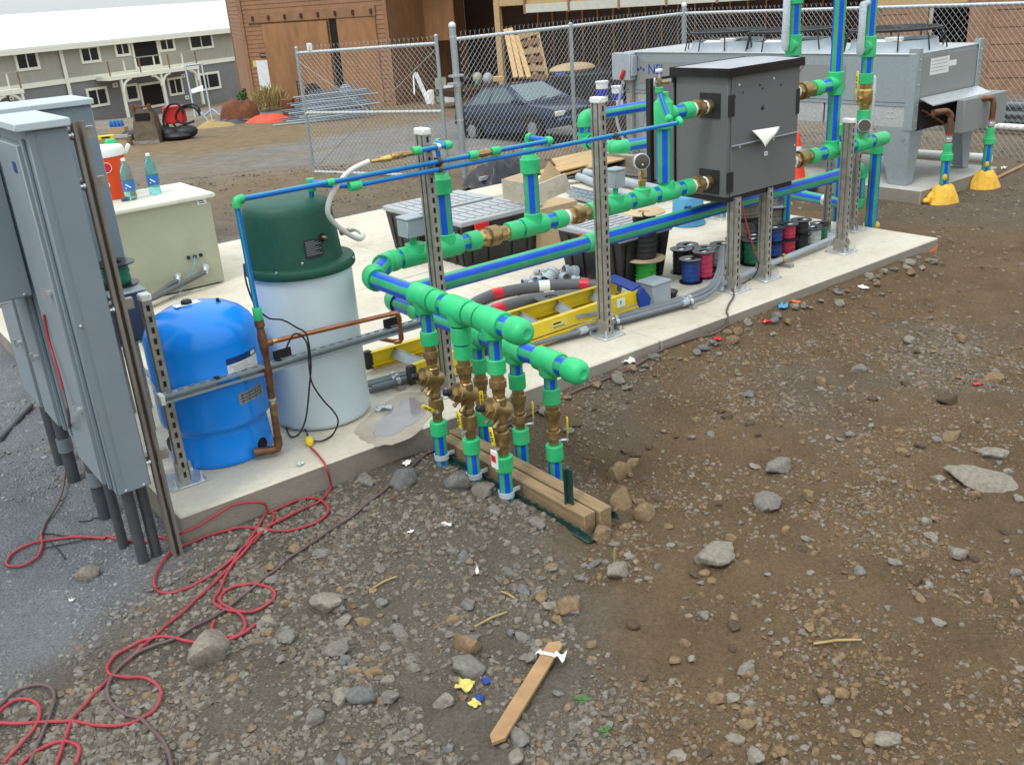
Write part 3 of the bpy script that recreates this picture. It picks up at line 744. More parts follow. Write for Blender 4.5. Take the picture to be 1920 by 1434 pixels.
# long run
def ux(a,b,f,*k,**kw): return f(sm,(a,UY,UZ),(b,UY,UZ),*k,**kw)
tee(sm,(2.555,UY,UZ),X,.185,.056,Z,.10,.014)
ux(2.40,2.47,pipe,.043); collar(sm,(2.405,UY,UZ),(2.445,UY,UZ),.053)
ux(2.64,2.70,pipe,.043)
tee(sm,(2.755,UY,UZ),X,.17,.056,Z,.075,.050)
ux(2.83,2.90,pipe,.043); ux(2.885,2.965,collar,.052); ux(2.967,3.175,union,.056,tape=(0,0))
ux(3.165,3.255,collar,.052); ux(3.25,3.29,pipe,.043)
tee(sm,(3.355,UY,UZ),X,.175,.056,Z,.075,.050)
ux(3.44,3.51,pipe,.043); ux(3.505,3.585,collar,.052); ux(3.60,3.79,union,.056,tape=(1,0)); ux(3.775,3.865,collar,.052)
ux(3.86,3.92,pipe,.043); tee(sm,(4.0,UY,UZ),X,.19,.055,Z,.10,.016)
ux(4.09,4.145,pipe,.043); tee(sm,(4.225,UY,UZ),X,.175,.055,Z,.10,.020)
ux(4.31,4.37,pipe,.043); tee(sm,(4.445,UY,UZ),X,.17,.055,Z,.075,.048)
ux(4.52,4.60,pipe,.043); ux(4.585,4.665,collar,.052); ux(4.672,4.800,union,.056,tape=(1,1))
part('nipple',MB().along((4.80,UY,UZ),X,[(0,.038),(.02,.042),(.10,.042)],20),'bronze',sm)
def jbox(c,s,h):
    o=part('junction_box',MB().box((c[0]-s/2,c[1]-s/2,c[2]),(c[0]+s/2,c[1]+s/2,c[2]+h*.86),.004),'pvclight',sm)
    part('box_lid',MB().box((c[0]-s/2-.004,c[1]-s/2-.004,c[2]+h*.86+.001),(c[0]+s/2+.004,c[1]+s/2+.004,c[2]+h),.005),'pvclight',o)
    part('box_stub',MB().cyl((c[0],c[1],UZ+.05),(c[0],c[1],c[2]),.014,n=14),'green',o)
jbox((2.545,UY,.842),.105,.105); jbox((4.005,UY,.845),.085,.115)
# gauge facing away, its plain back to the viewer
gs=part('gauge_stem',MB().along((4.225,UY,.82),Z,[(0,.024),(.03,.024),(.032,.010),(.05,.010),(.055,.014),(.075,.014),(.08,.008),(.10,.008)],14),['brass'],sm)
gd=V((-.55,-.82,.12)).normalized(); gc=V((4.215,UY-.01,.965))
g=part('pressure_gauge',MB().along(gc+gd*-.022,gd,[(0,.046),(.003,.05),(.034,.05),(.04,.047),(.04,.001)],32,cap=False),'galvbright',sm)
part('gauge_back',MB().along(gc+gd*.0185,gd,[(0,.044),(.002,.044),(.003,.040)],32),'gaugeface',g)
part('gauge_plug',MB().along(gc+gd*.021+V((.003,0,-.018)),gd,[(0,.007),(.005,.007),(.006,.004)],10),'galvbright',g)
# uprights with reducers
def upright(x,ztop,cone=True):
    pipe(sm,(x,UY,UZ+.07),(x,UY,ztop-.005),.043,ph=2)
    b=MB().along((x,UY,ztop-.01),Z,[(0,.046),(0,.049),(.004,.056),(.078,.056),(.080,.050),(.10,.040),(.102,.032),(.135,.030),(.137,.021),(.155,.021)],24)
    part('reducer',b,'green',sm,ang=22); return ztop+.145
zt=upright(2.755,1.035); part('riser_tube',MB().cyl((2.755,UY,zt-.02),(2.755,UY,1.275),.0125,n=14),'tubeblue',sm)
zt=upright(3.355,1.045); part('riser_tube',MB().cyl((3.355,UY,zt-.02),(3.355,UY,1.235),.0125,n=14),'tubeblue',sm)
pipe(sm,(4.42,UY,UZ+.07),(4.42,UY,1.145),.045,ph=2)
b=MB().along((4.42,UY,1.135),Z,[(0,.048),(0,.055),(.005,.059),(.155,.059),(.162,.054),(.175,.04),(.19,.034),(.215,.034),(.218,.022)],24)
b.along((4.42,UY,1.217),X,[(.02,.050),(.085,.048),(.088,.042)],24); part('branch_tee',b,'green',sm)
pipe(sm,(4.50,UY,1.217),(4.59,UY,1.217),.041); collar(sm,(4.585,UY,1.217),(4.665,UY,1.217),.052)
union(sm,(4.672,UY,1.217),(4.800,UY,1.217),.056,tape=(1,1)); part('nipple',MB().along((4.80,UY,1.217),X,[(0,.038),(.02,.042),(.10,.042)],20),'bronze',sm)
bt=V((4.30,4.20,1.185)); tp=PY(1236,168,4.22)
part('link_tube',MB().cyl(PY(1254,222,4.12),tp-Z*.01,.0125,n=12),'tubeblue',sm)
b=MB().along(tp-Z*.02,Z,[(0,.020),(.004,.024),(.03,.024),(.034,.02)],16); b.sph(PY(1254,222,4.12),.024,14,8); part('tube_socket',b,'green',sm)
b=MB().along(tp+Z*.012,Z,[(0,.012),(.02,.014),(.03,.012),(.045,.016),(.06,.010)],12); b.along(tp+V((.02,0,.035)),X,[(0,.009),(.04,.011),(.045,.015),(.055,.015)],10); b.along(tp+V((0,0,.04)),-X,[(0,.008),(.035,.008)],10)
hb=part('hose_bib',b,'bronze',sm)
part('bib_wheel',MB().along(tp+Z*.072,Z,[(0,.004),(.03,.004)],8).along(tp+Z*.10,Z,[(0,.02),(.003,.022),(.014,.022),(.017,.02)],10),'whiteplastic',hb)
part('bib_key',MB().box((tp.x-.045,tp.y-.006,tp.z+.02),(tp.x-.03,tp.y+.006,tp.z+.07),.003),'galvbright',hb)
# --- return manifold
LZ,LX,LY=.465,2.48,4.5
rm=thing('return_manifold','green and blue lower pipe manifold passing under the heater to the tall risers','pipe manifold',(LX,3.086,-.13))
for y0,y1 in((4.38,3.70),(3.57,3.40),(3.27,3.15),(3.02,2.94)): pipe(rm,(LX,y0,LZ),(LX,y1,LZ))
for y in(3.637,3.335,3.086): tee(rm,(LX,y,LZ),-Y,.150,.055,-Z,.075,.038)
collar(rm,(LX,4.12,LZ),(LX,4.19,LZ),.053); endcap(rm,(LX,2.955,LZ),-Y,.056)
elbow(rm,(LX,4.42,LZ),-Y,(1,1,0),.052,.06)
ce=V((LX+.08,LY,LZ)); pipe(rm,V((LX,4.42,LZ))+d45*.03,ce-d45*.01,.046)
elbow(rm,ce,-d45,X,.052,.05)
pipe(rm,(2.58,LY,LZ),(4.02,LY,LZ),.0495,ph=2); collar(rm,(3.965,LY,LZ),(4.06,LY,LZ),.060,'coupling'); pipe(rm,(4.05,LY,LZ),(6.90,LY,LZ-.004),.0495,ph=2)
SB=(.340,.265,.150,0,0,.058,-.018,-.34)
for i,y in enumerate((3.637,3.335,3.086)):
    bv=riser(rm,LX,y,.42,SB,False)
    lever(bv,(LX,y,.075),(.8,-.5,0) if i else (-.6,-.8,0),(0,0,1),.115,.062)
# big elbow and drop at the far end of the return
RX=6.93
elbow(rm,(RX,LY,LZ),-X,-Z,.056,.07); pipe(rm,(RX,LY,LZ-.06),(RX,LY,.20),.048,ph=2)
elbow(rm,(RX,LY,.16),Z,Y,.054,.075)
q0=V((RX,LY+.06,.16)); q1=PX(1480,361,RX)
pipe(rm,q0,q1,.043); part('pipe_clamp',MB().along(q0.lerp(q1,.38),(q1-q0),[(0,.046),(.001,.048),(.03,.048),(.03,.046)],20),'galvbright',rm)
part('pipe_foot',MB().cyl((RX-.06,LY-.02,0),(RX-.06,LY-.02,.12),.012,n=10),'galvdull',rm)
# --- timber sleeper, rails and stake round the risers
for k,(x0,x1,lb) in enumerate(((2.250,2.314,'nearer of the two weathered square timbers laid between the riser pipes'),(2.320,2.386,'farther of the two weathered square timbers laid between the riser pipes'))):
    solo('timber',MB().box((x0,2.63-.02*k,-.155),(x1,3.70+.03*k,-.036+.004*k),.003),'timber',lb,'timber','timbers between the risers')
def rail(p0,p1,lb):
    p0=V(p0);p1=V(p1); b=MB().bar(p0,p1,.034,.006,c=.002).bar(p0+Z*.014,p1+Z*.014,.006,.03); 
    d=(p1-p0).normalized()
    for i in range(int((p1-p0).length/.055)): b.box(tuple(p0+d*(.02+i*.055)+V((-.004,-.008,.027))),tuple(p0+d*(.02+i*.055)+V((.004,.008,.034))))
    solo('steel_post',b,'tpost',lb,'post')
rail((2.222,2.56,-.112),(2.222,3.66,-.108),'dark green studded steel post lying along the near side of the timbers')
rail((2.412,2.60,-.105),(2.412,3.66,-.10),'dark green studded steel post lying along the far side of the timbers')
q=P(1068,978,-.13); b=MB().box((q.x-.02,q.y-.004,-.4),(q.x+.02,q.y+.003,.13)).box((q.x-.004,q.y-.03,-.4),(q.x+.004,q.y-.0042,.13))
solo('steel_post',b,'tpost','short dark green steel post standing upright at the timber ends','post')
for i,(y) in enumerate((3.57,3.30,3.055)):
    b=MB().along((HX,y,-.075),Z,[(0,.0325),(.0005,.036),(.026,.036),(.0265,.0325)],20,cap=False); b.box((HX+.03,y-.004,-.07),(HX+.075,y+.004,-.053))
    part('pipe_strap',b,'clearwrap',sm)
# --- small blue tubing
wl=thing('water_tubing','thin blue tubing with green elbows running above the tanks along the strut posts','tubing',(1.55,4.03,0))
def tb(p0,p1,r=.0125): return part('tube',MB().cyl(p0,p1,r,n=14,pat=[0,0,0,0,1,0,0]*2,ph=.3),['tubeblue','greenpipe'],wl)
def tsock(p,d,L=.045,r=.020): p=V(p);d=V(d).normalized(); return part('socket',MB().along(p-d*L/2,d,[(0,r*.8),(0,r*.94),(.003,r),(L-.003,r),(L,r*.94),(L,r*.8)],16),'green',wl)
def telb(c,d1,d2,r=.020,L=.034):
    c=V(c);d1=V(d1).normalized();d2=V(d2).normalized()
    return part('elbow',MB().tube([c+d1*L,c+d1*L*.45,c+(d1+d2)*L*.12,c+d2*L*.45,c+d2*L],r,14),'green',wl)
t1=1.233; ty=4.03
telb((1.555,ty,t1),X,-Z); tb((1.585,ty,t1),(2.80,ty,t1)); tb((1.555,ty,t1-.03),(1.562,ty,.735))
tsock((1.562,ty,.715),Z,.06,.021)
tsock((2.82,ty,t1),X,.05,.022)
part('check_valve',MB().along((2.845,ty,t1),X,[(0,.013),(.012,.018),(.03,.021),(.06,.021),(.08,.017),(.10,.013)],8),'bronze',wl)
tsock((2.96,ty,t1),X,.05,.022); tb((2.975,ty,t1),(3.30,ty,t1)); telb((3.335,ty,t1),-X,Y); tb((3.335,ty,t1),(3.35,UY,t1),.0125)
telb((3.352,UY,t1+.004),-Y,-Z)
t2=1.196; tb((2.155,ty,t2),(4.33,ty,t2)); telb((4.34,ty,t2),-X,V((.05,.5,.3)))
tsock((2.135,ty,t2),X,.06,.024); tb((2.125,ty,t2),(2.04,4.22,t2)); tsock((2.02,4.25,t2),Z,.06,.022); tb((2.02,4.25,t2-.02),(2.02,4.30,1.03))
tsock((2.013,ty+.0,t1),X,.035,.016); tb((2.02,4.04,t1-.004),(2.02,4.25,t2+.01))
t3=1.303; b0=V((2.49,ty,t3)); tsock(b0,X,.045,.022); tb((2.50,ty,t3),(2.66,ty,t3)); telb((2.69,ty,t3),-X,Y); tb((2.69,ty+.02,t3),(2.74,UY-.02,t3-.01)); telb((2.752,UY,t3-.012),-Y,-Z)
b=MB().along((2.235,ty,t3-.012),X,[(0,.009),(.05,.010),(.055,.015),(.09,.016),(.10,.019),(.115,.013),(.12,.010)],10); part('hose_barb',b,'brass',wl)
b=MB().along((2.35,ty,t3-.006),X,[(0,.012),(.01,.019),(.035,.020),(.04,.012),(.05,.018),(.075,.019),(.08,.014),(.12,.015)],8); b.along((2.385,ty,t3-.005),-Y,[(0,.01),(.03,.01)],8); part('check_valve',b,'bronze',wl)
hp=[PY(692,303,ty),PY(655,322,ty),PY(625,360,4.05),PY(615,400,4.06),PY(640,430,4.10),PY(672,448,4.14),PY(680,440,4.22),PY(668,430,4.30),PY(655,432,4.36)]
part('hose',MB().tube(cr(hp,8),.0125,12),'hosewhite',wl)
b=MB().along(PY(655,432,4.36),-X,[(0,.014),(.03,.014),(.03,.018),(.05,.018)],10); part('hose_fitting',b,'bronze',wl)
for zc in(t1,t2,t3):
    b=MB().along((2.605,ty,zc),X,[(0,.015),(0,.018),(.02,.018),(.02,.015)],14,cap=False); b.box((2.604,ty+.014,zc-.018),(2.626,ty+.03,zc+.018)); part('tube_clamp',b,'coppold' if zc<1.3 else 'galvbright',wl)
b=MB().along((3.79,ty,t2),X,[(0,.015),(0,.018),(.02,.018),(.02,.015)],14,cap=False); part('tube_clamp',b,'coppold',wl)
# --- copper line on the pressure tank
cl=thing('copper_line','brown copper pipe climbing from the blue tank with a branch across the white tank','pipe',(1.55,4.0,0))
ux_=1.563
b=MB().along((ux_,ty,.705),-Z,[(0,.012),(.02,.012),(.02,.022),(.05,.024),(.055,.017),(.09,.019),(.10,.022),(.125,.022),(.13,.015)],10); part('adapter',b,'coppold',cl)
b=MB().cyl((ux_+.003,ty,.60),(ux_+.003,ty,.44),.015,n=14).cyl((ux_-.003,ty,.36),(ux_-.010,ty,.07),.0165,n=14); part('riser',b,'coppold',cl)
b=MB().along((ux_+.002,ty,.60),-Z,[(0,.019),(.01,.021),(.06,.021),(.065,.018),(.085,.018)],14); b.along((ux_,ty,.567),X,[(0,.017),(.045,.016)],14); part('tee',b,'coppold',cl)
b=MB().along((ux_,ty,.45),-Z,[(0,.019),(.04,.020),(.045,.016),(.09,.017)],12); part('coupling',b,'coppold',cl)
b=MB().along((ux_-.004,ty,.285),-Z,[(0,.017),(.005,.021),(.03,.021),(.035,.019),(.06,.021),(.075,.017)],8); b.along((ux_-.004,ty,.30),-Z,[(0,.019),(.012,.019)],14,mi=1); part('union',b,['bronze','galvbright'],cl)
telb2=part('elbow',MB().tube([(ux_-.010,ty,.10),(ux_-.011,ty,.06),(ux_-.018,ty+.004,.040),(ux_-.04,ty+.012,.036),(ux_-.12,ty+.045,.042)],.0205,14),'coppold',cl)
a0=V((ux_+.04,ty,.567)); a1=PY(737,588,ty); a2=PY(750,600,ty); a3=PY(752,637,ty)
part('branch_pipe',MB().cyl(a0,a1,.0115,n=14),'copper',cl); part('solder_joint',MB().along(a0-X*.01,X,[(0,.0135),(.035,.0135)],14),'brass',cl)
part('branch_elbow',MB().tube([a1-X*.02,a1+X*.01,a1+V((.024,0,-.006)),a1+V((.03,0,-.03)),a1+V((.03,0,-.05))],.014,14),'copper',cl)
b0_=a1+V((.03,0,-.04)); b1_=V((b0_.x,ty,a3.z)); part('drop_pipe',MB().cyl(b0_,b1_,.0115,n=14),'copper',cl)
part('branch_elbow',MB().tube([b1_+Z*.03,b1_+Z*.005,b1_+V((-.008,.004,-.008)),b1_+V((-.03,.02,-.008))],.014,14),'copper',cl)
part('end_pipe',MB().cyl(b1_+V((-.025,.016,-.008)),b1_+V((-.06,.12,-.008)),.0105,n=12),'copper',cl)
# ------------------------------------------------------------------ strut posts
def slotwall(b,x0,x1,y0,y1,z0,z1,ax,pitch=.050,sl=.028,sw=.014):
    # vertical wall with a column of slots; ax 'x' = wall spans x (thin in y)
    if ax=='x':
        xm=(x0+x1)/2; b.box((x0,y0,z0),(xm-sw/2,y1,z1)); b.box((xm+sw/2,y0,z0),(x1,y1,z1))
        z=z0
        while z<z1:
            b.box((xm-sw/2,y0+.0004,z),(xm+sw/2,y1,min(z1,z+pitch-sl))); z+=pitch
def strut_post(x,y,h,label,cap=True,z0=0.,plate=True,d=.082):
    t=thing('strut_post',label,'post',(x,y,z0),'galvanised strut posts on the pad')
    w=.0205; b=MB()
    slotwall(b,x-w,x+w,y-.002,y+.0005,z0+.006,h,'x')
    for k in range(2 if d>.05 else 1):
        ya=y+.041*k+.0006; yb=ya+.0398
        b.box((x-w,ya,z0+.006),(x-w+.003,ya+.013,h)); b.box((x-w+.0065,ya+.013,z0+.006),(x-w+.009,yb-.013,h)); b.box((x-w,yb-.013,z0+.006),(x-w+.003,yb,h))
        b.box((x+w-.003,ya,z0+.006),(x+w,yb,h)); b.box((x-w+.003,yb-.0025,z0+.006),(x+w-.003,yb,h))
    part('channel',b,'galvdull',t)
    if plate:
        p=part('base_plate',MB().box((x-.085,y-.055,z0+.001),(x+.085,y+.125,z0+.010),.002),'galvbright',t)
        s=MB().box((x-w-.006,y-.008,z0+.010),(x-w-.0015,y+d+.004,z0+.10)).box((x+w+.0015,y-.008,z0+.010),(x+w+.006,y+d+.004,z0+.10)).box((x-w-.006,y+d+.004,z0+.010),(x+w+.006,y+d+.009,z0+.10))
        part('base_bracket',s,'galvdull',t)
        for sx in(-.062,.062):
            for sy in(-.035,.105):
                part('anchor_bolt',MB().cyl((x+sx,y+sy,z0+.01),(x+sx,y+sy,z0+.055),.0055,n=8).cyl((x+sx,y+sy,z0+.01),(x+sx,y+sy,z0+.02),.011,n=6),'galvbright',t)
    if cap: part('end_cap',MB().box((x-w-.004,y-.006,h-.004),(x+w+.004,y+d+.004,h+.030),.006),'whiteplastic',t)
    return t
strut_post(2.58,4.063,1.365,'tall slotted strut post with white cap beside the grey junction box and green elbow')
strut_post(3.755,4.074,1.375,'tall slotted strut post with white cap standing behind the yellow ladder')
strut_post(4.946,4.084,.636,'short slotted strut post under the near corner of the dark heater',cap=False)
strut_post(5.291,4.098,.640,'short slotted strut post under the middle of the dark heater',cap=False)
strut_post(6.189,4.093,.945,'white capped strut post at the right end of the pad')
strut_post(1.11,4.088,PY(290,560,4.09).z,'slotted strut post with white cap in front of the blue tank',d=.041)
q=P(1356,409,0); strut_post(q.x,q.y,.70,'strut post behind the heater beside the blue bucket',cap=False)
q=P(1603,432,0); strut_post(q.x,q.y,.72,'strut post hidden behind the right pipes at the pad corner',cap=False)
q=P(1552,436,0); strut_post(q.x,q.y,.80,'strut post behind the wire spools at the back right of the pad',cap=False,d=.041)
# strut rail in front of the tanks
t=thing('strut_rail','horizontal galvanised strut rail crossing in front of the blue and white tanks','rail',(1.06,4.03,.44))
x0,x1,yf,zc=1.075,2.56,4.028,.443
b=MB().box((x0,yf,zc+.0085),(x1,yf+.003,zc+.0205)).box((x0,yf,zc-.0205),(x1,yf+.003,zc-.0085)).box((x0,yf+.003,zc-.0205),(x1,yf+.041,zc-.018)).box((x0,yf+.0385,zc-.018),(x1,yf+.041,zc+.018))
xx=x0
while xx<x1:
    b.box((xx,yf+.0125,zc+.018),(min(x1,xx+.022),yf+.0285,zc+.0203)); xx+=.05
b.box((x0,yf+.003,zc+.018),(x1,yf+.0125,zc+.0205)); b.box((x0,yf+.0285,zc+.018),(x1,yf+.0385,zc+.0205))
part('channel',b,'galv',t); part('end_cap',MB().box((x0-.016,yf-.004,zc-.025),(x0+.006,yf+.045,zc+.025),.004),'whiteplastic',t)
for xb in(1.32,1.62,2.22):
    part('strap',MB().box((xb,yf+.002,zc+.021),(xb+.022,yf+.05,zc+.025)).box((xb,yf+.044,zc-.02),(xb+.09,yf+.05,zc+.06)),'black',t)
# ------------------------------------------------------------------ blue pressure tank
def cylhit(px,py,c,r):
    d=ray(px,py); a=d.x*d.x+d.y*d.y; bb=-2*(d.x*c[0]+d.y*c[1]); cc=c[0]**2+c[1]**2-r*r
    t=(-bb-math.sqrt(max(0,bb*bb-4*a*cc)))/(2*a); return CAM+d*t
def cpat(parent,name,c,r,px,py,w,h,mt,dx=0.,dz=0.,n=8):
    # curved patch of a given size in metres centred on a picture point
    p=cylhit(px,py,c,r); a=math.atan2(p.y-c[1],p.x-c[0])+dx/r
    f=lambda u,v:(c[0]+r*math.cos(a+(u-.5)*w/r),c[1]+r*math.sin(a+(u-.5)*w/r),p.z+dz+(.5-v)*h)
    return part(name,MB().sheet(f,n,1),mt,parent)
def cpatch(parent,name,c,r,q,mt,n=8):
    # patch on a cylinder between two picture corners (top-left, bottom-right)
    p=[cylhit(*q[0],c,r),cylhit(*q[1],c,r)]; a=[math.atan2(v.y-c[1],v.x-c[0]) for v in p]
    f=lambda u,v:(c[0]+r*math.cos(a[0]+(a[1]-a[0])*u),c[1]+r*math.sin(a[0]+(a[1]-a[0])*u),p[0].z+(p[1].z-p[0].z)*v)
    return part(name,MB().sheet(f,n,1),mt,parent)
TC=(1.385,4.325); t=thing('pressure_tank','bright blue domed steel pressure tank strapped behind the strut rail','tank',(*TC,0))
b=MB().lathe([(0.001,.003),(.238,.003),(.243,.010),(.240,.03),(.236,.10),(.232,.150),(.232,.172),(.246,.186),(.258,.197),(.262,.215),(.262,.418),(.265,.424),(.265,.440),(.262,.446),(.262,.585),(.256,.625),(.238,.662),(.205,.695),(.155,.722),(.10,.738),(.04,.746),(.001,.747)],64,(*TC,0))
part('shell',b,'tankblue',t,ang=60)
lb=cpat(t,'label',TC,.2632,459,682,.185,.10,'label'); cpat(lb,'label_band',TC,.2638,459,682,.185,.030,'labelblue',0,.036)
cpat(lb,'label_emblem',TC,.2643,459,682,.035,.018,'whiteplastic',.065,.036)
for k in range(5): cpat(lb,'label_text',TC,.2637,459,682,.10-.02*(k%2),.003,'labelgrey',-.03+.008*(k%3),.008-k*.010,4)
pl=cpat(t,'rating_plate',TC,.2632,474,738,.16,.055,'labelgrey')
for k in range(3): cpat(pl,'plate_text',TC,.2637,474,738,.14,.004,'ink',0,.015-k*.015,4)
for k in range(4): cpat(pl,'plate_line',TC,.2638,474,738,.003,.05,'ink',-.06+.04*k,0,2)
hp_=V((1.508,4.118,.047)); nr=V((.5,-.86,0)).normalized()
part('pipe_hole_shade',MB().along(hp_-nr*.02,nr,[(0,.033),(.022,.033),(.0225,.03)],24),'dark',t)  # black disc on the base ring, painting the shade in the hole
vp=V((TC[0]-.03,TC[1]+.02,.742)); part('air_cap',MB().along(vp,Z,[(0,.022),(.005,.026),(.022,.023),(.025,.018)],20),'black',t,ang=50)
part('valve_guard',MB().box((vp.x-.06,vp.y-.028,.7455),(vp.x+.06,vp.y+.028,.749),.001),'whiteplastic',t)
vp=V((TC[0]+.10,TC[1]-.03,.728)); part('plug',MB().along(vp,Z,[(0,.014),(.008,.014),(.008,.008),(.025,.008)],12),'black',t)
# ------------------------------------------------------------------ brine tank
BC=(1.945,4.345); BR=.250
zr=cylhit(575,522,BC,BR).z
t=thing('brine_tank','white plastic cylinder tank with a dark green hood lid','tank',(*BC,0))
part('body',MB().lathe([(.001,.002),(.225,.002),(.243,.012),(BR,.035),(BR,zr-.05),(BR,zr+.01)],72,(*BC,0)),'polywhite',t,ang=60)
hc=(BC[0]-.022,BC[1]+.01)
b=MB().lathe([(BR+.001,zr-.004),(.268,zr-.004),(.272,zr+.002),(.272,zr+.030),(.266,zr+.040),(.20,zr+.045),(.001,zr+.045)],72,(*BC,0))
lid=part('lid_rim',b,'darkgreen',t,ang=50)
zt=PY(555,372,BC[1]).z+.012; H=zt-zr-.04
b=MB().lathe([(.238,zr+.040),(.236,zr+.055),(.226,zr+.04+H*.45),(.214,zr+.04+H*.80),(.207,zr+.04+H*.90),(.190,zr+.04+H*.965),(.15,zr+.04+H),(.001,zr+.04+H*1.015)],72,(*hc,0))
hood=part('hood',b,'darkgreen',t,ang=60)
p0=cylhit(569,452,hc,.2365); p1=cylhit(608,478,hc,.2365)
f=lambda u,v,rr=.0:(hc[0]+(.2325+.004*v+rr)*math.cos(A0+(A1-A0)*u),hc[1]+(.2325+.004*v+rr)*math.sin(A0+(A1-A0)*u),p0.z+(p1.z-p0.z)*v)
A0=math.atan2(p0.y-hc[1],p0.x-hc[0]);A1=math.atan2(p1.y-hc[1],p1.x-hc[0])
pl=part('warning_plate',MB().sheet(lambda u,v:f(u,v,.001),8,2),'ink',hood)
b=MB()
for k in range(9):
    v0=.10+k*.09; b.sheet(lambda u,v,v0=v0,k=k:f(.06+u*(.5+.35*((k*7)%3)/2),v0+v*.03,.0022),4,1)
part('plate_text',b,'labelgrey',pl)
hp_=cylhit(605,445,hc,.235); nr=(hp_-V((*hc,hp_.z))).normalized()
part('hood_hole_shade',MB().along(hp_-nr*.015,nr,[(0,.020),(.0165,.020),(.017,.017)],20),'dark',hood); part('overflow_fitting',MB().along(hp_-nr*.01,nr,[(0,.009),(.03,.009),(.034,.006)],10),'bronze',hood)  # the hole is a black disc, its shade painted on the hood
for px,py in((567,494),(663,483),(518,512)):
    q=cylhit(px,py,BC,.2725); n=(q-V((*BC,q.z))).normalized(); part('screw',MB().along(q-n*.002,n,[(0,.006),(.004,.006),(.005,.003)],8),'galvbright',lid)
# black power cord of the brine tank: down, a tangle of loops in front of the tank, into the yellow plug
pts=[(457,495,4.12),(462,530,4.08),(478,572,4.06),(503,596,4.05),(530,600,4.03),(556,614,4.02),(574,626,4.0),(581,660,3.99),(583,690,3.99),(580,725,3.99),(577,760,4.0),(572,790,4.0)]
pts=[PY(a,b_,y) for a,b_,y in pts]+[P(560,814,.012),P(545,818,.012),P(537,800,.012),P(545,783,.03),P(560,782,.03),P(570,800,.02),P(578,818,.015)]
cc=thing('power_cord','thin black power cord looping in front of the white tank','cord',(1.8,4.0,0))
part('cord',MB().tube(cr(pts,7),.0042,8),'cord_black',cc)
pts=[PY(536,660,4.02),PY(540,645,4.0),PY(552,626,3.99),PY(568,632,3.99),PY(577,650,3.985),PY(580,690,3.985),PY(586,720,3.99),PY(606,750,3.99),PY(626,772,3.99),PY(634,790,3.985),P(625,813,.012),P(605,826,.012),P(586,827,.012)]
part('cord',MB().tube(cr(pts,7),.0042,8),'cord_black',cc)
pq=P(581,834,.0); d=(P(585,848,0)-pq).normalized()
pl=thing('cord_plug','yellow plug joining the black cord to the red extension cord','plug',(pq.x,pq.y,0))
part('plug_body',MB().along(pq+Z*.022-d*.02,d,[(0,.016),(.004,.020),(.03,.021),(.034,.018),(.05,.016),(.056,.010)],14),'yellowlever',pl); part('plug_head',MB().along(pq+Z*.022-d*.05,d,[(0,.008),(.03,.012)],10),'black',pl)
# ------------------------------------------------------------------ electrical cabinets at the left
def screw(b,p,n,r=.006):
    if isinstance(b,MB): b.along(V(p),n,[(0,r),(.003,r),(.005,r*.5)],8)
    else: b.append((V(p),V(n),r))
def screws(name,lst,mt,pa):
    for p,n,r in lst: q=MB(); screw(q,p,n,r); part(name,q,mt,pa)
def cabinet(name,label,x0,x1,y0,y1,z0,z1,lid=True,door=True,mt='greypaint'):
    t=thing(name,label,'cabinet',((x0+x1)/2,(y0+y1)/2,z0),'electrical cabinets at the left')
    part('case',MB().box((x0,y0,z0),(x1,y1,z1),.004),mt,t)
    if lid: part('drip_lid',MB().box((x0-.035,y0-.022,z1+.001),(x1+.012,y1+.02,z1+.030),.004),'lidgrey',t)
    if door:
        d=part('door',MB().box((x0-.028,y0+.075,z0+.03),(x0-.001,y1-.02,z1-.05),.004),'greydoor',t)
        part('door_flange',MB().box((x0-.014,y0+.045,z0+.015),(x0-.0012,y0+.072,z1-.03),.002),'greypaint',t)
        for zz in(z0+.35,z1-.6): part('latch',MB().box((x0-.045,y0+.10,zz),(x0-.0285,y0+.135,zz+.012)).box((x0-.06,y0+.112,zz-.012),(x0-.045,y0+.120,zz+.026)),'galvbright',d)
    b=[]; screw(b,(x0+.035,y0-.0005,z0+.012),-Y); screw(b,(x1-.03,y0-.0005,z0+.012),-Y); screw(b,(x0+.02,y0-.0005,(z0+z1)/2),-Y)
    screws('screw',b,'galvbright',t)
    part('edge_fold',MB().box((x0+.028,y0-.0022,z0+.004),(x0+.030,y0-.0002,z1-.004)),'greydoor',t)
    return t
c1=cabinet('cabinet','nearest tall narrow grey electrical cabinet with drip lid beside the brown post',.735,.872,3.72,4.17,.225,1.655)
b=MB().box((.69,3.735,.50),(.7065,3.80,1.50))
c2=cabinet('cabinet','second grey electrical cabinet, just behind the nearest one',.725,.872,4.30,4.64,.30,1.668)
c3=cabinet('cabinet','third grey electrical cabinet farther along the rack',.735,.872,4.70,5.15,.265,1.62)
c4=cabinet('cabinet','far tall grey cabinet with a flat lid, its top against the grey house',1.10,1.355,5.2,5.55,.35,1.605,door=False)
c5=cabinet('switch_box','grey switch box at the left picture edge, its bottom half way up the rack',.49,.712,4.24,4.52,.965,1.56,lid=False,door=False)
part('label_plate',MB().box((.7062,3.87,1.50),(.7068,3.93,1.54)),'labelblue',c1)
q=PY(0,560,4.24)
part('hasp',MB().box((.53,4.23,.945),(.62,4.25,.955)).box((.56,4.225,.92),(.57,4.235,.955)),'galvbright',c5)
gr=thing('wall_unit','olive grey louvred air unit behind the cabinets','air unit',(.98,5.0,1.5))
a,b_=PY(48,203,5.6),PY(113,212,5.6)
part('case',MB().box((a.x,5.6,1.30),(b_.x+.05,5.9,a.z+.0),.004),'tan',gr)
b=MB()
for k in range(14):
    xk=a.x+.015+k*(b_.x+.03-a.x)/14; b.box((xk,5.592,a.z-.10),(xk+.010,5.5995,a.z-.02))
part('louvre',b,'black',gr)
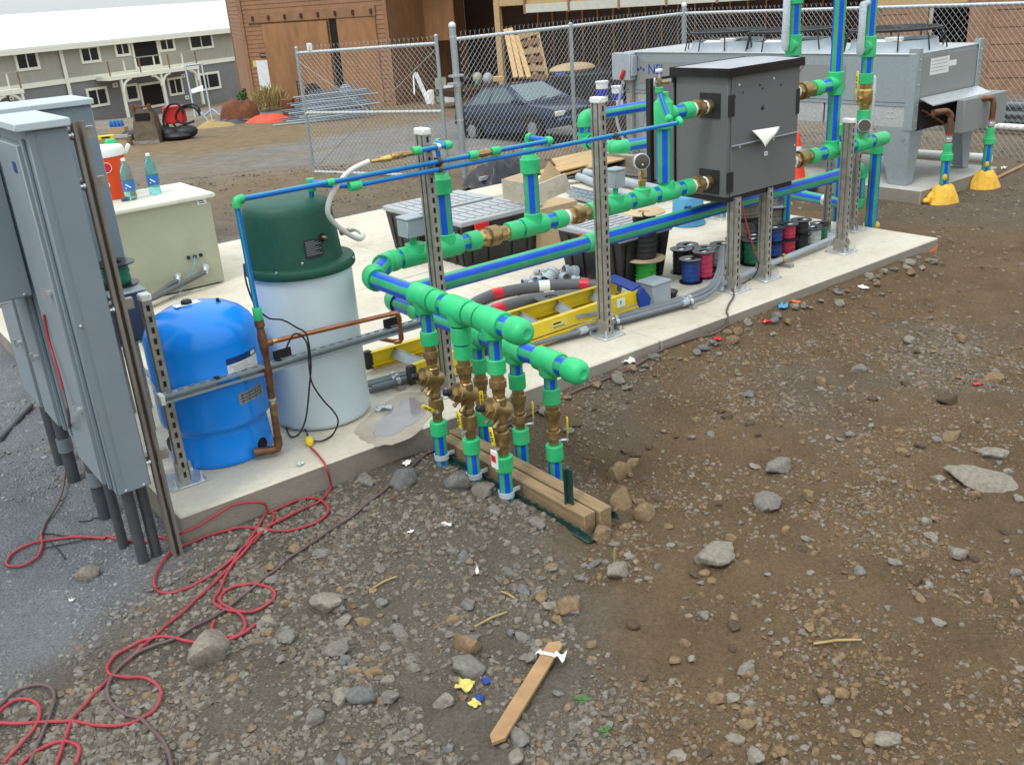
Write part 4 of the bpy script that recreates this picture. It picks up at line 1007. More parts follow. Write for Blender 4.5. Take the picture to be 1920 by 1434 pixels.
def conduit(p0,p1,r,label,mt='pvcdark',grp='conduits below the cabinets',cp=None):
    t=thing('conduit',label,'conduit',p1,grp); part('tube',MB().cyl(p0,p1,r,n=16),mt,t)
    if cp: part('coupling',MB().along(V(p0).lerp(V(p1),cp),V(p1)-V(p0),[(0,r),(0,r+.006),(.07,r+.006),(.07,r)],16),'pvc',t)
conduit((.785,3.79,.22),(.785,3.79,-.25),.0235,'left one of the dark conduit pair under the nearest cabinet')
conduit((.845,3.80,.22),(.845,3.80,-.25),.0225,'right one of the dark conduit pair under the nearest cabinet')
conduit((.76,3.98,.22),(.76,3.98,-.25),.021,'dark conduit under the back of the nearest cabinet')
conduit((.775,4.30,.30),(.775,4.30,-.25),.028,'conduit with a grey coupling under the second cabinet',cp=.35)
conduit((.80,4.50,.30),(.80,4.50,-.25),.022,'thinner conduit behind the coupled one under the second cabinet')
conduit((.77,4.80,.26),(.77,4.80,-.25),.030,'conduit under the third cabinet',cp=.3)
conduit((.77,5.05,.26),(.77,5.05,-.25),.030,'farthest conduit under the third cabinet')
a,b_=PG(60,765),PG(0,830); t=solo('loose_conduit',MB().cyl(a+Z*.02,b_+Z*.02,.016,n=12),'pvcdark','dark conduit lying on the gravel at the left edge','conduit')
# brown post beside the cabinet
px_,py_=.912,3.735
t=thing('rack_post','brown weathered steel channel post beside the nearest cabinet','post',(px_,py_,-.13))
w=.0205; b=MB()
b.box((px_-w,py_-w,-.3),(px_-.010,py_-w+.003,1.665)).box((px_+.010,py_-w,-.3),(px_+w,py_-w+.003,1.665)).box((px_-.012,py_+w-.006,-.3),(px_+.012,py_+w-.003,1.665)).box((px_-w,py_-w+.003,-.3),(px_-w+.003,py_+w,1.665)).box((px_+w-.003,py_-w+.003,-.3),(px_+w,py_+w,1.665))
b.box((px_-.010,py_-w+.003,-.3),(px_-.007,py_-w+.012,1.665)).box((px_+.007,py_-w+.003,-.3),(px_+.010,py_-w+.012,1.665))
part('channel',b,'brownstrut',t)
for zz in(.30,1.60,1.42,.95):
    part('rack_arm',MB().box((px_-w-.003,py_+w+.001,zz),(px_+.06,py_+w+.03,zz+.041)),'galvdull',t)
    part('bolt',MB().along((px_-w-.002,py_-.004,zz+.02),-X,[(0,.011),(.006,.011),(.006,.006),(.03,.006)],6).along((px_-.02,py_+.03,zz+.035),-X,[(0,.010),(.008,.010),(.008,.006),(.02,.006)],6),'galvbright',t)
# dark junction box with a spool on it
q=P(246,655,0); a=PY(215,560,4.75); c_=PY(282,540,4.75)
t=thing('pump_box','dark blue grey equipment box on the pad behind the strut post','box',(1.2,4.9,.3))
xa,xb=PY(236,600,4.78).x,PY(284,600,4.78).x; za,zb=PY(270,637,4.78).z,PY(272,545,4.78).z
part('case',MB().box((xa-.05,4.78,za),(xb,5.15,zb),.004),'boxdark',t); part('cover',MB().box((xa-.055,4.774,zb+.001),(xb+.006,5.155,zb+.012),.003),'galv',t)
for k,(xx,yy) in enumerate(((xa,4.80),(xb-.03,4.80),(xa,5.12),(xb-.03,5.12))): part('leg',MB().box((xx,yy,0),(xx+.03,yy+.03,za-.001)),'galvdull',t)
BLK=(xa,xb,zb)
pb=P(320,850,0)
b=MB().along(pb+Z*.045,X,[(0,.03),(.01,.04),(.05,.043),(.09,.04),(.10,.03)],14); solo('rubber_boot',b,'black','crumpled black rubber boot lying behind the strut post foot','scrap')
# low grey pipes behind the blue tank
for k,(p0,p1) in enumerate((((205,640),(360,770)),((235,610),(372,745)))):
    solo('floor_conduit',MB().cyl(P(*p0,.04),P(*p1,.04),.015,n=12),'pvc',('lower' if k==0 else 'upper')+' grey conduit running on the pad behind the blue tank','conduit')
# ------------------------------------------------------------------ tan equipment cabinet and what stands on it
TZ=.672; t=thing('tan_cabinet','low tan steel cabinet with a pale lid at the back of the pad','cabinet',(1.95,7.6,0))
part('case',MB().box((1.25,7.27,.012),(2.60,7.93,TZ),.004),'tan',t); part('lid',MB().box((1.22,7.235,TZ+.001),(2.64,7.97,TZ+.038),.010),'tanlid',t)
q=PY(378,378,7.268); part('label',MB().box((q.x-.035,7.2675,q.z-.02),(q.x+.035,7.2695,q.z+.02)),'label',t)
part('label_text',MB().box((q.x-.026,7.2662,q.z+.002),(q.x+.012,7.2674,q.z+.010)).box((q.x-.020,7.2662,q.z-.012),(q.x+.022,7.2674,q.z-.005)),'inkblue',t)
for px,py in((353,483),(365,481),(376,478)):
    q=PY(px,py,7.268); part('gland',MB().along(q,-Y,[(0,.014),(.012,.014),(.012,.010),(.025,.009)],10),'black',t)
q=PY(413,527,7.268); bb=[]; screw(bb,q,-Y,.008); q=PY(210,402,7.23); screw(bb,q,-Y,.008); screws('screw',bb,'galvdull',t)
def flex(pts,r,mt,parent,name='flex_conduit'): return part(name,MB().tube(cr(pts,8),r,12),mt,parent)
for a_,m_,e_ in(((333,517),(318,535),(295,552)),((384,500),(365,520),(310,548))):
    q=PY(*a_,7.25); g=part('conduit_elbow',MB().along(PY(*a_,7.268),-Y,[(0,.025),(.02,.025)],14).along(q+V((0,-.02,0)),V((-.4,-.3,-1)),[(0,.022),(.05,.022)],12),'galvbright',t)
    flex([q+V((-.01,-.03,-.03)),PY(*m_,7.19),PY(*e_,7.12),PY(e_[0]-25,e_[1]+12,7.05),PY(e_[0]-60,e_[1]+22,7.0)],.020,'ducthose',g)
part('signal_wire',MB().tube(cr([PY(365,481,7.24),PY(363,500,7.2),P(345,540,.05),P(318,560,.01)],8),.004,6),'bucketblue',t)
TT=TZ+.038
q=P(218,375,TT); cx,cy=q.x+.0,q.y+.16; r=.165; hh=PY(210,271,cy).z-TT
t=thing('drink_cooler','orange drink cooler with a white lid and spigot on the tan cabinet','cooler',(cx,cy,TT))
part('body',MB().lathe([(.001,.002),(r*.93,.002),(r*.95,.01),(r*.97,hh*.4),(r,hh*.80),(r*1.0,hh*.82)],48,(cx,cy,TT)),'orange',t)
part('lid',MB().lathe([(r*1.03,hh*.815),(r*1.06,hh*.82),(r*1.06,hh*.95),(r*1.0,hh*.985),(r*.6,hh*1.0),(.001,hh*1.0)],48,(cx,cy,TT)),'whiteplastic',t)
nz=(V((0,0,0))-V((cx,cy,0))).normalized(); sd=Z.cross(nz)
b=MB().along(V((cx,cy,TT+hh*.30))+nz*r*.95,nz,[(0,.022),(.012,.022),(.012,.012),(.05,.012)],10); b.along(V((cx,cy,TT+hh*.27))+nz*(r+.045),Z,[(-.03,.008),(.09,.008)],8); part('spigot',b,'whiteplastic',t)
e=part('emblem',MB().along(V((cx,cy,TT+hh*.63))+nz*r*.985+sd*.02,nz,[(0,.042),(.003,.042),(.0035,.04)],24),'redtape',t); part('emblem_ring',MB().along(V((cx,cy,TT+hh*.63))+nz*(r*.99)+sd*.02,nz,[(0,.040),(.003,.040),(.0035,.036),(.0005,.035)],24,cap=False),'whiteplastic',t)
h=V((cx,cy,TT))-sd*(-r*1.05); 
for s in(1,): part('handle',MB().bar(V((cx,cy,TT+hh*.80))+sd*r*1.04,V((cx,cy,TT+hh*.98))+sd*(r*1.32),.03,.02,up=nz,c=.005),'whiteplastic',t)
def bottle(px,py,name,label,mtl,water=True):
    q=P(px,py,TT); s=.31/.31
    t=thing(name,label,'bottle',(q.x,q.y,TT),'bottles on the tan cabinet')
    prof=[(.001,.004),(.035,.002),(.044,.012),(.045,.03),(.0425,.05),(.045,.07),(.045,.15),(.043,.158),(.0455,.168),(.044,.20),(.036,.235),(.024,.262),(.0145,.28),(.013,.292)]
    part('bottle_body',MB().lathe(prof,28,(q.x,q.y,TT)),mtl,t); part('cap',MB().lathe([(.015,.290),(.0165,.291),(.0165,.308),(.014,.311),(.001,.311)],16,(q.x,q.y,TT)),'label',t)
    part('wrapper',MB().lathe([(.0458,.075),(.0460,.076),(.0460,.146),(.0458,.147)],28,(q.x,q.y,TT)),'waterblue',t)
    d=(V((0,0,0))-V((q.x,q.y,0))).normalized(); sd=Z.cross(d)
    b=MB()
    for k in range(7):
        u=-.022+.011*(k%4)+.004*(k//4); w=TT+.095+.03*((k*5)%7)/7; n=(d+sd*u/.046).normalized(); b.sph(V((q.x,q.y,w))+n*.0462,.0055,8,5)
    part('wrapper_print',b,'whiteplastic',t); return t
bottle(247,375,'water_bottle','left clear teal water bottle close beside the orange cooler','bottle')
bottle(292,364,'water_bottle','right clear teal water bottle standing alone on the tan cabinet','bottle')
q=P(232,372,TT)+V((.05,.24,0)); b=MB().lathe([(.001,.001),(.05,.001),(.052,.02),(.05,.27),(.035,.33),(.02,.36),(.02,.40),(.001,.40)],20,(q.x,q.y,TT)); b.box((q.x-.03,q.y-.02,TT+.36),(q.x+.05,q.y+.02,TT+.42),.01)
solo('spray_bottle',b,'green','green bottle half hidden behind the orange cooler','bottle')
q=P(236,377,TT); solo('padlock',MB().box((q.x-.03,q.y-.02,TT+.001),(q.x+.03,q.y+.02,TT+.03),.005),'boxdark','small dark box at the foot of the orange cooler','box')
# ------------------------------------------------------------------ dark heater box on posts
hx0,hx1,hy0,hy1,hz0,hz1=4.845,5.555,4.105,4.545,.645,1.405
t=thing('heater','dark grey steel heat exchanger cabinet with sloping lid on strut posts','heater',(5.2,4.3,hz0))
part('case',MB().box((hx0,hy0+.003,hz0),(hx1,hy1,hz1),.003),'heater',t)
zs=PY(1430,262,hy0).z
up_=part('upper_panel',MB().box((hx0+.03,hy0-.004,zs+.006),(hx1-.004,hy0+.0025,hz1-.002),.0015),'heater',t)
part('lower_panel',MB().box((hx0+.03,hy0-.004,hz0+.002),(hx1-.004,hy0+.0025,zs),.0015),'heater',t)
part('panel_flange',MB().box((hx0+.028,hy0-.022,zs+.0005),(hx1+.004,hy0-.0045,zs+.0055)),'heaterlid',t)
# lid: shallow hipped sheet with a deep black skirt
lx0,lx1,ly0,ly1=hx0-.03,hx1+.012,hy0-.03,hy1+.03; lz=hz1+.045
sk=MB().box((lx0,ly0,hz1-.008),(lx1,ly0+.005,lz)).box((lx0,ly1-.005,hz1-.008),(lx1,ly1,lz)).box((lx0,ly0+.005,hz1-.008),(lx0+.005,ly1-.005,lz)).box((lx1-.005,ly0+.005,hz1-.008),(lx1,ly1-.005,lz))
part('lid_skirt',sk,'blackshine',t)
ym=(ly0+ly1)/2
part('lid_top',MB().add([(lx0+.006,ly0+.006,lz-.004),(lx1-.006,ly0+.006,lz-.004),(lx1-.006,ly1-.006,lz-.004),(lx0+.006,ly1-.006,lz-.004),(lx0+.10,ym,lz+.012),(lx1-.10,ym,lz+.012)],[(0,1,5,4),(1,2,5),(2,3,4,5),(3,0,4)]),'heaterlid',t,ang=0)
# rear casing, a little wider
rc=part('rear_case',MB().box((hx0-.01,hy1+.012,.70),(hx1-.02,hy1+.20,hz1-.045),.003),'heater',t)
part('rear_frame',MB().box((hx0-.035,hy1+.205,.68),(hx1,hy1+.245,hz1-.03),.003).box((hx0-.03,hy1+.0005,hz1-.05),(hx1-.02,hy1+.012,hz1-.02)),'black',t)
part('rear_rim',MB().box((hx0-.012,hy1+.003,.70),(hx0-.0005,hy1+.011,hz1-.05)),'black',t)
part('floor_pan',MB().box((hx0+.01,hy0+.012,hz0-.035),(hx1-.02,hy1+.02,hz0-.001)),'black',t)
for z,yy in((1.217,4.25),(UZ,4.25)):
    part('port_plate',MB().box((hx0-.006,yy-.085,z-.075),(hx0-.0005,yy+.085,z+.08)).box((hx0-.004,hy0-.008,z-.06),(hx0+.055,hy0-.0045,z+.07)),'black',t)
z=PY(1488,190,hy0).z; part('port_plate',MB().box((hx1-.03,hy0-.009,z-.085),(hx1+.003,hy0-.0045,z+.075)).box((hx1+.0005,hy0-.003,z-.09),(hx1+.006,hy0+.24,z+.08)),'black',t)
b=[]
for px,py in((1386,160),(1451,148),(1387,276),(1450,262),(1489,273),(1492,313)):
    q=PY(px,py,hy0-.004); screw(b,q,-Y,.009)
screws('panel_bolt',b,'galvbright',t)
b=[]
for px,py in((1393,173),(1425,160),(1464,159),(1430,166),(1378,182)):
    screw(b,PY(px,py,hy0-.004),-Y,.006)
screws('knockout',b,'black',t); b=MB(); q=PY(1430,202,hy0-.004); b.sph(q,.016,10,6,(1,.4,1)); part('knockout',b,'black',t)
q=PY(1436,288,hy0-.004); part('inspection_tag',MB().box((q.x-.017,q.y-.0015,q.z-.014),(q.x+.017,q.y-.0002,q.z+.014)),'label',t); part('tag_print',MB().box((q.x-.008,q.y-.0024,q.z-.007),(q.x-.002,q.y-.0016,q.z+.006)).box((q.x+.002,q.y-.0024,q.z-.007),(q.x+.008,q.y-.0016,q.z+.006)),'labelgrey',t)
# sheet of paper caught in the flange
A,B,C_=PY(1410,246,hy0-.026),PY(1462,238,hy0-.026),PY(1430,278,hy0-.05); D=PY(1463,241,hy0-.03)
def pf(u,v):
    a=A.lerp(B,u); tip=C_+ (D-C_)*u*.0
    p=a.lerp(C_+(B-C_)*max(0,u-.35)*.75,v*(1-.12*u)); return p+V((0,-.030*math.sin(v*2.2)*(1-.5*u),.002))
o=solo('paper_sheet',MB().sheet(pf,10,10),'paper','white paper sheet hanging folded from the front of the dark heater','paper')
sm_=o.modifiers.new('thick','SOLIDIFY'); sm_.thickness=.0012
# red and black cable under the heater
pts=[PY(1388,372,4.10)]+[PY(a,b_,y) for a,b_,y in((1395,400,4.09),(1405,440,4.07),(1418,480,4.05),(1422,500,4.03))]+[P(1412,520,.012),P(1395,530,.012),P(1372,534,.012),P(1345,532,.012)]
hc_=thing('heater_cable','red and black cable dropping from the heater to the pad','cable',(5.0,4.05,0))
part('red_run',MB().tube(cr(pts[:4],7),.005,8),'cord_red',hc_); part('dark_run',MB().tube(cr(pts[3:7],7),.0048,8),'cord_black',hc_); part('red_run',MB().tube(cr(pts[6:],7),.005,8),'cord_red',hc_)
# ------------------------------------------------------------------ riser stack right of the heater
x2=PY(1566,165,UY).x; x3=PY(1624,150,UY).x; xe=PY(1648,258,UY).x
st=thing('riser_stack','tall green and blue pipes with gauges and valves right of the heater','pipes',(x2,UY,0))
def hvalve(z,lv):
    union(st,(hx1+.15,UY,z),(hx1+.36,UY,z),.060,'valve_union',tape=(1,0))
    v=part('ball_valve',MB().along((hx1-.02,UY,z),X,[(0,.042),(.07,.042),(.08,.048),(.10,.052),(.14,.050),(.17,.040)],20).along((hx1+.10,UY,z+.03),Z,[(0,.016),(.045,.014),(.05,.02),(.06,.02)],10),'brass',st)
    if lv: part('handle',MB().bar((hx1+.10,UY-.03,z+.085),(hx1+.135,UY-.09,z+.20),.02,.006,c=.002),'coppold',v)
    collar(st,(hx1+.352,UY,z),(hx1+.43,UY,z),.054)
hvalve(1.205,True); hvalve(UZ,False)
pipe(st,(hx1+.42,UY,1.205),(x2-.05,UY,1.205)); pipe(st,(hx1+.42,UY,UZ),(x2-.08,UY,UZ))
tee(st,(x2,UY,1.215),Z,.16,.056,-X,.085,.050,'elbow_tee')
pipe(st,(x2,UY,1.29),(x2,UY,2.7),.043,ph=2); pipe(st,(x2,UY,UZ+.06),(x2,UY,1.14),.045,ph=2)
tee(st,(x2,UY,UZ),X,.19,.056,Z,.08,.052)
pipe(st,(x2+.09,UY,UZ),(x3-.08,UY,UZ)); tee(st,(x3-.02,UY,UZ),X,.18,.056,Z,.08,.046)
pipe(st,(x3+.06,UY,UZ),(xe-.05,UY,UZ)); collar(st,(xe-.09,UY,UZ),(xe+.02,UY,UZ),.054); endcap(st,(xe+.015,UY,UZ),X,.053)
pipe(st,(x3,UY,UZ+.07),(x3,UY,.93),.041,ph=2); collar(st,(x3,UY,.905),(x3,UY,.985),.048)
v=part('ball_valve',MB().along((x3,UY,.985),Z,[(0,.034),(.03,.036),(.035,.045),(.05,.052),(.11,.055),(.14,.052),(.15,.042),(.185,.042)],24).along((x3,UY,1.07),-X,[(.03,.02),(.08,.018),(.085,.024),(.10,.024)],12),'brass',st)
lever(v,(x3-.06,UY,1.07),-X,Z,.20,.05)
collar(st,(x3,UY,1.17),(x3,UY,1.245),.050); pipe(st,(x3,UY,1.235),(x3,UY,1.37),.042,ph=2)
tee(st,(x3,UY,1.43),Z,.145,.054,-X,.075,.016); pipe(st,(x3,UY,1.50),(x3,UY,2.7),.043,ph=2)
# plastic wrapped thermometers
def thermo(x,y,z0,z1,r=.021):
    b=MB().loft([((x,y,z0),r*.7),((x,y,z0+.02),r*1.15),((x+.004,y,(z0+z1)/2),r),((x,y,z1-.02),r*1.1),((x,y,z1),r*.6)],12); return part('wrapped_thermometer',b,'clearwrap',st)
o=thermo(x3-.10,UY,1.38,1.74,.024); part('thermometer_stem',MB().cyl((x3-.09,UY,1.40),(x3-.03,UY,1.43),.018,n=12),'clearwrap',o)
part('thermometer_top',MB().cyl((x3-.10,UY,1.72),(x3-.03,UY,1.73),.022,n=12),'clearwrap',o)
thermo(x3+.055,UY-.02,.79,1.225,.023)
gd=V((-.75,-.62,.1)).normalized(); gc=V((x3-.06,UY-.05,.88))
part('gauge_pipe',MB().cyl((x3-.06,UY-.03,.79),gc,.008,n=8),'brass',st)
g=part('pressure_gauge',MB().along(gc-gd*.02,gd,[(0,.044),(.003,.048),(.034,.048),(.04,.045),(.04,.001)],28,cap=False),'galvbright',st); part('gauge_back',MB().along(gc+gd*.0205,gd,[(0,.043),(.002,.043)],28),'gaugeface',g)
# pipe behind the heater rising to the top edge
q=PY(1489,60,4.78); pb_=thing('rear_riser','green and blue riser pipe rising behind the heater lid','pipe',(q.x,4.78,0))
pipe(pb_,(q.x,4.78,-.05),(q.x,4.78,1.36),.030,ph=2); pipe(pb_,(q.x,4.78,1.35),(q.x,4.78,2.7),.046,ph=2)
zc=PY(1487,85,4.78).z; tee(pb_,(q.x,4.78,zc),Z,.15,.060,-X,.08,.018); collar(pb_,(q.x,4.78,PY(1490,8,4.78).z),(q.x,4.78,PY(1490,8,4.78).z+.08),.056)
b=MB().loft([((q.x-.10,4.78,zc-.03),.02),((q.x-.105,4.78,zc+.02),.03),((q.x-.10,4.78,zc+.20),.027),((q.x-.10,4.78,zc+.36),.027),((q.x-.10,4.78,zc+.38),.015)],12); part('wrapped_thermometer',b,'clearwrap',pb_)
# lower loose ends: two feet with foam, and the stub loop left of the heater
for px,py,zt_,r,lb in((1568,416,.72,.033,'blue striped pipe foot sealed with yellow foam at the back of the pad'),(1632,426,.60,.045,'blue striped pipe foot sealed with yellow foam at the pad corner')):
    q=P(px,py,-.02); t=thing('foamed_riser',lb,'pipe',(q.x,q.y,-.1)); pipe(t,(q.x,q.y,-.25),(q.x,q.y,zt_),r); collar(t,(q.x,q.y,zt_-.02),(q.x,q.y,zt_+.07),r*1.22)
    b=MB().sph((q.x+.03,q.y-.01,-.01),.05,14,8,(1,1,.8)); part('foam_seal',b,'foam',t)
lp=thing('return_loop','green and blue pipe loop on a stand left behind the heater','pipe',(7,6.4,0))
yy=6.3; a=PY(1165,278,yy); c=PY(1175,278,yy); 
e1=PY(1160,277,yy); pipe(lp,e1+X*.04,V((e1.x+1.0,yy,e1.z-.02)),.055)
b=MB(); u1=e1+V((0,.45,.02)); elbow(lp,e1,X,Y,.06,.085); pipe(lp,e1+Y*.07,u1-Y*.07,.052); elbow(lp,u1,-Y,Z,.06,.085); u2=u1+Z*.22; pipe(lp,u1+Z*.07,u2-Z*.07,.052); elbow(lp,u2,-Z,X,.06,.085); pipe(lp,u2+X*.07,u2+X*.9,.05); collar(lp,u2+X*.12,u2+X*.22,.062)
for xx in(.25,): part('stand',MB().cyl((e1.x+xx,yy,0),(e1.x+xx,yy,e1.z-.05),.012,n=8).cyl((e1.x+xx,yy,.001),(e1.x+xx,yy,.03),.03,n=8),'galvdull',lp)
# ------------------------------------------------------------------ roof style condenser on legs
cx0,cx1,cy0,cy1,cz0,cz1=8.5,9.635,5.02,8.80,.535,1.185
t=thing('condenser_unit','long galvanised fan condenser on legs standing on its own concrete pad','condenser',(9.0,6.9,0))
part('casing',MB().box((cx0,cy0,.76),(cx1,cy1,cz1),.004),'galv',t)
for k in range(4):
    ya=cy0+.02+k*.945; part('lower_panel',MB().box((cx0+.006,ya,cz0),(cx0+.03,ya+.925,.725),.003),'galvbright',t)
part('lower_core',MB().box((cx0+.032,cy0+.45,cz0+.01),(cx1-.02,cy1-.02,.755)),'heater',t)
part('belt_flange',MB().box((cx0-.006,cy0+.01,.728),(cx1+.004,cy1,.757)),'galv',t)
part('top_flange',MB().box((cx0-.012,cy0-.004,cz1+.001),(cx1+.012,cy1+.01,cz1+.012),.002),'galvbright',t)
for a,b_ in((5.75,6.9),(7.35,8.6)):
    o=part('coil_panel',MB().box((cx0-.004,a,.84),(cx0-.0005,b_,1.09),.001),'labelgrey',t)
q=PX(1245,132,cx0-.006); b=MB(); put_text(b,'NEI',q+V((0,.14,-.0)),-Y,Z,.16); 
for k in range(3): b.along(q+V((0,.42-.045*k,.02*(k%2))),-X,[(0,.018),(.002,.018)],4)
part('logo',b,'inkblue',t)
b=[]
for px,py in((1665,211),(1672,211),(1665,221),(1672,222),(1527,210),(1527,220)):
    q=PX(px,py,cx0+.005); screw(b,q,-X,.010)
screws('rivet',b,'galvbright',t)
# end face with corner posts
part('end_panel',MB().box((cx0+.03,cy0-.006,.80),(cx1-.03,cy0-.0005,cz1-.03)),'labelgrey',t)
for x in(cx0,cx1):
    s=1 if x==cx0 else -1
    part('corner_post',MB().box((min(x,x+s*.075),cy0-.018,cz0-.02),(max(x,x+s*.075),cy0-.0065,cz1+.055),.003).box((min(x-s*.010,x-s*.001),cy0-.018,cz0-.02),(max(x-s*.010,x-s*.001),cy0+.07,cz1+.055)),'galv',t)
b=[]
for z in(1.14,1.05,.92): screw(b,(cx1-.03,cy0-.019,z),-Y,.012); screw(b,(cx0+.04,cy0-.019,z),-Y,.010)
for z in(.74,.60): screw(b,(cx0+.05,cy0-.019,z),-Y,.010)
screws('corner_bolt',b,'galvbright',t)
q0,q1=PY(1743,142,cy0-.007),PY(1790,108,cy0-.007); lb_=part('rating_label',MB().box((q0.x,cy0-.008,q0.z),(q1.x-.09,cy0-.0066,q1.z+.03)).box((q1.x-.088,cy0-.008,q0.z+.05),(q1.x+.04,cy0-.0066,q1.z-.02)),'label',t)
b=MB()
for k in range(6): b.box((q0.x+.02,cy0-.0092,q0.z+.03+k*.03),(q1.x-.12,cy0-.0082,q0.z+.034+k*.03))
part('label_print',b,'labelgrey',lb_)
part('end_ledge',MB().add([(cx0+.08,cy0-.02,.80),(cx1-.03,cy0-.02,.80),(cx1-.03,cy0-.16,.745),(cx0+.08,cy0-.16,.745),(cx0+.08,cy0-.02,.79),(cx1-.03,cy0-.02,.79),(cx1-.03,cy0-.16,.735),(cx0+.08,cy0-.16,.735)],[(0,1,2,3),(7,6,5,4),(3,2,6,7),(0,3,7,4),(1,5,6,2)]),'galvbright',t)
# pipe hood
part('pipe_hood',MB().box((8.98,cy0-.24,.44),(cx1+.15,cy0-.165,.742),.003).box((8.98,cy0-.165,.735),(cx1+.15,cy0-.02,.742)).box((cx1+.12,cy0-.164,.44),(cx1+.15,cy0-.02,.734)),'labelgrey',t)
part('hood_shade',MB().box((cx0+.09,cy0-.005,.50),(cx1-.03,cy0+.03,.75)),'dark',t)  # near-black sheet painting the shade inside the pipe hood
b=MB()
for k in range(5): b.tube([(8.66+.07*k,cy0-.004,.68-.03*k),(8.68+.07*k,cy0-.05,.66-.03*k),(8.72+.07*k,cy0-.05,.63-.03*k),(8.72+.07*k,cy0-.004,.62-.03*k)],.010,8)
part('coil_bend',b,'coppold',t)
# legs: folded tapered sheet
def leg(x,y,sx,sy):
    h=cz0-.003; b=MB()
    b.prism([(x,y,h),(x,y+sy*.34,h),(x,y+sy*.19,.03),(x,y+sy*.16,.004),(x,y,.004)],(sx*.008,0,0))
    b.prism([(x+sx*.008,y,h),(x+sx*.22,y,h),(x+sx*.11,y,.03),(x+sx*.09,y,.004),(x+sx*.008,y,.004)],(0,sy*.008,0))
    return part('leg',b,'galv',t)
leg(cx0,cy0,1,1); leg(cx1,cy0,-1,1); leg(cx0,cy1,1,-1); leg(cx1,cy1,-1,-1); leg(cx0,6.9,1,1)
q=PX(1692,263,cx0-.002); b=MB(); screw(b,q,-X,.02); part('leg_plug',b,'labelgrey',t)
# fans
for px,py,k in((1305,100,0),(1443,98,1),(1655,96,2)):
    q=P(px,py,cz1); fy=q.y-.02; fx_=(cx0+cx1)/2-.03; r=.40
    sh=part('fan_shroud',MB().lathe([(r+.03,cz1+.012),(r+.005,cz1+.05),(r,cz1+.10),(r-.008,cz1+.10),(r,cz1+.05)],40,(fx_,fy,0)),'pvclight',t)
    part('fan_well_shade',MB().lathe([(r-.01,cz1+.03),(.001,cz1+.03)],32,(fx_,fy,0)),'dark',sh)  # flat disc, the shade down the well is in its black
    b=MB().cyl((fx_,fy,cz1+.03),(fx_,fy,cz1+.11),.09,n=20)
    for j in range(5):
        a=j*1.2566+.4; c,s=math.cos(a),math.sin(a)
        b.add([(fx_+c*.08-s*.05,fy+s*.08+c*.05,cz1+.05),(fx_+c*.08+s*.05,fy+s*.08-c*.05,cz1+.09),(fx_+c*.37+s*.10,fy+s*.37-c*.10,cz1+.09),(fx_+c*.37-s*.06,fy+s*.37+c*.06,cz1+.04)],[(0,1,2,3)])
    part('fan_blade',b,'paper' if k!=9 else 'black',sh)
    b=MB()
    for rr in(.12,.18,.24,.30,.36,.42): b.tube([(fx_+rr*math.cos(a),fy+rr*math.sin(a),cz1+.195) for a in np.linspace(0,2*math.pi,33)[:-1]],.006 if rr<.4 else .014,5,closed=True)
    for j in range(10):
        a=j*.628; c,s=math.cos(a),math.sin(a); b.tube([(fx_+c*.06,fy+s*.06,cz1+.197),(fx_+c*.42,fy+s*.42,cz1+.197),(fx_+c*.46,fy+s*.46,cz1+.15),(fx_+c*.49,fy+s*.49,cz1+.014)],.008,5)
    part('fan_guard',b,'black',t)
# disconnect switch at the far end
q=PX(1150,150,8.42); r_=PX(1183,100,8.42); ya,yb=sorted((q.y,r_.y)); za,zb=min(q.z,r_.z),max(q.z,r_.z)
d=thing('disconnect_switch','grey disconnect switch with a red handle beside the condenser end','switch box',(8.45,(ya+yb)/2,0),)
part('case',MB().box((8.40,ya,za),(8.492,yb,zb),.006),'pvclight',d); part('side_arm',MB().box((8.41,ya-.03,za+.05),(8.49,ya-.001,zb-.03),.003),'pvclight',d)
q=PX(1169,141,8.40); part('handle',MB().bar(q+V((-.02,.03,-.05)),q+V((-.02,-.03,.06)),.04,.03,up=X,c=.006),'red',d); part('post',MB().box((8.45,ya+.03,0),(8.49,ya+.07,za-.001)),'galvdull',d)
part('flex_conduit',MB().tube(cr([(8.43,ya+.15,za),(8.40,ya+.2,za-.25),(8.38,ya+.22,za-.5),(8.45,ya+.1,.02)],8),.018,8),'pvclight',d)
part('whip_fitting',MB().cyl((8.43,ya+.15,za-.05),(8.43,ya+.15,za-.001),.026,n=12),'galvbright',d)
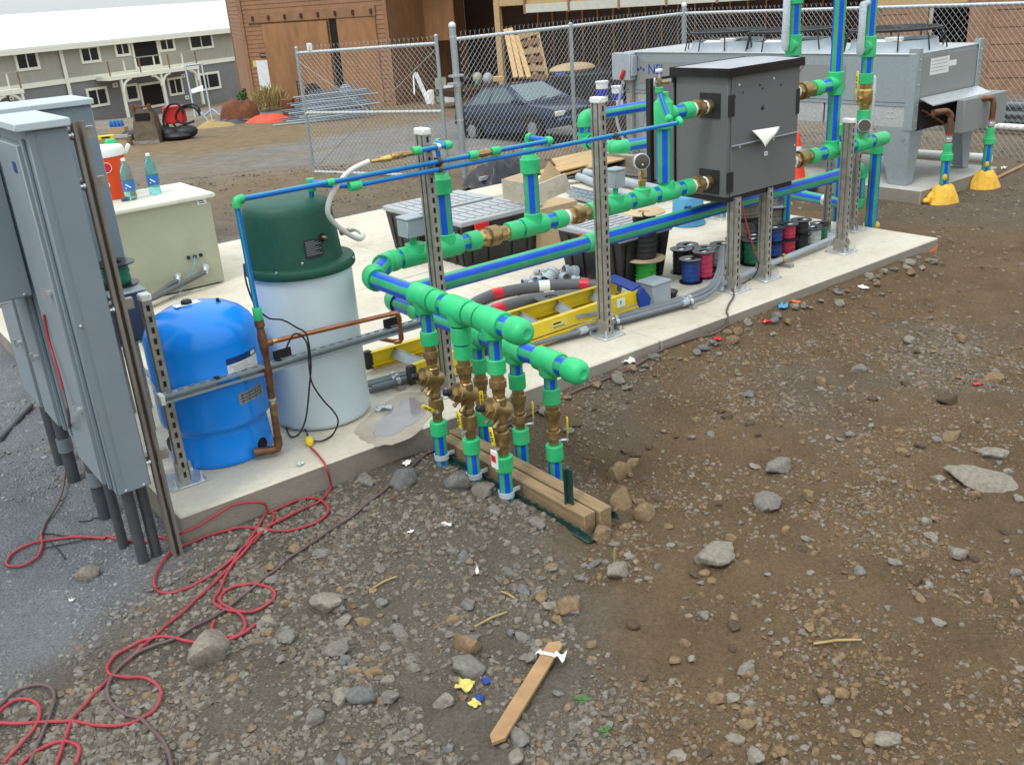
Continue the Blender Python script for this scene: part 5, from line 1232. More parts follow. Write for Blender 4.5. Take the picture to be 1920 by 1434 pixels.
# copper and green risers of the condenser with foam feet
for px,py,cxp,tops,lb,fl in((1768,362,8.86,.70,'nearer copper to green condenser pipe rising out of yellow foam',.20),(1847,330,9.78,.72,'farther copper to green condenser pipe rising out of yellow foam',.0)):
    x,y=PY(px,py,4.71).x,4.71; t2_=thing('condenser_pipe',lb,'pipe',(x,y,-.11),'condenser pipes in foam')
    z1=.40 if cxp<9 else .44; pipe(t2_,(x,y,-.3),(x,y,z1-.13),.040,ph=1)
    b=MB().along((x,y,z1-.15),Z,[(0,.05),(.004,.056),(.055,.056),(.06,.045),(.075,.045),(.078,.038),(.15,.038),(.155,.03)],20); part('reducer',b,'green',t2_)
    part('brass_collar',MB().along((x,y,z1),Z,[(0,.026),(.02,.026)],12).along((x,y,z1+.02),Z,[(0,.034),(.03,.034),(.034,.028),(.06,.028)],8,mi=1).along((x,y,z1+.08),Z,[(0,.03),(.012,.03)],14,mi=2),['brass','galvbright','redtape'],t2_)
    part('copper_pipe',MB().tube(cr([(x,y,z1+.07),(x,y,z1+.20),(x,y+.0,tops-.05),(x-.03,y+.02,tops-.01),(x-.09,y+.03,tops),(x-.20,y+.06,tops)] if cxp<9 else [(x,y,z1+.07),(x,y,tops-.07),(x,y+.01,tops-.02),(x-.02,y+.03,tops),(x-.10,y+.10,tops)],6),.027,14),'coppold',t2_)
    zf=gz(x,y); b=MB()
    def ff(u,v,x=x,y=y,zf=zf):
        a=u*6.2832; r=.045+.105*v**.75*(1+.25*noise.noise(V((math.cos(a)*1.2+x,math.sin(a)*1.2,v)))); z=zf+.16*(1-v**1.7)+.018*noise.noise(V((math.cos(a)*2,math.sin(a)*2,v*4+x)))-.03*v
        return (x+r*math.cos(a)*1.2,min(y+r*math.sin(a),4.783),z)
    b.sheet(ff,28,8); part('foam',b,'foam',t2_)
    part('foam_drip',MB().sph((x-.034,y-.022,.10),.02,8,6,(1,1,1.6)),'foam',t2_)
b=MB()
for k in range(7): b.sph((8.46+.045*k,4.765-.008*(k%2),-.10+.022*(k%3)),.05,10,7,(1.2,.7,.6+.15*(k%2)))
solo('foam_lump',b,'foam','spill of yellow foam between the condenser pad corner and the near pipe','foam')
q=P(1716,372,-.115); solo('paint_mark',MB().prism(blob(q,.07,.035,q.z,seed=5),(0,0,.006)),'spray','orange marking paint on the dirt at the condenser pad corner','paint mark')
# ------------------------------------------------------------------ chain link fence and gate
FY,FZ0,FZ1=9.9,-.10,1.49
def linkmesh(b,p0,p1,z0a,z0b,z1a,z1b,pitch=.068,r=.0019):
    p0=V(p0);p1=V(p1);L=(p1-p0).length;d=(p1-p0).normalized(); n=d.cross(Z)
    H=((z1a-z0a)+(z1b-z0b))/2; k=int((L+H)/pitch)
    def pt(s,h): f=s/L; return p0+d*s+Z*((z0a+(z0b-z0a)*f)+h*((z1a+(z1b-z1a)*f)-(z0a+(z0b-z0a)*f))/H)
    sl=1.15
    for sg in(1,-1):
        i=0; s=-H/sl
        while s<L+H/sl:
            # line from (s,0) to (s+sg*H/sl,H)
            a,b_=(s,s+H/sl) if sg>0 else (s+H/sl,s)
            h0,h1=0,H; s0,s1=a,b_
            def clip(sA,hA,sB,hB,lim,lo):
                if (sA<lim)==lo: 
                    f=(lim-sA)/(sB-sA); return lim,hA+(hB-hA)*f
                return sA,hA
            if max(s0,s1)>0 and min(s0,s1)<L:
                s0,h0=clip(s0,h0,s1,h1,0,True); s1,h1=clip(s1,h1,s0,h0,0,True)
                if s0>L: s0,h0=clip(s0,h0,s1,h1,L,False)
                if s1>L: s1,h1=clip(s1,h1,s0,h0,L,False)
                if abs(h1-h0)>.02: b.tube([pt(s0,h0)+n*(.002*sg),pt(s1,h1)+n*(.002*sg)],r,4,cap=False)
            s+=pitch
    s=pitch/2
    while s<L:
        q=pt(s,H); b.tube([q,q+Z*.035+d*.006],r,4,cap=False); b.tube([q+Z*.028+d*.002,q+Z*.06+d*.016],r*.9,3,cap=False); b.tube([q+Z*.028+d*.002,q+Z*.058-d*.014],r*.9,3,cap=False); s+=pitch
    return b
fe=thing('chain_fence','galvanised chain link fence along the back of the yard with its top rail','fence',(8.7,FY,-.1))
FC=(10.72,FY)
tops=[(6.80,FY),(8.61,FY),FC]
part('top_rail',MB().cyl((6.80,FY,FZ1-.01),(FC[0],FC[1],FZ1+.01),.021,n=12),'galvbright',fe)
part('chain_link',linkmesh(MB(),(6.84,FY-.025,0),(FC[0],FY-.025,0),FZ0,FZ0,FZ1+.02,FZ1+.02),'link',fe,ang=0,kind='stuff')
part('line_post',MB().cyl((8.61,FY,-.4),(8.61,FY,FZ1+.02),.026,n=14).sph((8.61,FY,FZ1+.02),.03,12,8),'galv',fe)
def bigpost(x,y,zt,r,nm,pa):
    o=part(nm,MB().cyl((x,y,-.4),(x,y,zt),r,n=20),'galv',pa); part('post_cap',MB().lathe([(r+.004,zt-.02),(r+.004,zt+.005),(r*.9,zt+.02),(r*.5,zt+.034),(.001,zt+.038)],20,(x,y,0)),'galvbright',o)
    for z in(zt-.14,.95,.55,.15): part('band',MB().along((x,y,z),Z,[(0,r),(0,r+.003),(.022,r+.003),(.022,r)],20,cap=False),'galvbright',o)
    return o
bigpost(*FC,FZ1+.12,.034,'corner_post',fe)
bigpost(6.78,FY,1.64,.040,'gate_post',fe)
part('latch_bracket',MB().box((6.70,FY-.05,1.06),(6.86,FY+.05,1.085)).box((6.66,FY-.06,.98),(6.75,FY+.03,1.0)),'galvbright',fe)
fs_=thing('chain_fence','galvanised chain link side fence behind the condenser at the right','fence',(11,6,-.1))
SX=(11.05,3.2)
part('top_rail',MB().cyl((FC[0],FC[1]-.03,FZ1+.01),(*SX,FZ1-.02),.021,n=12),'galvbright',fs_)
part('chain_link',linkmesh(MB(),(FC[0]-.025,FY-.05,0),(SX[0]-.025,SX[1],0),-.12,-.14,FZ1+.02,FZ1),'link',fs_,ang=0,kind='stuff')
for f in(.26,.62): 
    x=FC[0]+(SX[0]-FC[0])*f; y=FC[1]+(SX[1]-FC[1])*f
    if f>.5: continue
    part('line_post',MB().cyl((x+.03,y,-.4),(x+.03,y,FZ1+.02),.026,n=14),'galv',fs_)
# open gate leaf
gB=V((6.62,10.02,0)); gA=P(592,330,-.2); gA=V((5.80,12.05,0)); za,zb=-.12,-.06
gt=thing('chain_gate','open chain link gate leaf swung back from the fence','gate',(gB.x,gB.y,-.1))
zt1=PY(560,100,gA.y).z; zt2=PY(838,80,gB.y).z; zb1=PY(592,322,gA.y).z; zb2=PY(858,328,gB.y).z; zm1=PY(578,212,gA.y).z; zm2=PY(846,207,gB.y).z
GA=lambda z:V((gA.x,gA.y,z)); GB=lambda z:V((gB.x,gB.y,z))
part('frame_upright',MB().cyl(GA(zb1-.02),GA(zt1+.05),.022,n=14).sph(GA(zt1+.06),.026,10,7),'galv',gt); part('frame_upright',MB().cyl(GB(zb2-.02),GB(zt2+.07),.022,n=14).sph(GB(zt2+.08),.026,10,7),'galv',gt)
for a,b_ in((zt1,zt2),(zm1,zm2),(zb1,zb2)): part('frame_rail',MB().cyl(GA(a),GB(b_),.021,n=14),'galvbright',gt)
part('brace_rod',MB().cyl(GA(zb1+.03),GB(zt2-.05),.006,n=6),'galvdull',gt); part('brace_rod',MB().cyl(GA(zt1-.1),GA(zm1).lerp(GB(zm2),.5),.005,n=6),'galvdull',gt)
off=V((-.02,-.012,0)); part('chain_link',linkmesh(MB(),gA+off,gB+off,zb1+.01,zb2+.01,zt1+.03,zt2+.03),'link',gt,ang=0,kind='stuff')
q=GA(zt1).lerp(GB(zt2),.10); part('sign_clip',MB().box((q.x-.02,q.y-.03,q.z+.02),(q.x+.03,q.y+.03,q.z+.11),.004),'whiteplastic',gt)
# ------------------------------------------------------------------ storage totes
def tote(name,label,x0,x1,y0,y1,h,lat='x'):
    t=thing(name,label,'tote',((x0+x1)/2,(y0+y1)/2,0),'storage totes on the pad')
    i=.035; b=MB(); vs=[(x0+i,y0+i,.003),(x1-i,y0+i,.003),(x1-i,y1-i,.003),(x0+i,y1-i,.003),(x0,y0,h-.03),(x1,y0,h-.03),(x1,y1,h-.03),(x0,y1,h-.03)]
    b.add(vs,[(3,2,1,0),(0,1,5,4),(1,2,6,5),(2,3,7,6),(3,0,4,7),(4,5,6,7)])
    for f in(.15,.35,.65,.85):
        xx=x0+(x1-x0)*f; b.add([(xx-.02,y0+i-.012,.01),(xx+.02,y0+i-.012,.01),(xx+.02,y0-.008,h-.06),(xx-.02,y0-.008,h-.06)],[(0,1,2,3)])
        yy=y0+(y1-y0)*f; b.add([(x0+i-.012,yy+.02,.01),(x0+i-.012,yy-.02,.01),(x0-.008,yy-.02,h-.06),(x0-.008,yy+.02,h-.06)],[(0,1,2,3)])
    part('bin',b,'hdpe',t,ang=20)
    l=part('lid',MB().box((x0-.018,y0-.018,h-.029),(x1+.018,y1+.018,h+.012),.008),'totelid',t)
    n=9
    for k in range(n):
        for hf in(0,1):
            if x1-x0>y1-y0:
                a=x0+.04+(x1-x0-.08)*k/n; ya=(y0+.03,(y0+y1)/2+.012)[hf]; yb=((y0+y1)/2-.012,y1-.03)[hf]
                part('lid_rib',MB().box((a,ya,h+.0125),(a+(x1-x0-.08)/n*.62,yb,h+.019),.003),'totelid',l)
            else:
                a=y0+.04+(y1-y0-.08)*k/n; xa=(x0+.03,(x0+x1)/2+.012)[hf]; xb=((x0+x1)/2-.012,x1-.03)[hf]
                part('lid_rib',MB().box((xa,a,h+.0125),(xb,a+(y1-y0-.08)/n*.62,h+.019),.003),'totelid',l)
    if lat=='x': ym=(y0+y1)/2; part('latch',MB().box((x0-.032,ym-.07,h-.085),(x0-.0185,ym+.07,h-.012),.005),'red',t)
    else: part('latch',MB().box((x0+.10,y0-.032,h-.10),(x0+.24,y0-.0185,h-.02),.005),'red',t)
    return t
tote('storage_tote','front one of the two black totes with grey ribbed lids left of the cardboard box',4.06,4.84,6.03,6.50,.36,'y')
tote('storage_tote','rear one of the two black totes with grey ribbed lids, behind the front tote',4.02,4.78,6.62,7.10,.36,'y')
tote('storage_tote','black tote with grey lid and red latch just left of the cable spools',4.46,4.94,4.70,5.36,.36,'x')
# ------------------------------------------------------------------ cardboard box with raised flaps
t=thing('cardboard_box','open cardboard box with dusty white flaps at the back of the pad','box',(5.1,6.2,0))
bx0,bx1,by0,by1,bz=4.80,5.20,5.98,6.42,.34
part('box_body',MB().box((bx0,by0,.003),(bx1,by1,bz),.003),'cardboard',t)
def flap(a,b_,o,mt):
    a=V(a);b_=V(b_);o=V(o); n=(b_-a).cross(o).normalized()*.004
    return part('flap',MB().prism([a,b_,b_+o*1.0,a+o*1.0],n),mt,t)
def pflap(q,mt):
    p=[PY(*c) for c in q]; n=(p[1]-p[0]).cross(p[2]-p[0]).normalized(); n=n if n.y>0 else -n
    part('flap',MB().prism(p,n*.005),mt,t)
pflap(((941,336,5.90),(984,344,5.93),(982,381,5.975),(944,373,5.975)),'cardwhite')
pflap(((1006,347,5.92),(1060,325,5.86),(1072,356,5.88),(1014,380,5.97)),'cardwhite')
pflap(((1010,338,6.30),(1030,303,6.36),(1054,328,6.34),(1024,350,6.28)),'cardboard')
pflap(((984,346,6.02),(1010,338,6.30),(1024,350,6.28),(1004,372,5.99)),'cardboard')
pflap(((944,335,6.1),(985,322,6.36),(1008,340,6.30),(984,346,6.02)),'cardboard')
part('shipping_label',MB().box((bx1-.10,by0-.002,bz-.16),(bx1-.02,by0-.0005,bz-.06)),'paper',t)
# ------------------------------------------------------------------ yellow step ladder lying on the pad
t=thing('step_ladder','yellow fibreglass step ladder lying folded along the pad behind the front posts','ladder',(3.3,4.4,.04))
def chan(p0,p1,h,side,mt='yellow',name='rail',fl=.03):
    p0=V(p0);p1=V(p1); b=MB().bar(p0,p1,.004,h); s=V((0,side,0))
    for zz in(-1,1): b.bar(p0+Z*zz*(h/2-.002)+s*(fl/2+.002),p1+Z*zz*(h/2-.002)+s*(fl/2+.002),fl,.004)
    return part(name,b,mt,t)
nr=chan((2.46,4.235,.105),(4.14,4.225,.125),.085,1); fr=chan((2.42,4.66,.085),(4.28,4.56,.10),.085,-1)
chan((2.50,4.222,.035),(4.16,4.212,.045),.045,1,name='rear_rail',fl=.02); chan((2.44,4.70,.030),(4.2,4.60,.035),.045,-1,name='rear_rail',fl=.02)
for k in range(6):
    f=.06+k*.16; a=V((2.46+(4.14-2.46)*f,4.243,.10+.02*f)); c=V((2.42+(4.28-2.42)*f+.03,4.650-.10*f,.082+.015*f))
    s=part('step',MB().bar(a,c,.055,.004,up=(-.75,0,.65)).bar(a+V((.02,0,.018)),c+V((.02,0,.018)),.005,.018),'galv',t)
part('spreader',MB().bar((3.62,4.219,.125),(3.86,4.214,.10),.006,.022,up=Z).bar((3.66,4.205,.045),(3.88,4.203,.055),.006,.022).bar((3.87,4.212,.03),(3.87,4.212,.125),.02,.008,up=Y),'galv',t)
part('top_cap',MB().prism([(4.15,4.20,.0),(4.22,4.20,.015),(4.24,4.20,.10),(4.17,4.20,.185),(4.13,4.20,.15)],(0,.022,0)).prism([(4.10,4.23,.165),(4.18,4.23,.18),(4.30,4.60,.155),(4.22,4.60,.145)],(0,0,.014)),'scrapblue',t)
part('warning_label',MB().box((3.42,4.2248,.09),(3.55,4.2292,.135)),'scrapyellow',t); part('label_print',MB().box((3.44,4.2238,.118),(3.50,4.2247,.128)).box((3.44,4.2238,.098),(3.53,4.2247,.103)),'ink',t)
lq=part('brand_label',MB().box((3.96,4.2198,.095),(4.03,4.2238,.15)),'label',t); part('label_print',MB().box((3.985,4.2188,.11),(4.0,4.2197,.135)),'green',lq)
lb=part('name_plate',MB().box((2.92,4.2258,.07),(3.24,4.2322,.135)),'ink',t); b=MB(); 
for k,ch in enumerate('OELL'): put_text(b,ch,(2.97+.07*k,4.2252,.103),X,Z,.055)
part('name_print',b,'label',lb)
for q in((2.43,4.66,.085),(2.46,4.235,.10)): part('foot',MB().box((q[0]-.045,q[1]-.02,q[2]-.06),(q[0]+.004,q[1]+.02,q[2]+.05),.006),'black',t)
# ------------------------------------------------------------------ conduits along the pad front, clamps
def yc(x): return 4.385-.125*(x-2.3)
cb=thing('conduit_bundle','bundle of grey plastic conduits clamped along the front of the pad','conduits',(3.4,4.2,0))
for k,(dy,z,r) in enumerate(((-.045,.045,.014),(0,.047,.015),(.042,.046,.013),(-.012,.018,.014))):
    o=part('conduit',MB().cyl((2.25,yc(2.25)+dy,z),(4.50,yc(4.5)+dy,z),r,n=12),'pvc',cb)
    if k<3: part('sweep',MB().tube(cr([(4.50,yc(4.5)+dy,z),(4.62,yc(4.62)+dy+.01,z+.01),(4.74,4.12+dy*.6,.07),(4.84,4.15+dy*.5,.13),(4.90,4.185+dy*.3,.21),(4.93,4.20+dy*.2,.30)],6),r*.95,10),'pvc',cb)
    if k in(0,1): part('coupling',MB().along((4.40+.05*k,yc(4.4)+dy,z),X,[(0,r),(0,r+.006),(.07,r+.006),(.07,r)],12),'pvclight',cb)
part('coupling',MB().along((3.60,yc(3.6)-.045,.045),X,[(0,.015),(0,.022),(.06,.022),(.06,.015)],12),'pvclight',cb)
for x in(2.40,3.88,4.47):
    c=part('clamp_channel',MB().box((x-.02,yc(x)-.085,.002),(x+.02,yc(x)+.075,.020)).box((x-.02,yc(x)-.085,.020),(x-.016,yc(x)-.082,.030)),'galvdull',cb)
    for dy in(-.045,.0): part('clamp',MB().along((x-.012,yc(x)+dy,.046),X,[(0,.016),(0,.020),(.024,.020),(.024,.016)],12,cap=False).box((x-.012,yc(x)+dy-.006,.064),(x+.012,yc(x)+dy+.006,.085),.002),'galvbright',c)
# longer single conduit to the right end
a,c=P(1350,533,.05),P(1577,441,.05); cq=thing('floor_conduit','single pale grey conduit running along the pad past the wire spools','conduit',(a.x,a.y,0))
part('tube',MB().cyl(a,c,.021,n=14),'pvclight',cq)
for f in(.48,.98):
    q=a.lerp(c,f); part('clamp_channel',MB().box((q.x-.02,q.y-.09,.002),(q.x+.02,q.y+.06,.024)),'galvdull',cq); part('clamp',MB().along((q.x-.014,q.y,.05),X,[(0,.021),(0,.027),(.028,.027),(.028,.021)],12,cap=False).box((q.x-.012,q.y-.02,.075),(q.x+.012,q.y+.0,.092),.003),'brass',cq)
q=P(1245,573,0); b=MB(); t=thing('junction_box','pale grey square junction box at the top end of the ladder','box',(4.42,4.32,0))
part('box',MB().box((4.33,4.27,.002),(4.50,4.42,.135),.004),'pvclight',t); part('lid',MB().box((4.325,4.265,.136),(4.505,4.425,.150),.004),'pvclight',t)
# grey sweep elbows with red tape
for k,(pts,lb) in enumerate((([(880,574),(905,560),(940,548),(1000,538),(1060,533),(1115,534),(1160,542)],'upper long grey plastic sweep bend with red tape'),([(905,592),(935,578),(975,566),(1030,556),(1085,553),(1120,556)],'lower long grey plastic sweep bend beside the flat black reel'))):
    t=thing('conduit_sweep',lb,'conduit',P(1000,545,0),'grey sweep bends'); pp=cr([P(a,b_,.04) for a,b_ in pts],6); part('bend',MB().tube(pp,.037,16),'ducthose',t)
    part('red_tape',MB().tube(pp[9:13] if k==0 else pp[4:8],.0385,16,cap=False),'redtape',t)
    if k==0: part('red_tape',MB().tube(pp[27:30],.0385,16,cap=False),'redtape',t)
    part('paper_sticker',MB().tube(pp[19:22] if k==0 else pp[17:20],.038,16,cap=False),'label',t)
# ------------------------------------------------------------------ wire reels
def reel(name,label,x,y,z,rf,rw,h,wm,fm='blackshine',grp='wire reels on the pad',rz=0,hub=True,lab=True):
    t=thing(name,label,'wire reel',(x,y,z),grp); tk=.006
    part('flange',MB().lathe([(.012,.001),(rf,.001),(rf,tk),(rw*.6,tk+.001)],28,(x,y,z)),fm,t)
    f2=part('flange',MB().lathe([(rw*.6,h-tk-.001),(rf,h-tk),(rf,h),(rw*.55,h),(rw*.5,h-.012),(.016,h-.012),(.014,h-.05)],28,(x,y,z)),fm,t)
    prof=[(rw*.5,tk+.002)]; n=max(4,int((h-2*tk)/.013))
    for i in range(n):
        z0=tk+.003+(h-2*tk-.006)*i/n; z1=tk+.003+(h-2*tk-.006)*(i+1)/n; r=rw*(1+.035*math.sin(i*2.3+x*9)); prof+=[(r*.975,z0),(r,(z0+z1)/2)]
    prof+=[(rw*.97,h-tk-.003),(rw*.5,h-tk-.002)]
    part('wire',MB().lathe(prof,28,(x,y,z)),wm,t,ang=70)
    if lab:
        a=rz; part('reel_label',MB().box((x-rf*.25+.3*rf*math.cos(a),y-rf*.2+.3*rf*math.sin(a),z+h+.0005),(x+rf*.25+.3*rf*math.cos(a),y+rf*.15+.3*rf*math.sin(a),z+h+.0015)),'label',t)
    return t
# tall wooden reel standing on the bright green one
reel('wire_reel','bright green wire reel under the wooden cable reel',4.69,4.70,.002,.115,.078,.170,'w_green',lab=False)
t=reel('cable_reel','wooden flanged reel of black cable standing on the green reel',4.69,4.70,.176,.145,.082,.335,'w_black','spoolwood',lab=False)
part('cable_tail',MB().tube(cr([(4.63,4.66,.50),(4.60,4.62,.53),(4.58,4.60,.515),(4.60,4.585,.505)],6),.005,6),'cord_black',t)
RL=[('blue',4.90,4.46,'w_blue','blue wire reel standing nearest the front, beside the pink one',.130),
('pink',5.05,4.475,'w_pink','tall pink wire reel right of the nearest blue reel',.145),
('black',5.04,4.68,'w_black','black wire reel behind the nearest blue reel',.135),
('grey',5.17,4.74,'w_grey','grey wire reel behind the pink reel',.130),
('navy',5.16,4.56,'w_black','black wire reel right behind the pink reel',.135),
('white',5.33,4.56,'w_white','white wire reel with a label behind the near heater post',.130),
('green1',5.50,4.56,'w_dkgreen','dark green wire reel left of the middle heater post',.135),
('green2',5.52,4.42,'w_dkgreen','dark green wire reel in front, between the two heater posts',.140),
('navy2',5.66,4.50,'w_navy','navy wire reel right of the front dark green reel',.135)]
for nm,x,y,wm,lb,h in RL: reel('wire_reel',lb,x,y,.002,.082,.062,h*1.3,wm,rz=x*7)
S2=[('blue',5.79,4.44,'w_blue','blue'),('red',5.92,4.42,'w_red','red'),('black',6.08,4.42,'w_black','black'),('navy',5.84,4.60,'w_navy','navy')]
for nm,x,y,wm,cn in S2:
    reel('wire_reel','lower of the two stacked %s wire reels right of the heater posts'%cn,x,y,.002,.080,.060,.110,wm,lab=False)
    reel('wire_reel','upper of the two stacked %s wire reels right of the heater posts'%cn,x,y,.113,.080,.058,.112,wm,rz=x*5)
reel('wire_reel','white wire reel at the right end of the reels',6.24,4.42,.002,.080,.060,.130,'w_white',rz=1)
reel('wire_reel','green wire reel last at the right end, beside the white reel',6.38,4.46,.002,.080,.060,.130,'w_dkgreen',rz=2)
# big coils
q=P(1432,452,0)
reel('cable_reel','lower big reel of tan grey cable behind the heater posts',5.98,4.86,.002,.150,.115,.20,'w_grey','black',lab=False)
reel('cable_reel','upper big reel of tan grey cable behind the heater posts',5.98,4.86,.203,.150,.105,.18,'w_grey','black',lab=False)
reel('cable_reel','lower big reel of pale cable beside the tan one',6.38,4.92,.002,.150,.120,.22,'w_grey','black',lab=False)
reel('cable_reel','upper big reel of pale cable with a grey flange',6.38,4.92,.223,.155,.085,.20,'w_grey','pvclight',lab=False)
# flat reel by the ladder, reel on the dark box
q=P(1040,578,0); t=reel('cable_reel','black reel with a grey rim lying flat behind the ladder',q.x,q.y+.03,.002,.115,.085,.075,'w_black','pvcdark',lab=False)
reel('wire_reel','black reel of dark green wire on the dark equipment box',BLK[0]+.05,4.96,BLK[2]+.013,.10,.065,.115,'w_dkgreen',lab=False)
q=P(1262,560,0); part_=thing('wire_coil','small black coil of wire beside the junction box','coil',(q.x,q.y,0)); b=MB()
for k in range(5): b.tube([(q.x+(.045+.004*k)*math.cos(a),q.y+.04+(.045+.003*k)*math.sin(a),.01+.008*k) for a in np.linspace(0,6.28,20)],.004,5)
part('wire',b,'cord_black',part_)
# heap of plastic fittings
fit=[(985,528,.018,'pvclight'),(1000,522,.020,'pvclight'),(1012,527,.018,'bucketblue'),(1018,512,.018,'pvclight'),(1007,510,.016,'pvclight'),(1032,518,.038,'pvclight'),(1056,520,.028,'pvclight'),(1070,510,.036,'pvclight'),(1052,508,.012,'red'),(1080,524,.022,'pvclight'),(995,532,.017,'pvclight'),(1022,530,.016,'bucketblue')]
for k,(px,py,r,mt) in enumerate(fit):
    r*=1.35; q=P(px,py,r); a=k*1.3; d=V((math.cos(a),math.sin(a),.25*(k%3))); z=r*1.02
    q=V((q.x,q.y,z)); b=MB()
    if r>.034: b.along(q-d*r,d,[(0,r*.82),(0,r),(r*.7,r),(r*.75,r*.85),(r*1.5,r*.85),(r*1.55,r),(r*2.2,r),(r*2.2,r*.82),(r*1.2,r*.8)],18,cap=False); 
    else: b.along(q-d*r,d,[(0,r*.8),(0,r),(r*1.1,r),(r*1.15,r*.8),(r*2,r*.8),(r*2,r*.6),(r*.3,r*.6)],14,cap=False)
    lb={.038:'widest pale grey pipe coupling in the fittings heap',.036:'pale grey pipe elbow piece at the right of the fittings heap',.028:'mid sized pale grey coupling in the fittings heap',.012:'little red cap in the fittings heap'}.get(round(r/1.35,3),'small %s plastic fitting in the heap on the pad'%('blue' if mt=='bucketblue' else 'pale grey'))
    solo('pipe_fitting',b,mt,lb,'fitting','heap of plastic fittings')
q=P(1072,500,0); solo('pipe_fitting',MB().along((q.x,q.y,.075),V((.5,-.8,.3)),[(0,.028),(0,.034),(.03,.034),(.03,.028)],18,cap=False).along((q.x,q.y,.004),Z,[(0,.03),(.06,.03)],16),'pvclight','pale grey elbow standing on top of the fittings heap','fitting','heap of plastic fittings')
# bucket, cone
q=P(1290,420,0); t=thing('bucket','light blue plastic bucket standing upside down behind the heater','bucket',(q.x,q.y,0)); part('shell',MB().lathe([(.145,.002),(.15,.006),(.15,.02),(.142,.022),(.128,.24),(.12,.25),(.001,.25)],32,(q.x,q.y,0)),'bucketblue',t)
b=MB()
for k in range(5):
    aa=math.atan2(-q.y,-q.x)+.1*(k-2); b.box((q.x+.1365*math.cos(aa)-.004,q.y+.1365*math.sin(aa)-.004,.15),(q.x+.1365*math.cos(aa)+.004,q.y+.1365*math.sin(aa)+.004,.18+.01*(k%2)))
part('print',b,'inkblue',t)
q=P(1489,352,-.08); t=thing('traffic_cone','white and orange traffic cone standing behind the heater','cone',(q.x,q.y,-.08)); part('cone',MB().lathe([(.13,.03),(.12,.04),(.085,.22)],24,(q.x,q.y,-.08)),'orangenet',t); part('band',MB().lathe([(.085,.22),(.055,.42)],24,(q.x,q.y,-.08)),'label',t); part('tip',MB().lathe([(.055,.42),(.03,.55),(.025,.56),(.001,.56)],24,(q.x,q.y,-.08)),'orangenet',t); part('base',MB().box((q.x-.17,q.y-.17,-.08),(q.x+.17,q.y+.17,-.05),.01),'orangenet',t)
# ------------------------------------------------------------------ behind the pad: tarp, plywood, conduit lengths, tray
q=V((6.75,9.05,-.12))
def tarpf(u,v):
    a=u*6.283; r=v; x=.62*r*math.cos(a)*(1+.18*math.sin(3*a+1)); y=.34*r*math.sin(a)*(1+.2*math.cos(2*a))
    z=.30*(1-r**2.2)+.10*noise.noise(V((x*5,y*5,1)))*(1-r*.6)+.05*noise.noise(V((x*13,y*13,4)))
    return (q.x+x*.9+y*.1,q.y+y+x*.05,max(-.10,z-.10))
solo('black_tarp',MB().sheet(tarpf,48,16),'tarp','crumpled black plastic sheet heaped at the back edge of the pad','tarp')
a=[V((7.30,8.64,-.08)),V((8.50,8.72,-.055)),V((9.0,9.55,-.05)),V((7.95,9.62,-.075))]
solo('plywood_sheet',MB().prism(a,(0,0,.018)),'ply','bare plywood sheet lying on the dirt behind the pad','plywood')
a=[V((7.05,8.66,-.055)),V((7.75,8.70,-.05)),V((7.85,8.95,-.05)),V((7.15,8.95,-.055))]
solo('plywood_sheet',MB().prism([p+Z*.02 for p in a],(0,0,.016)),'pine','smaller board lying across the plywood sheet','plywood')
PL=[((1085,331),(1192,374),.055,'pvclight','thick pale grey plastic conduit lying behind the pad'),((1098,324),(1290,368),.060,'pvclight','longest thick pale grey conduit lying behind the pad'),((1090,318),(1250,338),.02,'pvcdark','thin dark conduit lying behind the pad, uppermost'),((1160,325),(1300,345),.02,'pvcdark','thin dark conduit lying behind the pad, second'),((1150,333),(1310,352),.02,'pvcdark','thin dark conduit lying behind the pad, third'),((1180,345),(1320,362),.02,'galvdull','thin tan conduit lying behind the pad'),((1040,338),(1100,328),.018,'pvcdark','short dark pipe lying on the board'),((1030,348),(1095,340),.018,'galvdull','short tan pipe lying on the board')]
for k,(p0,p1,r,mt,lb) in enumerate(PL):
    a,c=P(*p0,r+.0),P(*p1,r+.0); solo('loose_conduit',MB().cyl(a,c,r*.75,n=14),mt,lb,'conduit','loose conduits behind the pad')
for k,(p0,p1) in enumerate((((1065,355),(1135,372)),((1070,362),(1140,380)),((1075,369),(1140,386)))):
    a,c=P(*p0,.03+.0),P(*p1,.03); b=MB().bar(a,c,.09,.004)
    dd=(c-a).normalized(); s=dd.cross(Z)
    for sg in(-1,1): b.bar(a+s*.045*sg+Z*.012,c+s*.045*sg+Z*.012,.004,.028)
    for j in range(8): q=a.lerp(c,(j+.5)/8); b.bar(q-s*.04+Z*.005,q+s*.04+Z*.005,.03,.006)
    solo('channel_length',b,'galv','%s length of galvanised channel lying right of the cardboard box'%('upper','middle','lower')[k],'channel','galvanised channel lengths')
for k,(p0,p1,mt) in enumerate((((905,330),(985,312),'galv'),((900,336),(975,320),'galvbright'))):
    a,c=P(*p0,.02),P(*p1,.02); solo('channel_length',MB().bar(a,c,.05,.04),mt,('farther','nearer')[k]+' channel length lying by the black plastic sheet','channel','channel lengths by the tarp')
q=P(915,330,.03); solo('red_tag',MB().box((q.x-.05,q.y-.03,.042),(q.x+.02,q.y+.03,.048)),'redtape','scrap of red tape by the black plastic sheet','scrap')
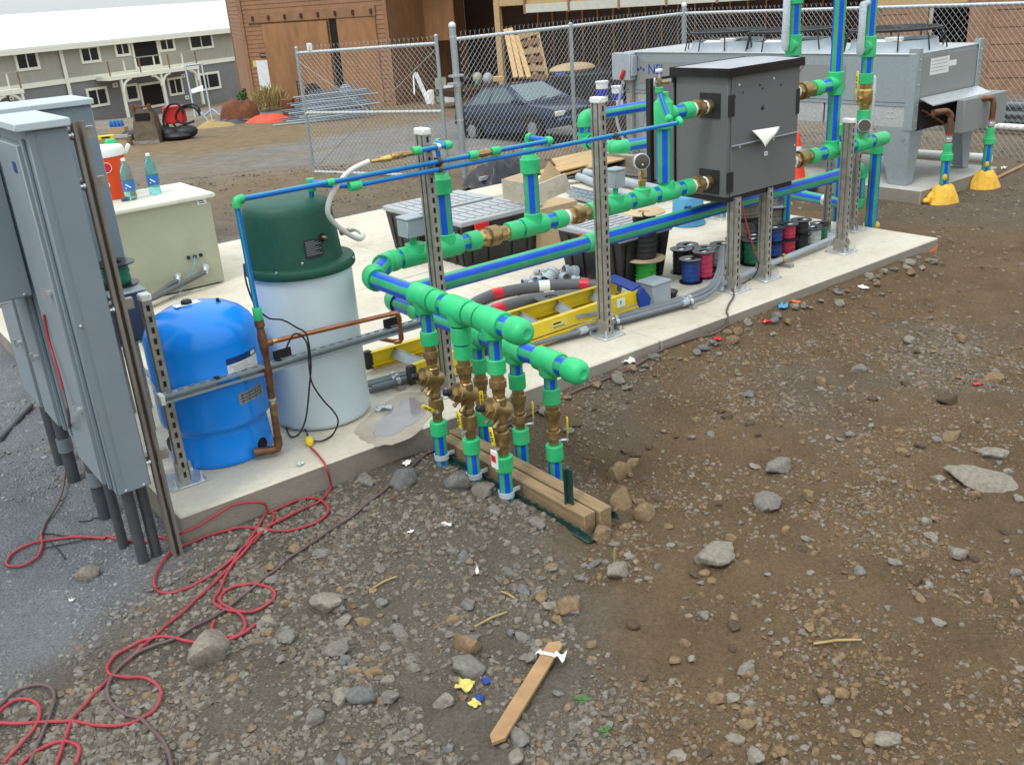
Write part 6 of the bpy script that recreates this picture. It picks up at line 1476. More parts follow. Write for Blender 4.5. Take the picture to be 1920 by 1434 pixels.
# ------------------------------------------------------------------ cords on the ground
def gcord(name,label,pts,r,mt,k=7,extra=None,zoom=True):
    w=[]
    for p in pts:
        if len(p)==3: w.append(PY(p[0],p[1],p[2])); continue
        px,py=(p[0]/2.686,900+p[1]/2.686) if zoom else p
        q=P(px,py,0)
        if not(q.y>3.80 and q.x>.98):
            q=PG(px,py)
            if q.x>.95 and q.y>3.765: q=PY(px,py,3.768)
        w.append(q)
    c=cr(w,k); out=[]
    for i,p in enumerate(c):
        g=(0 if onpad(p.x,p.y,.0) else gz(p.x,p.y) if p.y<3.775 or p.x<.95 else max(gz(p.x,p.y),p.z-r))+r*1.05
        out.append(V((p.x,p.y,g+.005+.006*abs(noise.noise(V((p.x*4,p.y*4,8)))) if p.z<g+.05 else p.z)))
    return solo(name,MB().tube(out,r,8),mt,label,'cord')
gcord('extension_cord','red extension cord running from the yellow plug over the gravel to the lower left corner',[(1566,-152),(1590,-130),(1640,-70),(1668,20),(1670,50),(1620,110),(1540,150),(1400,220),(1330,270),(1240,360),(1150,460),(1060,550),(960,640),(880,710),(780,800),(690,880),(600,960),(545,1020),(470,1100),(380,1200),(340,1290),(310,1380),(285,1450)],.0058,'cord_red')
gcord('extension_cord','red extension cord coming from the cabinets, looping in figure eights below the pad corner',[(210,280),(215,340),(190,400),(120,440),(50,442),(38,420),(80,370),(200,320),(330,300),(470,300),(600,310),(720,325),(820,300),(900,270),(980,240),(1080,180),(1180,125),(1290,110),(1350,130),(1380,180),(1370,230),(1300,290),(1200,380),(1120,450),(1050,500),(960,550),(870,580),(800,570),(780,530),(800,460),(870,370),(960,310),(1080,270),(1200,250),(1300,255),(1400,268),(1500,255),(1590,225),(1640,190),(1655,160),(1640,130),(1600,105),(1520,90),(1430,95),(1370,125),(1340,170),(1300,250),(1240,340),(1180,420),(1140,490),(1110,560),(1080,610),(1090,640),(1140,665),(1220,675),(1310,660),(1370,620),(1385,580),(1350,550),(1270,532),(1190,545),(1130,575),(1110,610),(1130,640),(1190,670),(1230,710),(1235,760),(1190,800),(1100,798),(1070,760),(1085,720)],.0058,'cord_red')
gcord('extension_cord','red cord loop passing under the big pale rock to the left picture edge',[(1290,740),(1220,790),(1100,830),(960,825),(880,805),(780,805),(680,840),(590,890),(545,950),(560,990),(640,1005),(740,1010),(800,1050),(815,1100),(780,1170),(720,1210),(650,1240),(560,1250),(470,1245),(370,1225),(250,1230),(100,1240),(-40,1240)],.0058,'cord_red')
gcord('extension_cord','dusty cord running along the pad foot and past the risers to the bottom edge',[(1345,527),(1368,540),(1376,556),(1366,575),(1362,588),(1364,604),(1340,628),(1290,640),(1250,648),(1190,690),(1120,720),(1000,778),(900,815),(810,850),(740,905),(640,985),(558,1040),(484,1098),(420,1150),(372,1176),(335,1198),(268,1224),(231,1250),(212,1272),(203,1295),(208,1320),(231,1340),(260,1350),(283,1370),(305,1392),(318,1418),(325,1450)],.0062,'cord_dusty',zoom=False)
gcord('extension_cord','red cord loops in the lower left corner of the picture',[(-60,1210),(0,1150),(60,1090),(150,1050),(230,1045),(275,1080),(270,1150),(230,1260),(190,1350),(150,1450)],.0058,'cord_dusty')
gcord('extension_cord','inner red cord loop in the lower left corner of the picture',[(-60,1360),(-20,1250),(10,1170),(80,1120),(160,1120),(205,1160),(190,1240),(120,1330),(20,1440)],.0058,'cord_red')
gcord('extension_cord','short red cord bend at the bottom left edge of the picture',[(90,1470),(130,1425),(200,1370),(300,1330),(380,1340),(405,1370),(385,1440)],.0058,'cord_red')
# cord drop hanging from the cabinets
t=thing('hanging_cord','red and black cord hanging down the grey cabinets','cord',(.70,3.7,0))
pts=[PX(82,590,.70),PX(92,640,.695),PX(104,680,.69),PX(118,730,.685),PX(130,790,.68)]
q0=PG(137,860); q1=PG(120,930); q2=PG(86,984); q3=PG(79,1004)
pts+=[q0+Z*.12,q1+Z*.03,q2+Z*.008,q3+Z*.007]
c=cr(pts,7); part('red_run',MB().tube(c[:22],.0058,8),'cord_red',t); part('dusty_run',MB().tube(c[21:],.0056,8),'cord_dusty',t)
gcord('black_wire','thin black wire scraps curling on the grey gravel',[(215,275),(300,285),(390,295),(470,300),(400,315),(300,335),(220,352)],.003,'cord_black'); gcord('black_wire','short straight black wire on the grey gravel',[(262,325),(300,365),(330,405)],.003,'cord_black')
gcord('black_wire','black wire sticking out from the conduit feet over the gravel',[(600,180),(540,190),(470,200),(400,215)],.003,'cord_black')
# ------------------------------------------------------------------ stake, sprouts, scraps
a,c=PG(934,1392),PG(1042,1220); a+=Z*.012; c+=Z*.02; d=(c-a).normalized(); s=d.cross(Z).normalized()*.026
t=thing('wooden_stake','pointed wooden survey stake lying on the dirt with a white ribbon','stake',a)
part('stake',MB().prism([a+s*.9+d*.004,a-s*.2-d*.03,a-s,c-s,c+s*.4+d*.02,c+s],(0,0,.012)),'stake',t)
q=a.lerp(c,.86)+Z*.013
b=MB().tube([q-s*1.15,q-s*.5+Z*.004,q+s*.5+Z*.004,q+s*1.15],.006,6); b.sheet(lambda u,v:tuple(q+s*(1.0+1.3*u)+d*(-.015+.035*v)*(1+.5*u)+Z*(.006+.012*math.sin(u*4+v*3))),6,3); part('ribbon',b,'paper',t)
b=MB().sheet(lambda u,v:tuple(q-s*(1.0+.7*u)+d*(-.01+.02*v)+Z*(.004+.006*math.sin(u*5))),5,2); part('ribbon_end',b,'paper',t)
for px,py,n,lb in((1092,1316,4,'green two leaved sprout in the brown dirt right of the stake'),(1136,1376,3,'small green sprout near the bottom right of the stake')):
    q=PG(px,py); t=thing('sprout',lb,'plant',q); 
    for k in range(n):
        an=k*1.7+.4; dd=V((math.cos(an),math.sin(an),0)); ss=dd.cross(Z); L=.030
        part('leaf',MB().add([tuple(q+Z*.008),tuple(q+dd*L*.5+ss*.010+Z*.016),tuple(q+dd*L+Z*.014),tuple(q+dd*L*.5-ss*.010+Z*.016)],[(0,1,2,3)]),'leaf',t)
    part('stem',MB().tube([q-Z*.01,q+Z*.012],.0018,5),'leaf',t)
def scrap(px,py,w,h,mt,lb,cat='scrap',rz=None,seed=1,curl=.01,name='scrap'):
    q=P(px,py,0); q=V((q.x,q.y,0)) if onpad(q.x,q.y) else PG(px,py); a=rz if rz is not None else seed*1.1
    dx,dy=V((math.cos(a),math.sin(a),0)),V((-math.sin(a),math.cos(a),0))
    f=lambda u,v:tuple(q+dx*(u-.5)*w*(1+.15*noise.noise(V((v*3,seed,0))))+dy*(v-.5)*h*(1+.15*noise.noise(V((u*3,seed,5))))+Z*(.006+curl*(.5+noise.noise(V((u*3.5,v*3.5,seed)))+.12*noise.noise(V((u*7,v*7,seed))))))
    o=solo(name,MB().sheet(f,7,7),mt,lb,cat); m=o.modifiers.new('thick','SOLIDIFY'); m.thickness=.0015; return o
scrap(872,1290,.055,.05,'scrapyellow','crumpled yellow scrap of tape below the grey rock',seed=2,curl=.02)
scrap(890,1322,.03,.035,'scrapyellow','lower small yellow scrap on the stones',seed=3)
scrap(912,1280,.03,.025,'scrapblue','blue scrap right of the yellow tape scrap',seed=4)
scrap(900,1312,.03,.025,'scrapblue','blue scrap below the yellow tape scrap',seed=6)
scrap(1175,682,.10,.06,'paper','crumpled white paper cup at the foot of the pad','paper',seed=5,curl=.035)
scrap(764,871,.05,.035,'paper','white paper scrap on the clods left of the first riser','paper',seed=6,curl=.015)
scrap(1617,540,.09,.05,'paper','white flat scrap on the dirt at the right of the pad edge','paper',seed=7)
scrap(720,768,.085,.06,'clearwrap','clear plastic wrapper on the wet concrete by the white tank',seed=8,curl=.02)
scrap(563,872,.035,.03,'clearwrap','clear bottle cap wrap on the concrete by the yellow plug',seed=9)
scrap(1345,638,.05,.04,'redtape','red scrap at the foot of the pad, nearer one',seed=10,curl=.015); scrap(1438,606,.07,.035,'redtape','red scrap at the foot of the pad, farther one',seed=11,curl=.015)
scrap(1468,578,.10,.06,'bucketblue','crumpled blue plastic at the foot of the pad',seed=12,curl=.03); scrap(1492,568,.06,.03,'spray','orange scrap beside the crumpled blue plastic',seed=13)
scrap(1832,722,.05,.03,'redtape','red scrap beside the smooth brown stone on the right',seed=14)
scrap(1088,1000,.04,.02,'paper','white shred in front of the timber ends','paper',seed=15); scrap(838,988,.05,.012,'paper','curled white shred on the trampled dirt','paper',seed=16,curl=.02); scrap(770,1000,.03,.012,'paper','small white shred left of the curled one','paper',seed=17); scrap(895,1072,.06,.010,'paper','white string shred in the middle of the trampled dirt','paper',seed=18,curl=.015)
scrap(136,1128,.02,.015,'paper','tiny white scrap on the grey gravel','paper',seed=19); scrap(1882,330-12,.07,.05,'paper','white foam scrap right of the far condenser pipe','scrap',seed=20,curl=.03)
for k,(p0,p1,lb) in enumerate((((890,1178),(950,1152),'pale split stick lying in the gravel left of the tan stones'),((1525,1210),(1615,1204),'long straw stick on the dirt at the lower right'),((1152,1055),(1158,1030),'straw standing beside the upright pale brown rock'),((700,1105),(745,1085),'thin straw on the stones left of centre'),((940,1112),(965,1126),'short straw chip left of the round tan stone'),((1850,345),(1920,312),'wooden stick with an orange end at the far right'))):
    a,c=PG(*p0)+Z*.008,PG(*p1)+Z*.012
    if k==2: c=a+V((.005,0,.06))
    solo('stick',MB().tube([a,a.lerp(c,.5)+V((.002,.003,.003)),c],[.004,.005,.003] if k!=5 else .018,7),'drygrass' if k!=5 else 'stake',lb,'stick')
q=PG(353,992); solo('paint_mark',MB().prism(blob((q.x+.02,q.y-.02),.045,.03,q.z+.004,seed=4),(0,0,.006)),'spray','orange marking paint beside the brown post at the pad corner','paint mark')
q=PY(1745,462,3.788); solo('paint_mark',MB().prism([(6.72,3.7895,-.13),(6.86,3.7895,-.125),(6.945,3.7895,-.07),(6.945,3.7895,-.055),(6.86,3.7895,-.08),(6.80,3.7895,-.10)],(0,-.002,0)),'spray','orange paint mark on the side of the pad corner','paint mark')
# ------------------------------------------------------------------ background: helpers on a vertical wall plane
class Wall:
    def __init__(s,o,u): s.o=V(o); s.u=V((u[0],u[1],0)).normalized(); s.n=V((s.u.y,-s.u.x,0)); s.n=s.n if s.n.dot(CAM-s.o)>0 else -s.n
    def hit(s,px,py,back=0.):
        d=ray(px,py); o=s.o-s.n*back; p=CAM+d*((o-CAM).dot(s.n)/d.dot(s.n)); return (p-s.o).dot(s.u),p.z
    def rect(s,x0,y0,x1,y1,back=0.):
        a=[s.hit(x,y,back) for x,y in((x0,y0),(x1,y0),(x1,y1),(x0,y1))]
        return (a[0][0]+a[3][0])/2,(a[1][0]+a[2][0])/2,(a[2][1]+a[3][1])/2,(a[0][1]+a[1][1])/2
    def box(s,b,s0,s1,z0,z1,n0,n1,mi=0,c=0):
        m=Matrix(((*s.u,0),(*s.n,0),(0,0,1,0),(0,0,0,1))).transposed(); m.translation=V((s.o.x,s.o.y,0)); b.M=m; b.box((min(s0,s1),n0,z0),(max(s0,s1),n1,z1),c,mi); b.M=None; return b
    def pt(s,a,n,z): return V((s.o.x,s.o.y,0))+s.u*a+s.n*n+Z*z
Zk=1/3.983
# ------------------------------------------------------------------ grey two storey house
mat('sidingup',(.36,.345,.29),.75,var=.10,vs=3,stretch=(6,6,.2)); mat('sidinglo',(.20,.20,.20),.75,var=.08,vs=2)
HW=Wall(PD(271,203,72),(math.cos(R(23.7)),math.sin(R(23.7))))
s0,_=HW.hit(-60,150); s1,_=HW.hit(530,120); zg=HW.hit(271,203)[1]
zb=(HW.hit(60,160)[1]+HW.hit(300,132)[1])/2
ze=HW.hit(200,76)[1]; zb=HW.hit(126,152)[1]
t=thing('grey_house','two storey grey house with cream trim and a white roof far behind','house',HW.pt((s0+s1)/2,0,zg))
part('lower_wall',HW.box(MB(),s0,s1,zg-1,zb,-9,0),'sidinglo',t); part('upper_wall',HW.box(MB(),s0,s1,zb+.002,ze+.1,-9,.02),'sidingup',t)
def hb(name,r,n0,n1,mt,pa=t): return part(name,HW.box(MB(),*r,n0,n1),mt,pa)
hb('band_trim',(s0,s1,zb-.16,zb+.16),.021,.10,'trim')
q=HW.hit(119,130)[0]; hb('corner_trim',(q-.14,q+.14,zg,ze),.105,.14,'trim'); 
zr=HW.hit(200,21,5.2)[1]
rf=MB(); f=.7; 
A=[HW.pt(s0-1,f,ze-.12),HW.pt(s1+.6,f,ze-.12),HW.pt(s1+.6,-5.0,zr),HW.pt(s0-1,-5.0,zr)]; A2=[p+Z*.18 for p in A]
rf.add(A+A2,[(3,2,1,0),(4,5,6,7),(0,1,5,4),(1,2,6,5),(2,3,7,6),(3,0,4,7)])
A=[HW.pt(s0-1,-5.0,zr),HW.pt(s1+.6,-5.0,zr),HW.pt(s1+.6,-10.2,ze-.12),HW.pt(s0-1,-10.2,ze-.12)]; A2=[p+Z*.18 for p in A]
rf.add(A+A2,[(3,2,1,0),(4,5,6,7),(0,1,5,4),(1,2,6,5),(2,3,7,6),(3,0,4,7)])
ro=part('roof',rf,'roofwhite',t,ang=0); part('fascia',HW.box(MB(),s0-1,s1+.6,ze-.32,ze-.13,f-.06,f+.02),'trim',ro)
part('gable_wall',MB().add([HW.pt(s1,-.05,ze),HW.pt(s1,-9,ze),HW.pt(s1,-5,zr)],[(0,1,2)]),'sidingup',t)
def window(z,nm='window',dark='winglass',mull=1):
    r=HW.rect(*[c*Zk for c in z]); a,b_,c,d=r; w=.17
    o=part(nm,HW.box(HW.box(HW.box(HW.box(MB(),a,b_,d-w,d,.022,.11),a,b_,c,c+w,.022,.11),a,a+w,c+w,d-w,.022,.11),b_-w,b_,c+w,d-w,.022,.11),'trim',t)
    k=mull+1
    for i in range(k):
        x0=a+w+(b_-a-2*w)*i/k+(.04 if i else 0); x1=a+w+(b_-a-2*w)*(i+1)/k-(.04 if i<k-1 else 0)
        part('pane',HW.box(MB(),x0,x1,c+w+.02,d-w-.02,.03,.05),dark,o)
    if mull: part('mullion',HW.box(MB(),(a+b_)/2-.04,(a+b_)/2+.04,c+w,d-w,.03,.09),'trim',o)
    return o
for z in((105,382,285,530),(590,342,742,474),(850,312,968,424),(1180,282,1300,388),(1405,247,1585,370),(645,652,806,800),(1250,577,1362,715),(1455,542,1640,676)): window(z)
window((930,626,1032,760),mull=0)
window((985,292,1190,512),'balcony_door','dark',0); window((1042,612,1242,805),'doorway','dark',0)  # openings closed by near-black panels, indoor shade painted in their colour
for z in((838,620,875,655),(1350,555,1378,583),(1378,715,1408,745),(66,722,98,752)):
    r=HW.rect(*[c*Zk for c in z]); o=hb('vent',r,.022,.07,'trim'); hb('vent_shade',((r[0]*.65+r[1]*.35),(r[0]*.35+r[1]*.65),(r[2]*.65+r[3]*.35),(r[2]*.35+r[3]*.65)),.071,.08,'dark',o)  # vent openings are dark plates with the shade painted in
def balcony(zx0,zx1,zy,posts,x_lo=None):
    D=1.6; a,_=HW.hit(zx0*Zk,zy*Zk,-D); b_,_=HW.hit(zx1*Zk,zy*Zk,-D); zd=zb
    o=part('balcony',HW.box(MB(),a,b_,zd-.28,zd,.12,D),'trim',t)
    for px in posts:
        x=HW.hit(px[0]*Zk,px[1]*Zk,-D)[0]
        p=part('porch_post',HW.box(MB(),x-.08,x+.08,zg-.3,zd-.29,D-.2,D-.04),'trim',o)
        for sg in(-1,1):
            if (sg<0 and px[2]&1) or (sg>0 and px[2]&2):
                pts=[HW.pt(x+sg*(.08+.80*(1-math.cos(k*.262))),D-.12,zd-1.12+.80*math.sin(k*.262)) for k in range(7)]
                part('bracket',MB().tube(pts,.10,6),'trim',o)
    n=6
    for k in range(n+1):
        x=a+.1+(b_-a-.2)*k/n; part('rail_post',HW.box(MB(),x-.04,x+.04,zd+.001,zd+1.0,D-.12,D-.04),'trim' if k%2 else 'barn',o)
    part('handrail',HW.box(MB(),a,b_,zd+1.0,zd+1.07,D-.13,D-.03),'sidingup',o)
balcony(812,1492,530,((905,570,2),(1205,540,3),(1480,505,1)))
balcony(-400,170,640,((165,680,1),(-60,680,3)))
# ------------------------------------------------------------------ brown barn workshop
BA,BB=PD(483,173,38),PD(741,200,35); BW=Wall(BA,BB-BA)
t=thing('barn','brown lap sided barn workshop with sliding plywood doors and open bays','barn',BW.pt(5,0,-1.7))
bh=lambda px,py,bk=0.:BW.hit(px,py,bk)
sA=bh(462,100)[0]; sB=bh(735,100)[0]; zt=5.2; z0=-2.6
b=MB()
def lap(b,w,a,c,z0,z1,st=.155):
    z=z0
    while z<z1:
        b.add([w.pt(a,.025,z),w.pt(c,.025,z),w.pt(c,.006,z+st),w.pt(a,.006,z+st),w.pt(a,0,z),w.pt(c,0,z)],[(0,1,2,3),(4,5,1,0)]); z+=st
lap(b,BW,sA,sB,z0,zt); part('siding',b,'barn',t,ang=0,kind='stuff')
part('wall_core',BW.box(MB(),sA,sB,z0,zt,-.25,-.002),'barn',t)
# left return wall runs back
LW=Wall(BW.pt(sA,0,0),-BW.n); 
RWl=Wall(BW.pt(sA,0,0),(PD(441,100,43)-BW.pt(sA,0,0)))
c=RWl.hit(441,100)[0]; b=MB(); lap(b,RWl,0,c,z0,zt); part('siding',b,'barn',t,ang=0,kind='stuff'); part('corner_board',RWl.box(MB(),c-.12,c+.12,z0,zt,-.1,.05),'barnply',t)
part('corner_board',BW.box(MB(),sA-.05,sA+.14,z0,zt,.03,.06),'barn',t); part('corner_board',BW.box(MB(),sB-.16,sB,z0,zt,.03,.06),'barn',t)
def br(name,x0,y0,x1,y1,n0,n1,mt,pa=None,bk=0.):
    r=BW.rect(x0,y0,x1,y1,bk); return part(name,BW.box(MB(),*r,n0,n1),mt,pa or t)
r=BW.rect(505,42,625,188); d1=part('sliding_door',BW.box(MB(),r[0],r[1],r[2]-.1,r[3],.07,.12),'barnply',t)
xm=(r[0]+r[1])/2
for f in(.42,.72): part('door_batten',BW.box(MB(),r[0]+(r[1]-r[0])*f,r[0]+(r[1]-r[0])*f+.02,r[2]-.1,r[3],.1205,.125),'barn',d1)
r=BW.rect(628,33,714,200); part('door_gap_shade',BW.box(MB(),r[0],r[0]+.35,r[2],r[3],.026,.04),'dark',t); part('sliding_door',BW.box(MB(),r[0]+.36,r[1],r[2],r[3],.028,.06),'barnply',t)  # dark strip on the wall face paints the shaded gap beside the door
r=BW.rect(464,36,706,24); za,zb_=bh(464,41)[1],bh(704,20)[1]; zz=(za+zb_)/2; tr=part('track_board',BW.box(MB(),r[0],r[1],zz-.12,zz+.22,.028,.085),'barn',t)
for k in range(8): x=r[0]+.3+(r[1]-r[0]-.5)*k/7; part('track_hook',BW.box(MB(),x,x+.08,zz-.05,zz+.12,.0855,.14),'barndark',tr)
br('notice_board',486,113,523,170,.03,.06,'stationwhite'); o=br('sign_plate',489,100,504,108,.03,.05,'barndark'); br('sign_letters',490.5,102.5,503,105,.051,.053,'labelgrey',o)
br('meter_label',476,114,482,126,.03,.045,'scrapyellow')
# open bays
sR=bh(1642,80)[0]; D=5.0
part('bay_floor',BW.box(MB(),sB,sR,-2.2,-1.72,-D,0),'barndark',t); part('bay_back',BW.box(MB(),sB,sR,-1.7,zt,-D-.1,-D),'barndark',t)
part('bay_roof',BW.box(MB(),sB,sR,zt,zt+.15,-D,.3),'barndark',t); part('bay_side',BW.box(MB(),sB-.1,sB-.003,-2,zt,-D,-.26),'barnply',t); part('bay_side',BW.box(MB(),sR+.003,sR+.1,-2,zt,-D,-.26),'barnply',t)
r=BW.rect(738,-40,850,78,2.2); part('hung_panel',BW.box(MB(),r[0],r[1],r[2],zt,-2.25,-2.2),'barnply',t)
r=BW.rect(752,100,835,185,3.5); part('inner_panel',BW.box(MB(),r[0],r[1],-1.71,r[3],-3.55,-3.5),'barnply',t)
for k in range(34):
    x=bh(880,80)[0]+k*.62
    if x<sR-.1: part('stud',BW.box(MB(),x,x+.05,-1.71,zt,-D+.001,-D+.12),'barnply',t)
for px in(928,1640):
    x=bh(px,60)[0]; part('bay_post',BW.box(MB(),x,x+.20,-1.9,zt,-.2,-.02),'ply' if px<1000 else 'masonry',t)
x=bh(935,60)[0]; r=BW.rect(930,-30,1640,8); zh=bh(960,10)[1]; zh2=bh(1240,-8)[1]
part('header_beam',BW.box(MB(),x,sR,zh-.02,zh+.34,-.3,-.04),'ply',t)
zw0,zw1=bh(1000,21)[1],bh(1000,8)[1]
xs_=[bh(p,10)[0] for p in(984,1067,1161,1250,1345,1440,1540,1640)]
for k in range(7): part('fascia_panel',BW.box(MB(),xs_[k]+.04,xs_[k+1]-.04,zw0-.05,zw1+.0,-.02,.03),'beamwhite',t); part('fascia_post',BW.box(MB(),xs_[k]-.04,xs_[k]+.04,zw0-.08,zw1+.2,-.02,.04),'barn',t)
# right hand masonry end with a dark doorway
sE=bh(2010,80)[0]; part('masonry_core',BW.box(BW.box(BW.box(MB(),sR+.1,bh(1735,80)[0],z0,zt,-.3,-.01),bh(1812,80)[0],sE,z0,zt,-.3,-.01),bh(1735,80)[0],bh(1812,80)[0],bh(1775,8)[1],zt,-.3,-.01),'masonry',t)
part('doorway_shade',BW.box(MB(),bh(1730,80)[0],bh(1815,80)[0],-2,zt,-1.6,-1.5),'dark',t)  # near-black panel behind the opening, indoor shade put into its colour
pw,ph=.92,.42
x=sR+.1; 
while x<sE:
    z=-1.9
    while z<2.6:
        x1=min(x+pw,sE); cx_=(x+x1)/2
        if not(bh(1735,80)[0]-.4<cx_<bh(1812,80)[0]+.4 and z+ph<bh(1775,8)[1]+.3 and z>-2.5) : part('block',BW.box(MB(),x+.012,x1-.012,z+.012,z+ph-.012,-.009,.03),'masonry',t)
        z+=ph
    x+=pw
a,c_=bh(1735,80)[0],bh(1812,80)[0]
for lo,hi in((a-.42,a),(c_,c_+.42)): part('door_jamb',BW.box(MB(),lo,hi,-1.9,2.4,-.008,.02),'masonry',t)
r=BW.rect(1640,0,1815,8); part('lintel_trim',BW.box(MB(),r[0],r[1],r[2]-.02,r[2]+.22,.032,.06),'ply',t)
# ------------------------------------------------------------------ parked dark blue coupe behind the fence
RP,FP=PD(895,267,24.2),PD(1008,264,22.4); h=(FP-RP); wb=h.length; left=Z.cross(V((h.x,h.y,0))).normalized(); fwd=h.normalized(); upc=fwd.cross(left)
S=wb/2.40; mid=(RP+FP)/2+left*.70*S
MC=Matrix(((*(fwd*S),0),(*(left*S),0),(*(upc*S),0),(0,0,0,1))).transposed(); MC.translation=mid
t=thing('parked_car','dark blue two door coupe parked behind the chain link fence','car',mid)
def cb_(f): b=MB(); b.M=MC; f(b); return b
sec=[(-2.02,.42,.72,.60),(-1.98,.30,.88,.74),(-1.5,.26,.90,.80),(-.6,.20,.90,.82),(.5,.20,.89,.82),(1.0,.22,.86,.81),(1.7,.26,.76,.78),(2.02,.30,.66,.70),(2.08,.36,.60,.60)]
def body(b):
    vs=[];fs=[]
    for x,zl,zh_,w in sec:
        zm=zl+(zh_-zl)*.55; vs+=[(x,-w*.92,zl),(x,-w,zm),(x,-w*.93,zh_-.03),(x,-w*.80,zh_),(x,w*.80,zh_),(x,w*.93,zh_-.03),(x,w,zm),(x,w*.92,zl)]
    n=8
    for k in range(len(sec)-1):
        for i in range(n): j=(i+1)%n; fs.append((k*n+i,k*n+j,(k+1)*n+j,(k+1)*n+i))
    fs+=[tuple(range(n-1,-1,-1)),tuple((len(sec)-1)*n+i for i in range(n))]; b.add(vs,fs)
part('body',cb_(body),'carblue',t,ang=30)
G0=[(-1.55,.72),(.88,.74)];G1=[(-.78,.55),(.10,.56)]
def gh(b):
    b.add([(-1.62,-.74,.885),(.92,-.74,.87),(.92,.74,.87),(-1.62,.74,.885),(-.80,-.56,1.31),(.10,-.57,1.32),(.10,.57,1.32),(-.80,.56,1.31),(-.35,0,1.345)],[(0,1,5,4),(1,2,6,5),(2,3,7,6),(3,0,4,7),(4,5,8),(5,6,8),(6,7,8),(7,4,8)])
part('cabin',cb_(gh),'carblue',t,ang=30)
def pane(name,c4,off):
    c4=[V(p) for p in c4]; n=(c4[1]-c4[0]).cross(c4[2]-c4[0]).normalized(); n=n if n.dot(V(off))>0 else -n
    part(name,cb_(lambda b:b.prism([p+n*.004 for p in c4],n*.006)),'carglass',t)
L=lambda a,b_,f:V(a).lerp(V(b_),f)
wsb,wst=((.92,-.74,.87),(.92,.74,.87)),((.10,-.57,1.32),(.10,.57,1.32))
pane('windscreen',[L(L(wsb[0],wsb[1],.06),L(wst[0],wst[1],.06),.06),L(L(wsb[0],wsb[1],.94),L(wst[0],wst[1],.94),.06),L(L(wsb[0],wsb[1],.94),L(wst[0],wst[1],.94),.93),L(L(wsb[0],wsb[1],.06),L(wst[0],wst[1],.06),.93)],(1,0,1))
for sg in(-1,1):
    lo=[(-1.62,sg*.74,.885),(.92,sg*.74,.87)]; hi=[(-.80,sg*.56,1.31),(.10,sg*.57,1.32)]
    for a,c,nm in((.10,.42,'rear_window'),(.46,.90,'door_window')):
        pane(nm,[L(L(*lo,a),L(*hi,a),.08),L(L(*lo,c),L(*hi,c),.08),L(L(*lo,c),L(*hi,c),.88),L(L(*lo,a),L(*hi,a),.88)],(0,sg,.4))
for x in(-1.2,1.2):
    for sg in(-1,1):
        part('wheel_arch_shade',cb_(lambda b:b.cyl((x,sg*.74,.30),(x,sg*.812,.30),.345,n=28)),'dark',t)  # black disc paints the shade under the wheel arch
        w=part('wheel',cb_(lambda b:b.cyl((x,sg*.64,.285),(x,sg*.825,.285),.285,n=28)),'tyre',t); part('hub_cap',cb_(lambda b:b.along((x,sg*.822,.285),(0,sg,0),[(0,.165),(.008,.16),(.012,.06)],18)),'hub',w)
for sg in(-1,1):
    hl=part('headlight',cb_(lambda b:b.box((2.0,sg*.62-.17,.53),(2.075,sg*.62+.12*1,.645),.015)),'headlamp',t); part('turn_signal',cb_(lambda b:b.box((1.98,sg*.60-.10,.42),(2.11,sg*.60+.10,.47),.01)),'spray',t)
part('bumper',cb_(lambda b:b.box((1.98,-.76,.34),(2.14,.76,.50),.04)),'carblue',t); part('grille',cb_(lambda b:b.box((2.03,-.42,.53),(2.085,.42,.64),.01)),'black',t)
pl=part('number_plate',cb_(lambda b:b.box((2.142,-.02-.13,.33),(2.155,.15,.47))),'label',t); part('plate_print',cb_(lambda b:b.box((2.156,-.10,.37),(2.158,-.02,.43)).box((2.156,.02,.37),(2.158,.10,.43))),'labelgrey',pl)
part('wiper',cb_(lambda b:b.bar((.93,-.5,.90),(.80,.05,.965),.015,.012).bar((.93,.1,.90),(.82,.6,.955),.015,.012)),'black',t)
part('mirror',cb_(lambda b:b.box((.62,-.93,.90),(.74,-.78,1.0),.02)),'carblue',t); part('trim_strip',cb_(lambda b:b.box((-1.9,-.826,.50),(1.75,-.812,.545))),'black',t)
# ------------------------------------------------------------------ things in the yard and in the bays
def at(px,py): return PG(px,py)
def ybox(name,label,cat,px0,py0,px1,py1,dep,mt,back=.0,sink=.0,c=.01):
    # box standing at a given depth, facing the viewer, its front spanning two picture corners
    a,b_=PD(px0,py0,dep),PD(px1,py1,dep); wd=abs((b_-a).dot(_r0)); ht=abs(a.z-b_.z); cc=(a+b_)/2; m=Matrix(((*_r0,0),(CY,SY,0,0),(0,0,1,0),(0,0,0,1))).transposed(); m.translation=V((cc.x,cc.y,min(a.z,b_.z)-sink))
    b=MB(); b.M=m; b.box((-wd/2,0,0),(wd/2,back or wd*.8,ht+sink),c); return solo(name,b,mt,label,cat)
# digger bucket
q=at(276,270); s=1/64.4
t=thing('digger_bucket','rusty excavator bucket standing on its end in the yard','bucket',q)
m=Matrix(((*_r0,0),(CY,SY,0,0),(0,0,1,0),(0,0,0,1))).transposed(); m.translation=q
b=MB(); b.M=m; b.prism([(-.36,0,0),(.36,0,0),(.30,.05,.55),(.26,.15,.95),(-.24,.15,.95),(-.30,.05,.55)],(0,.06,0)); b.prism([(-.38,0,0),(-.38,.55,0),(-.30,.5,.75),(-.26,.2,1.0),(-.32,.04,.5)],(.05,0,0)); b.prism([(.33,0,0),(.33,.55,0),(.27,.5,.75),(.23,.2,1.0),(.28,.04,.5)],(.05,0,0)); b.box((-.3,.45,0),(.3,.52,.7)); part('shell',b,'bucketsteel',t,ang=20)
b=MB(); b.M=m; b.box((-.22,.05,.66),(.20,.148,.86)); part('mouth_shade',b,'dark',t)  # dark block painting the shaded cavity of the bucket
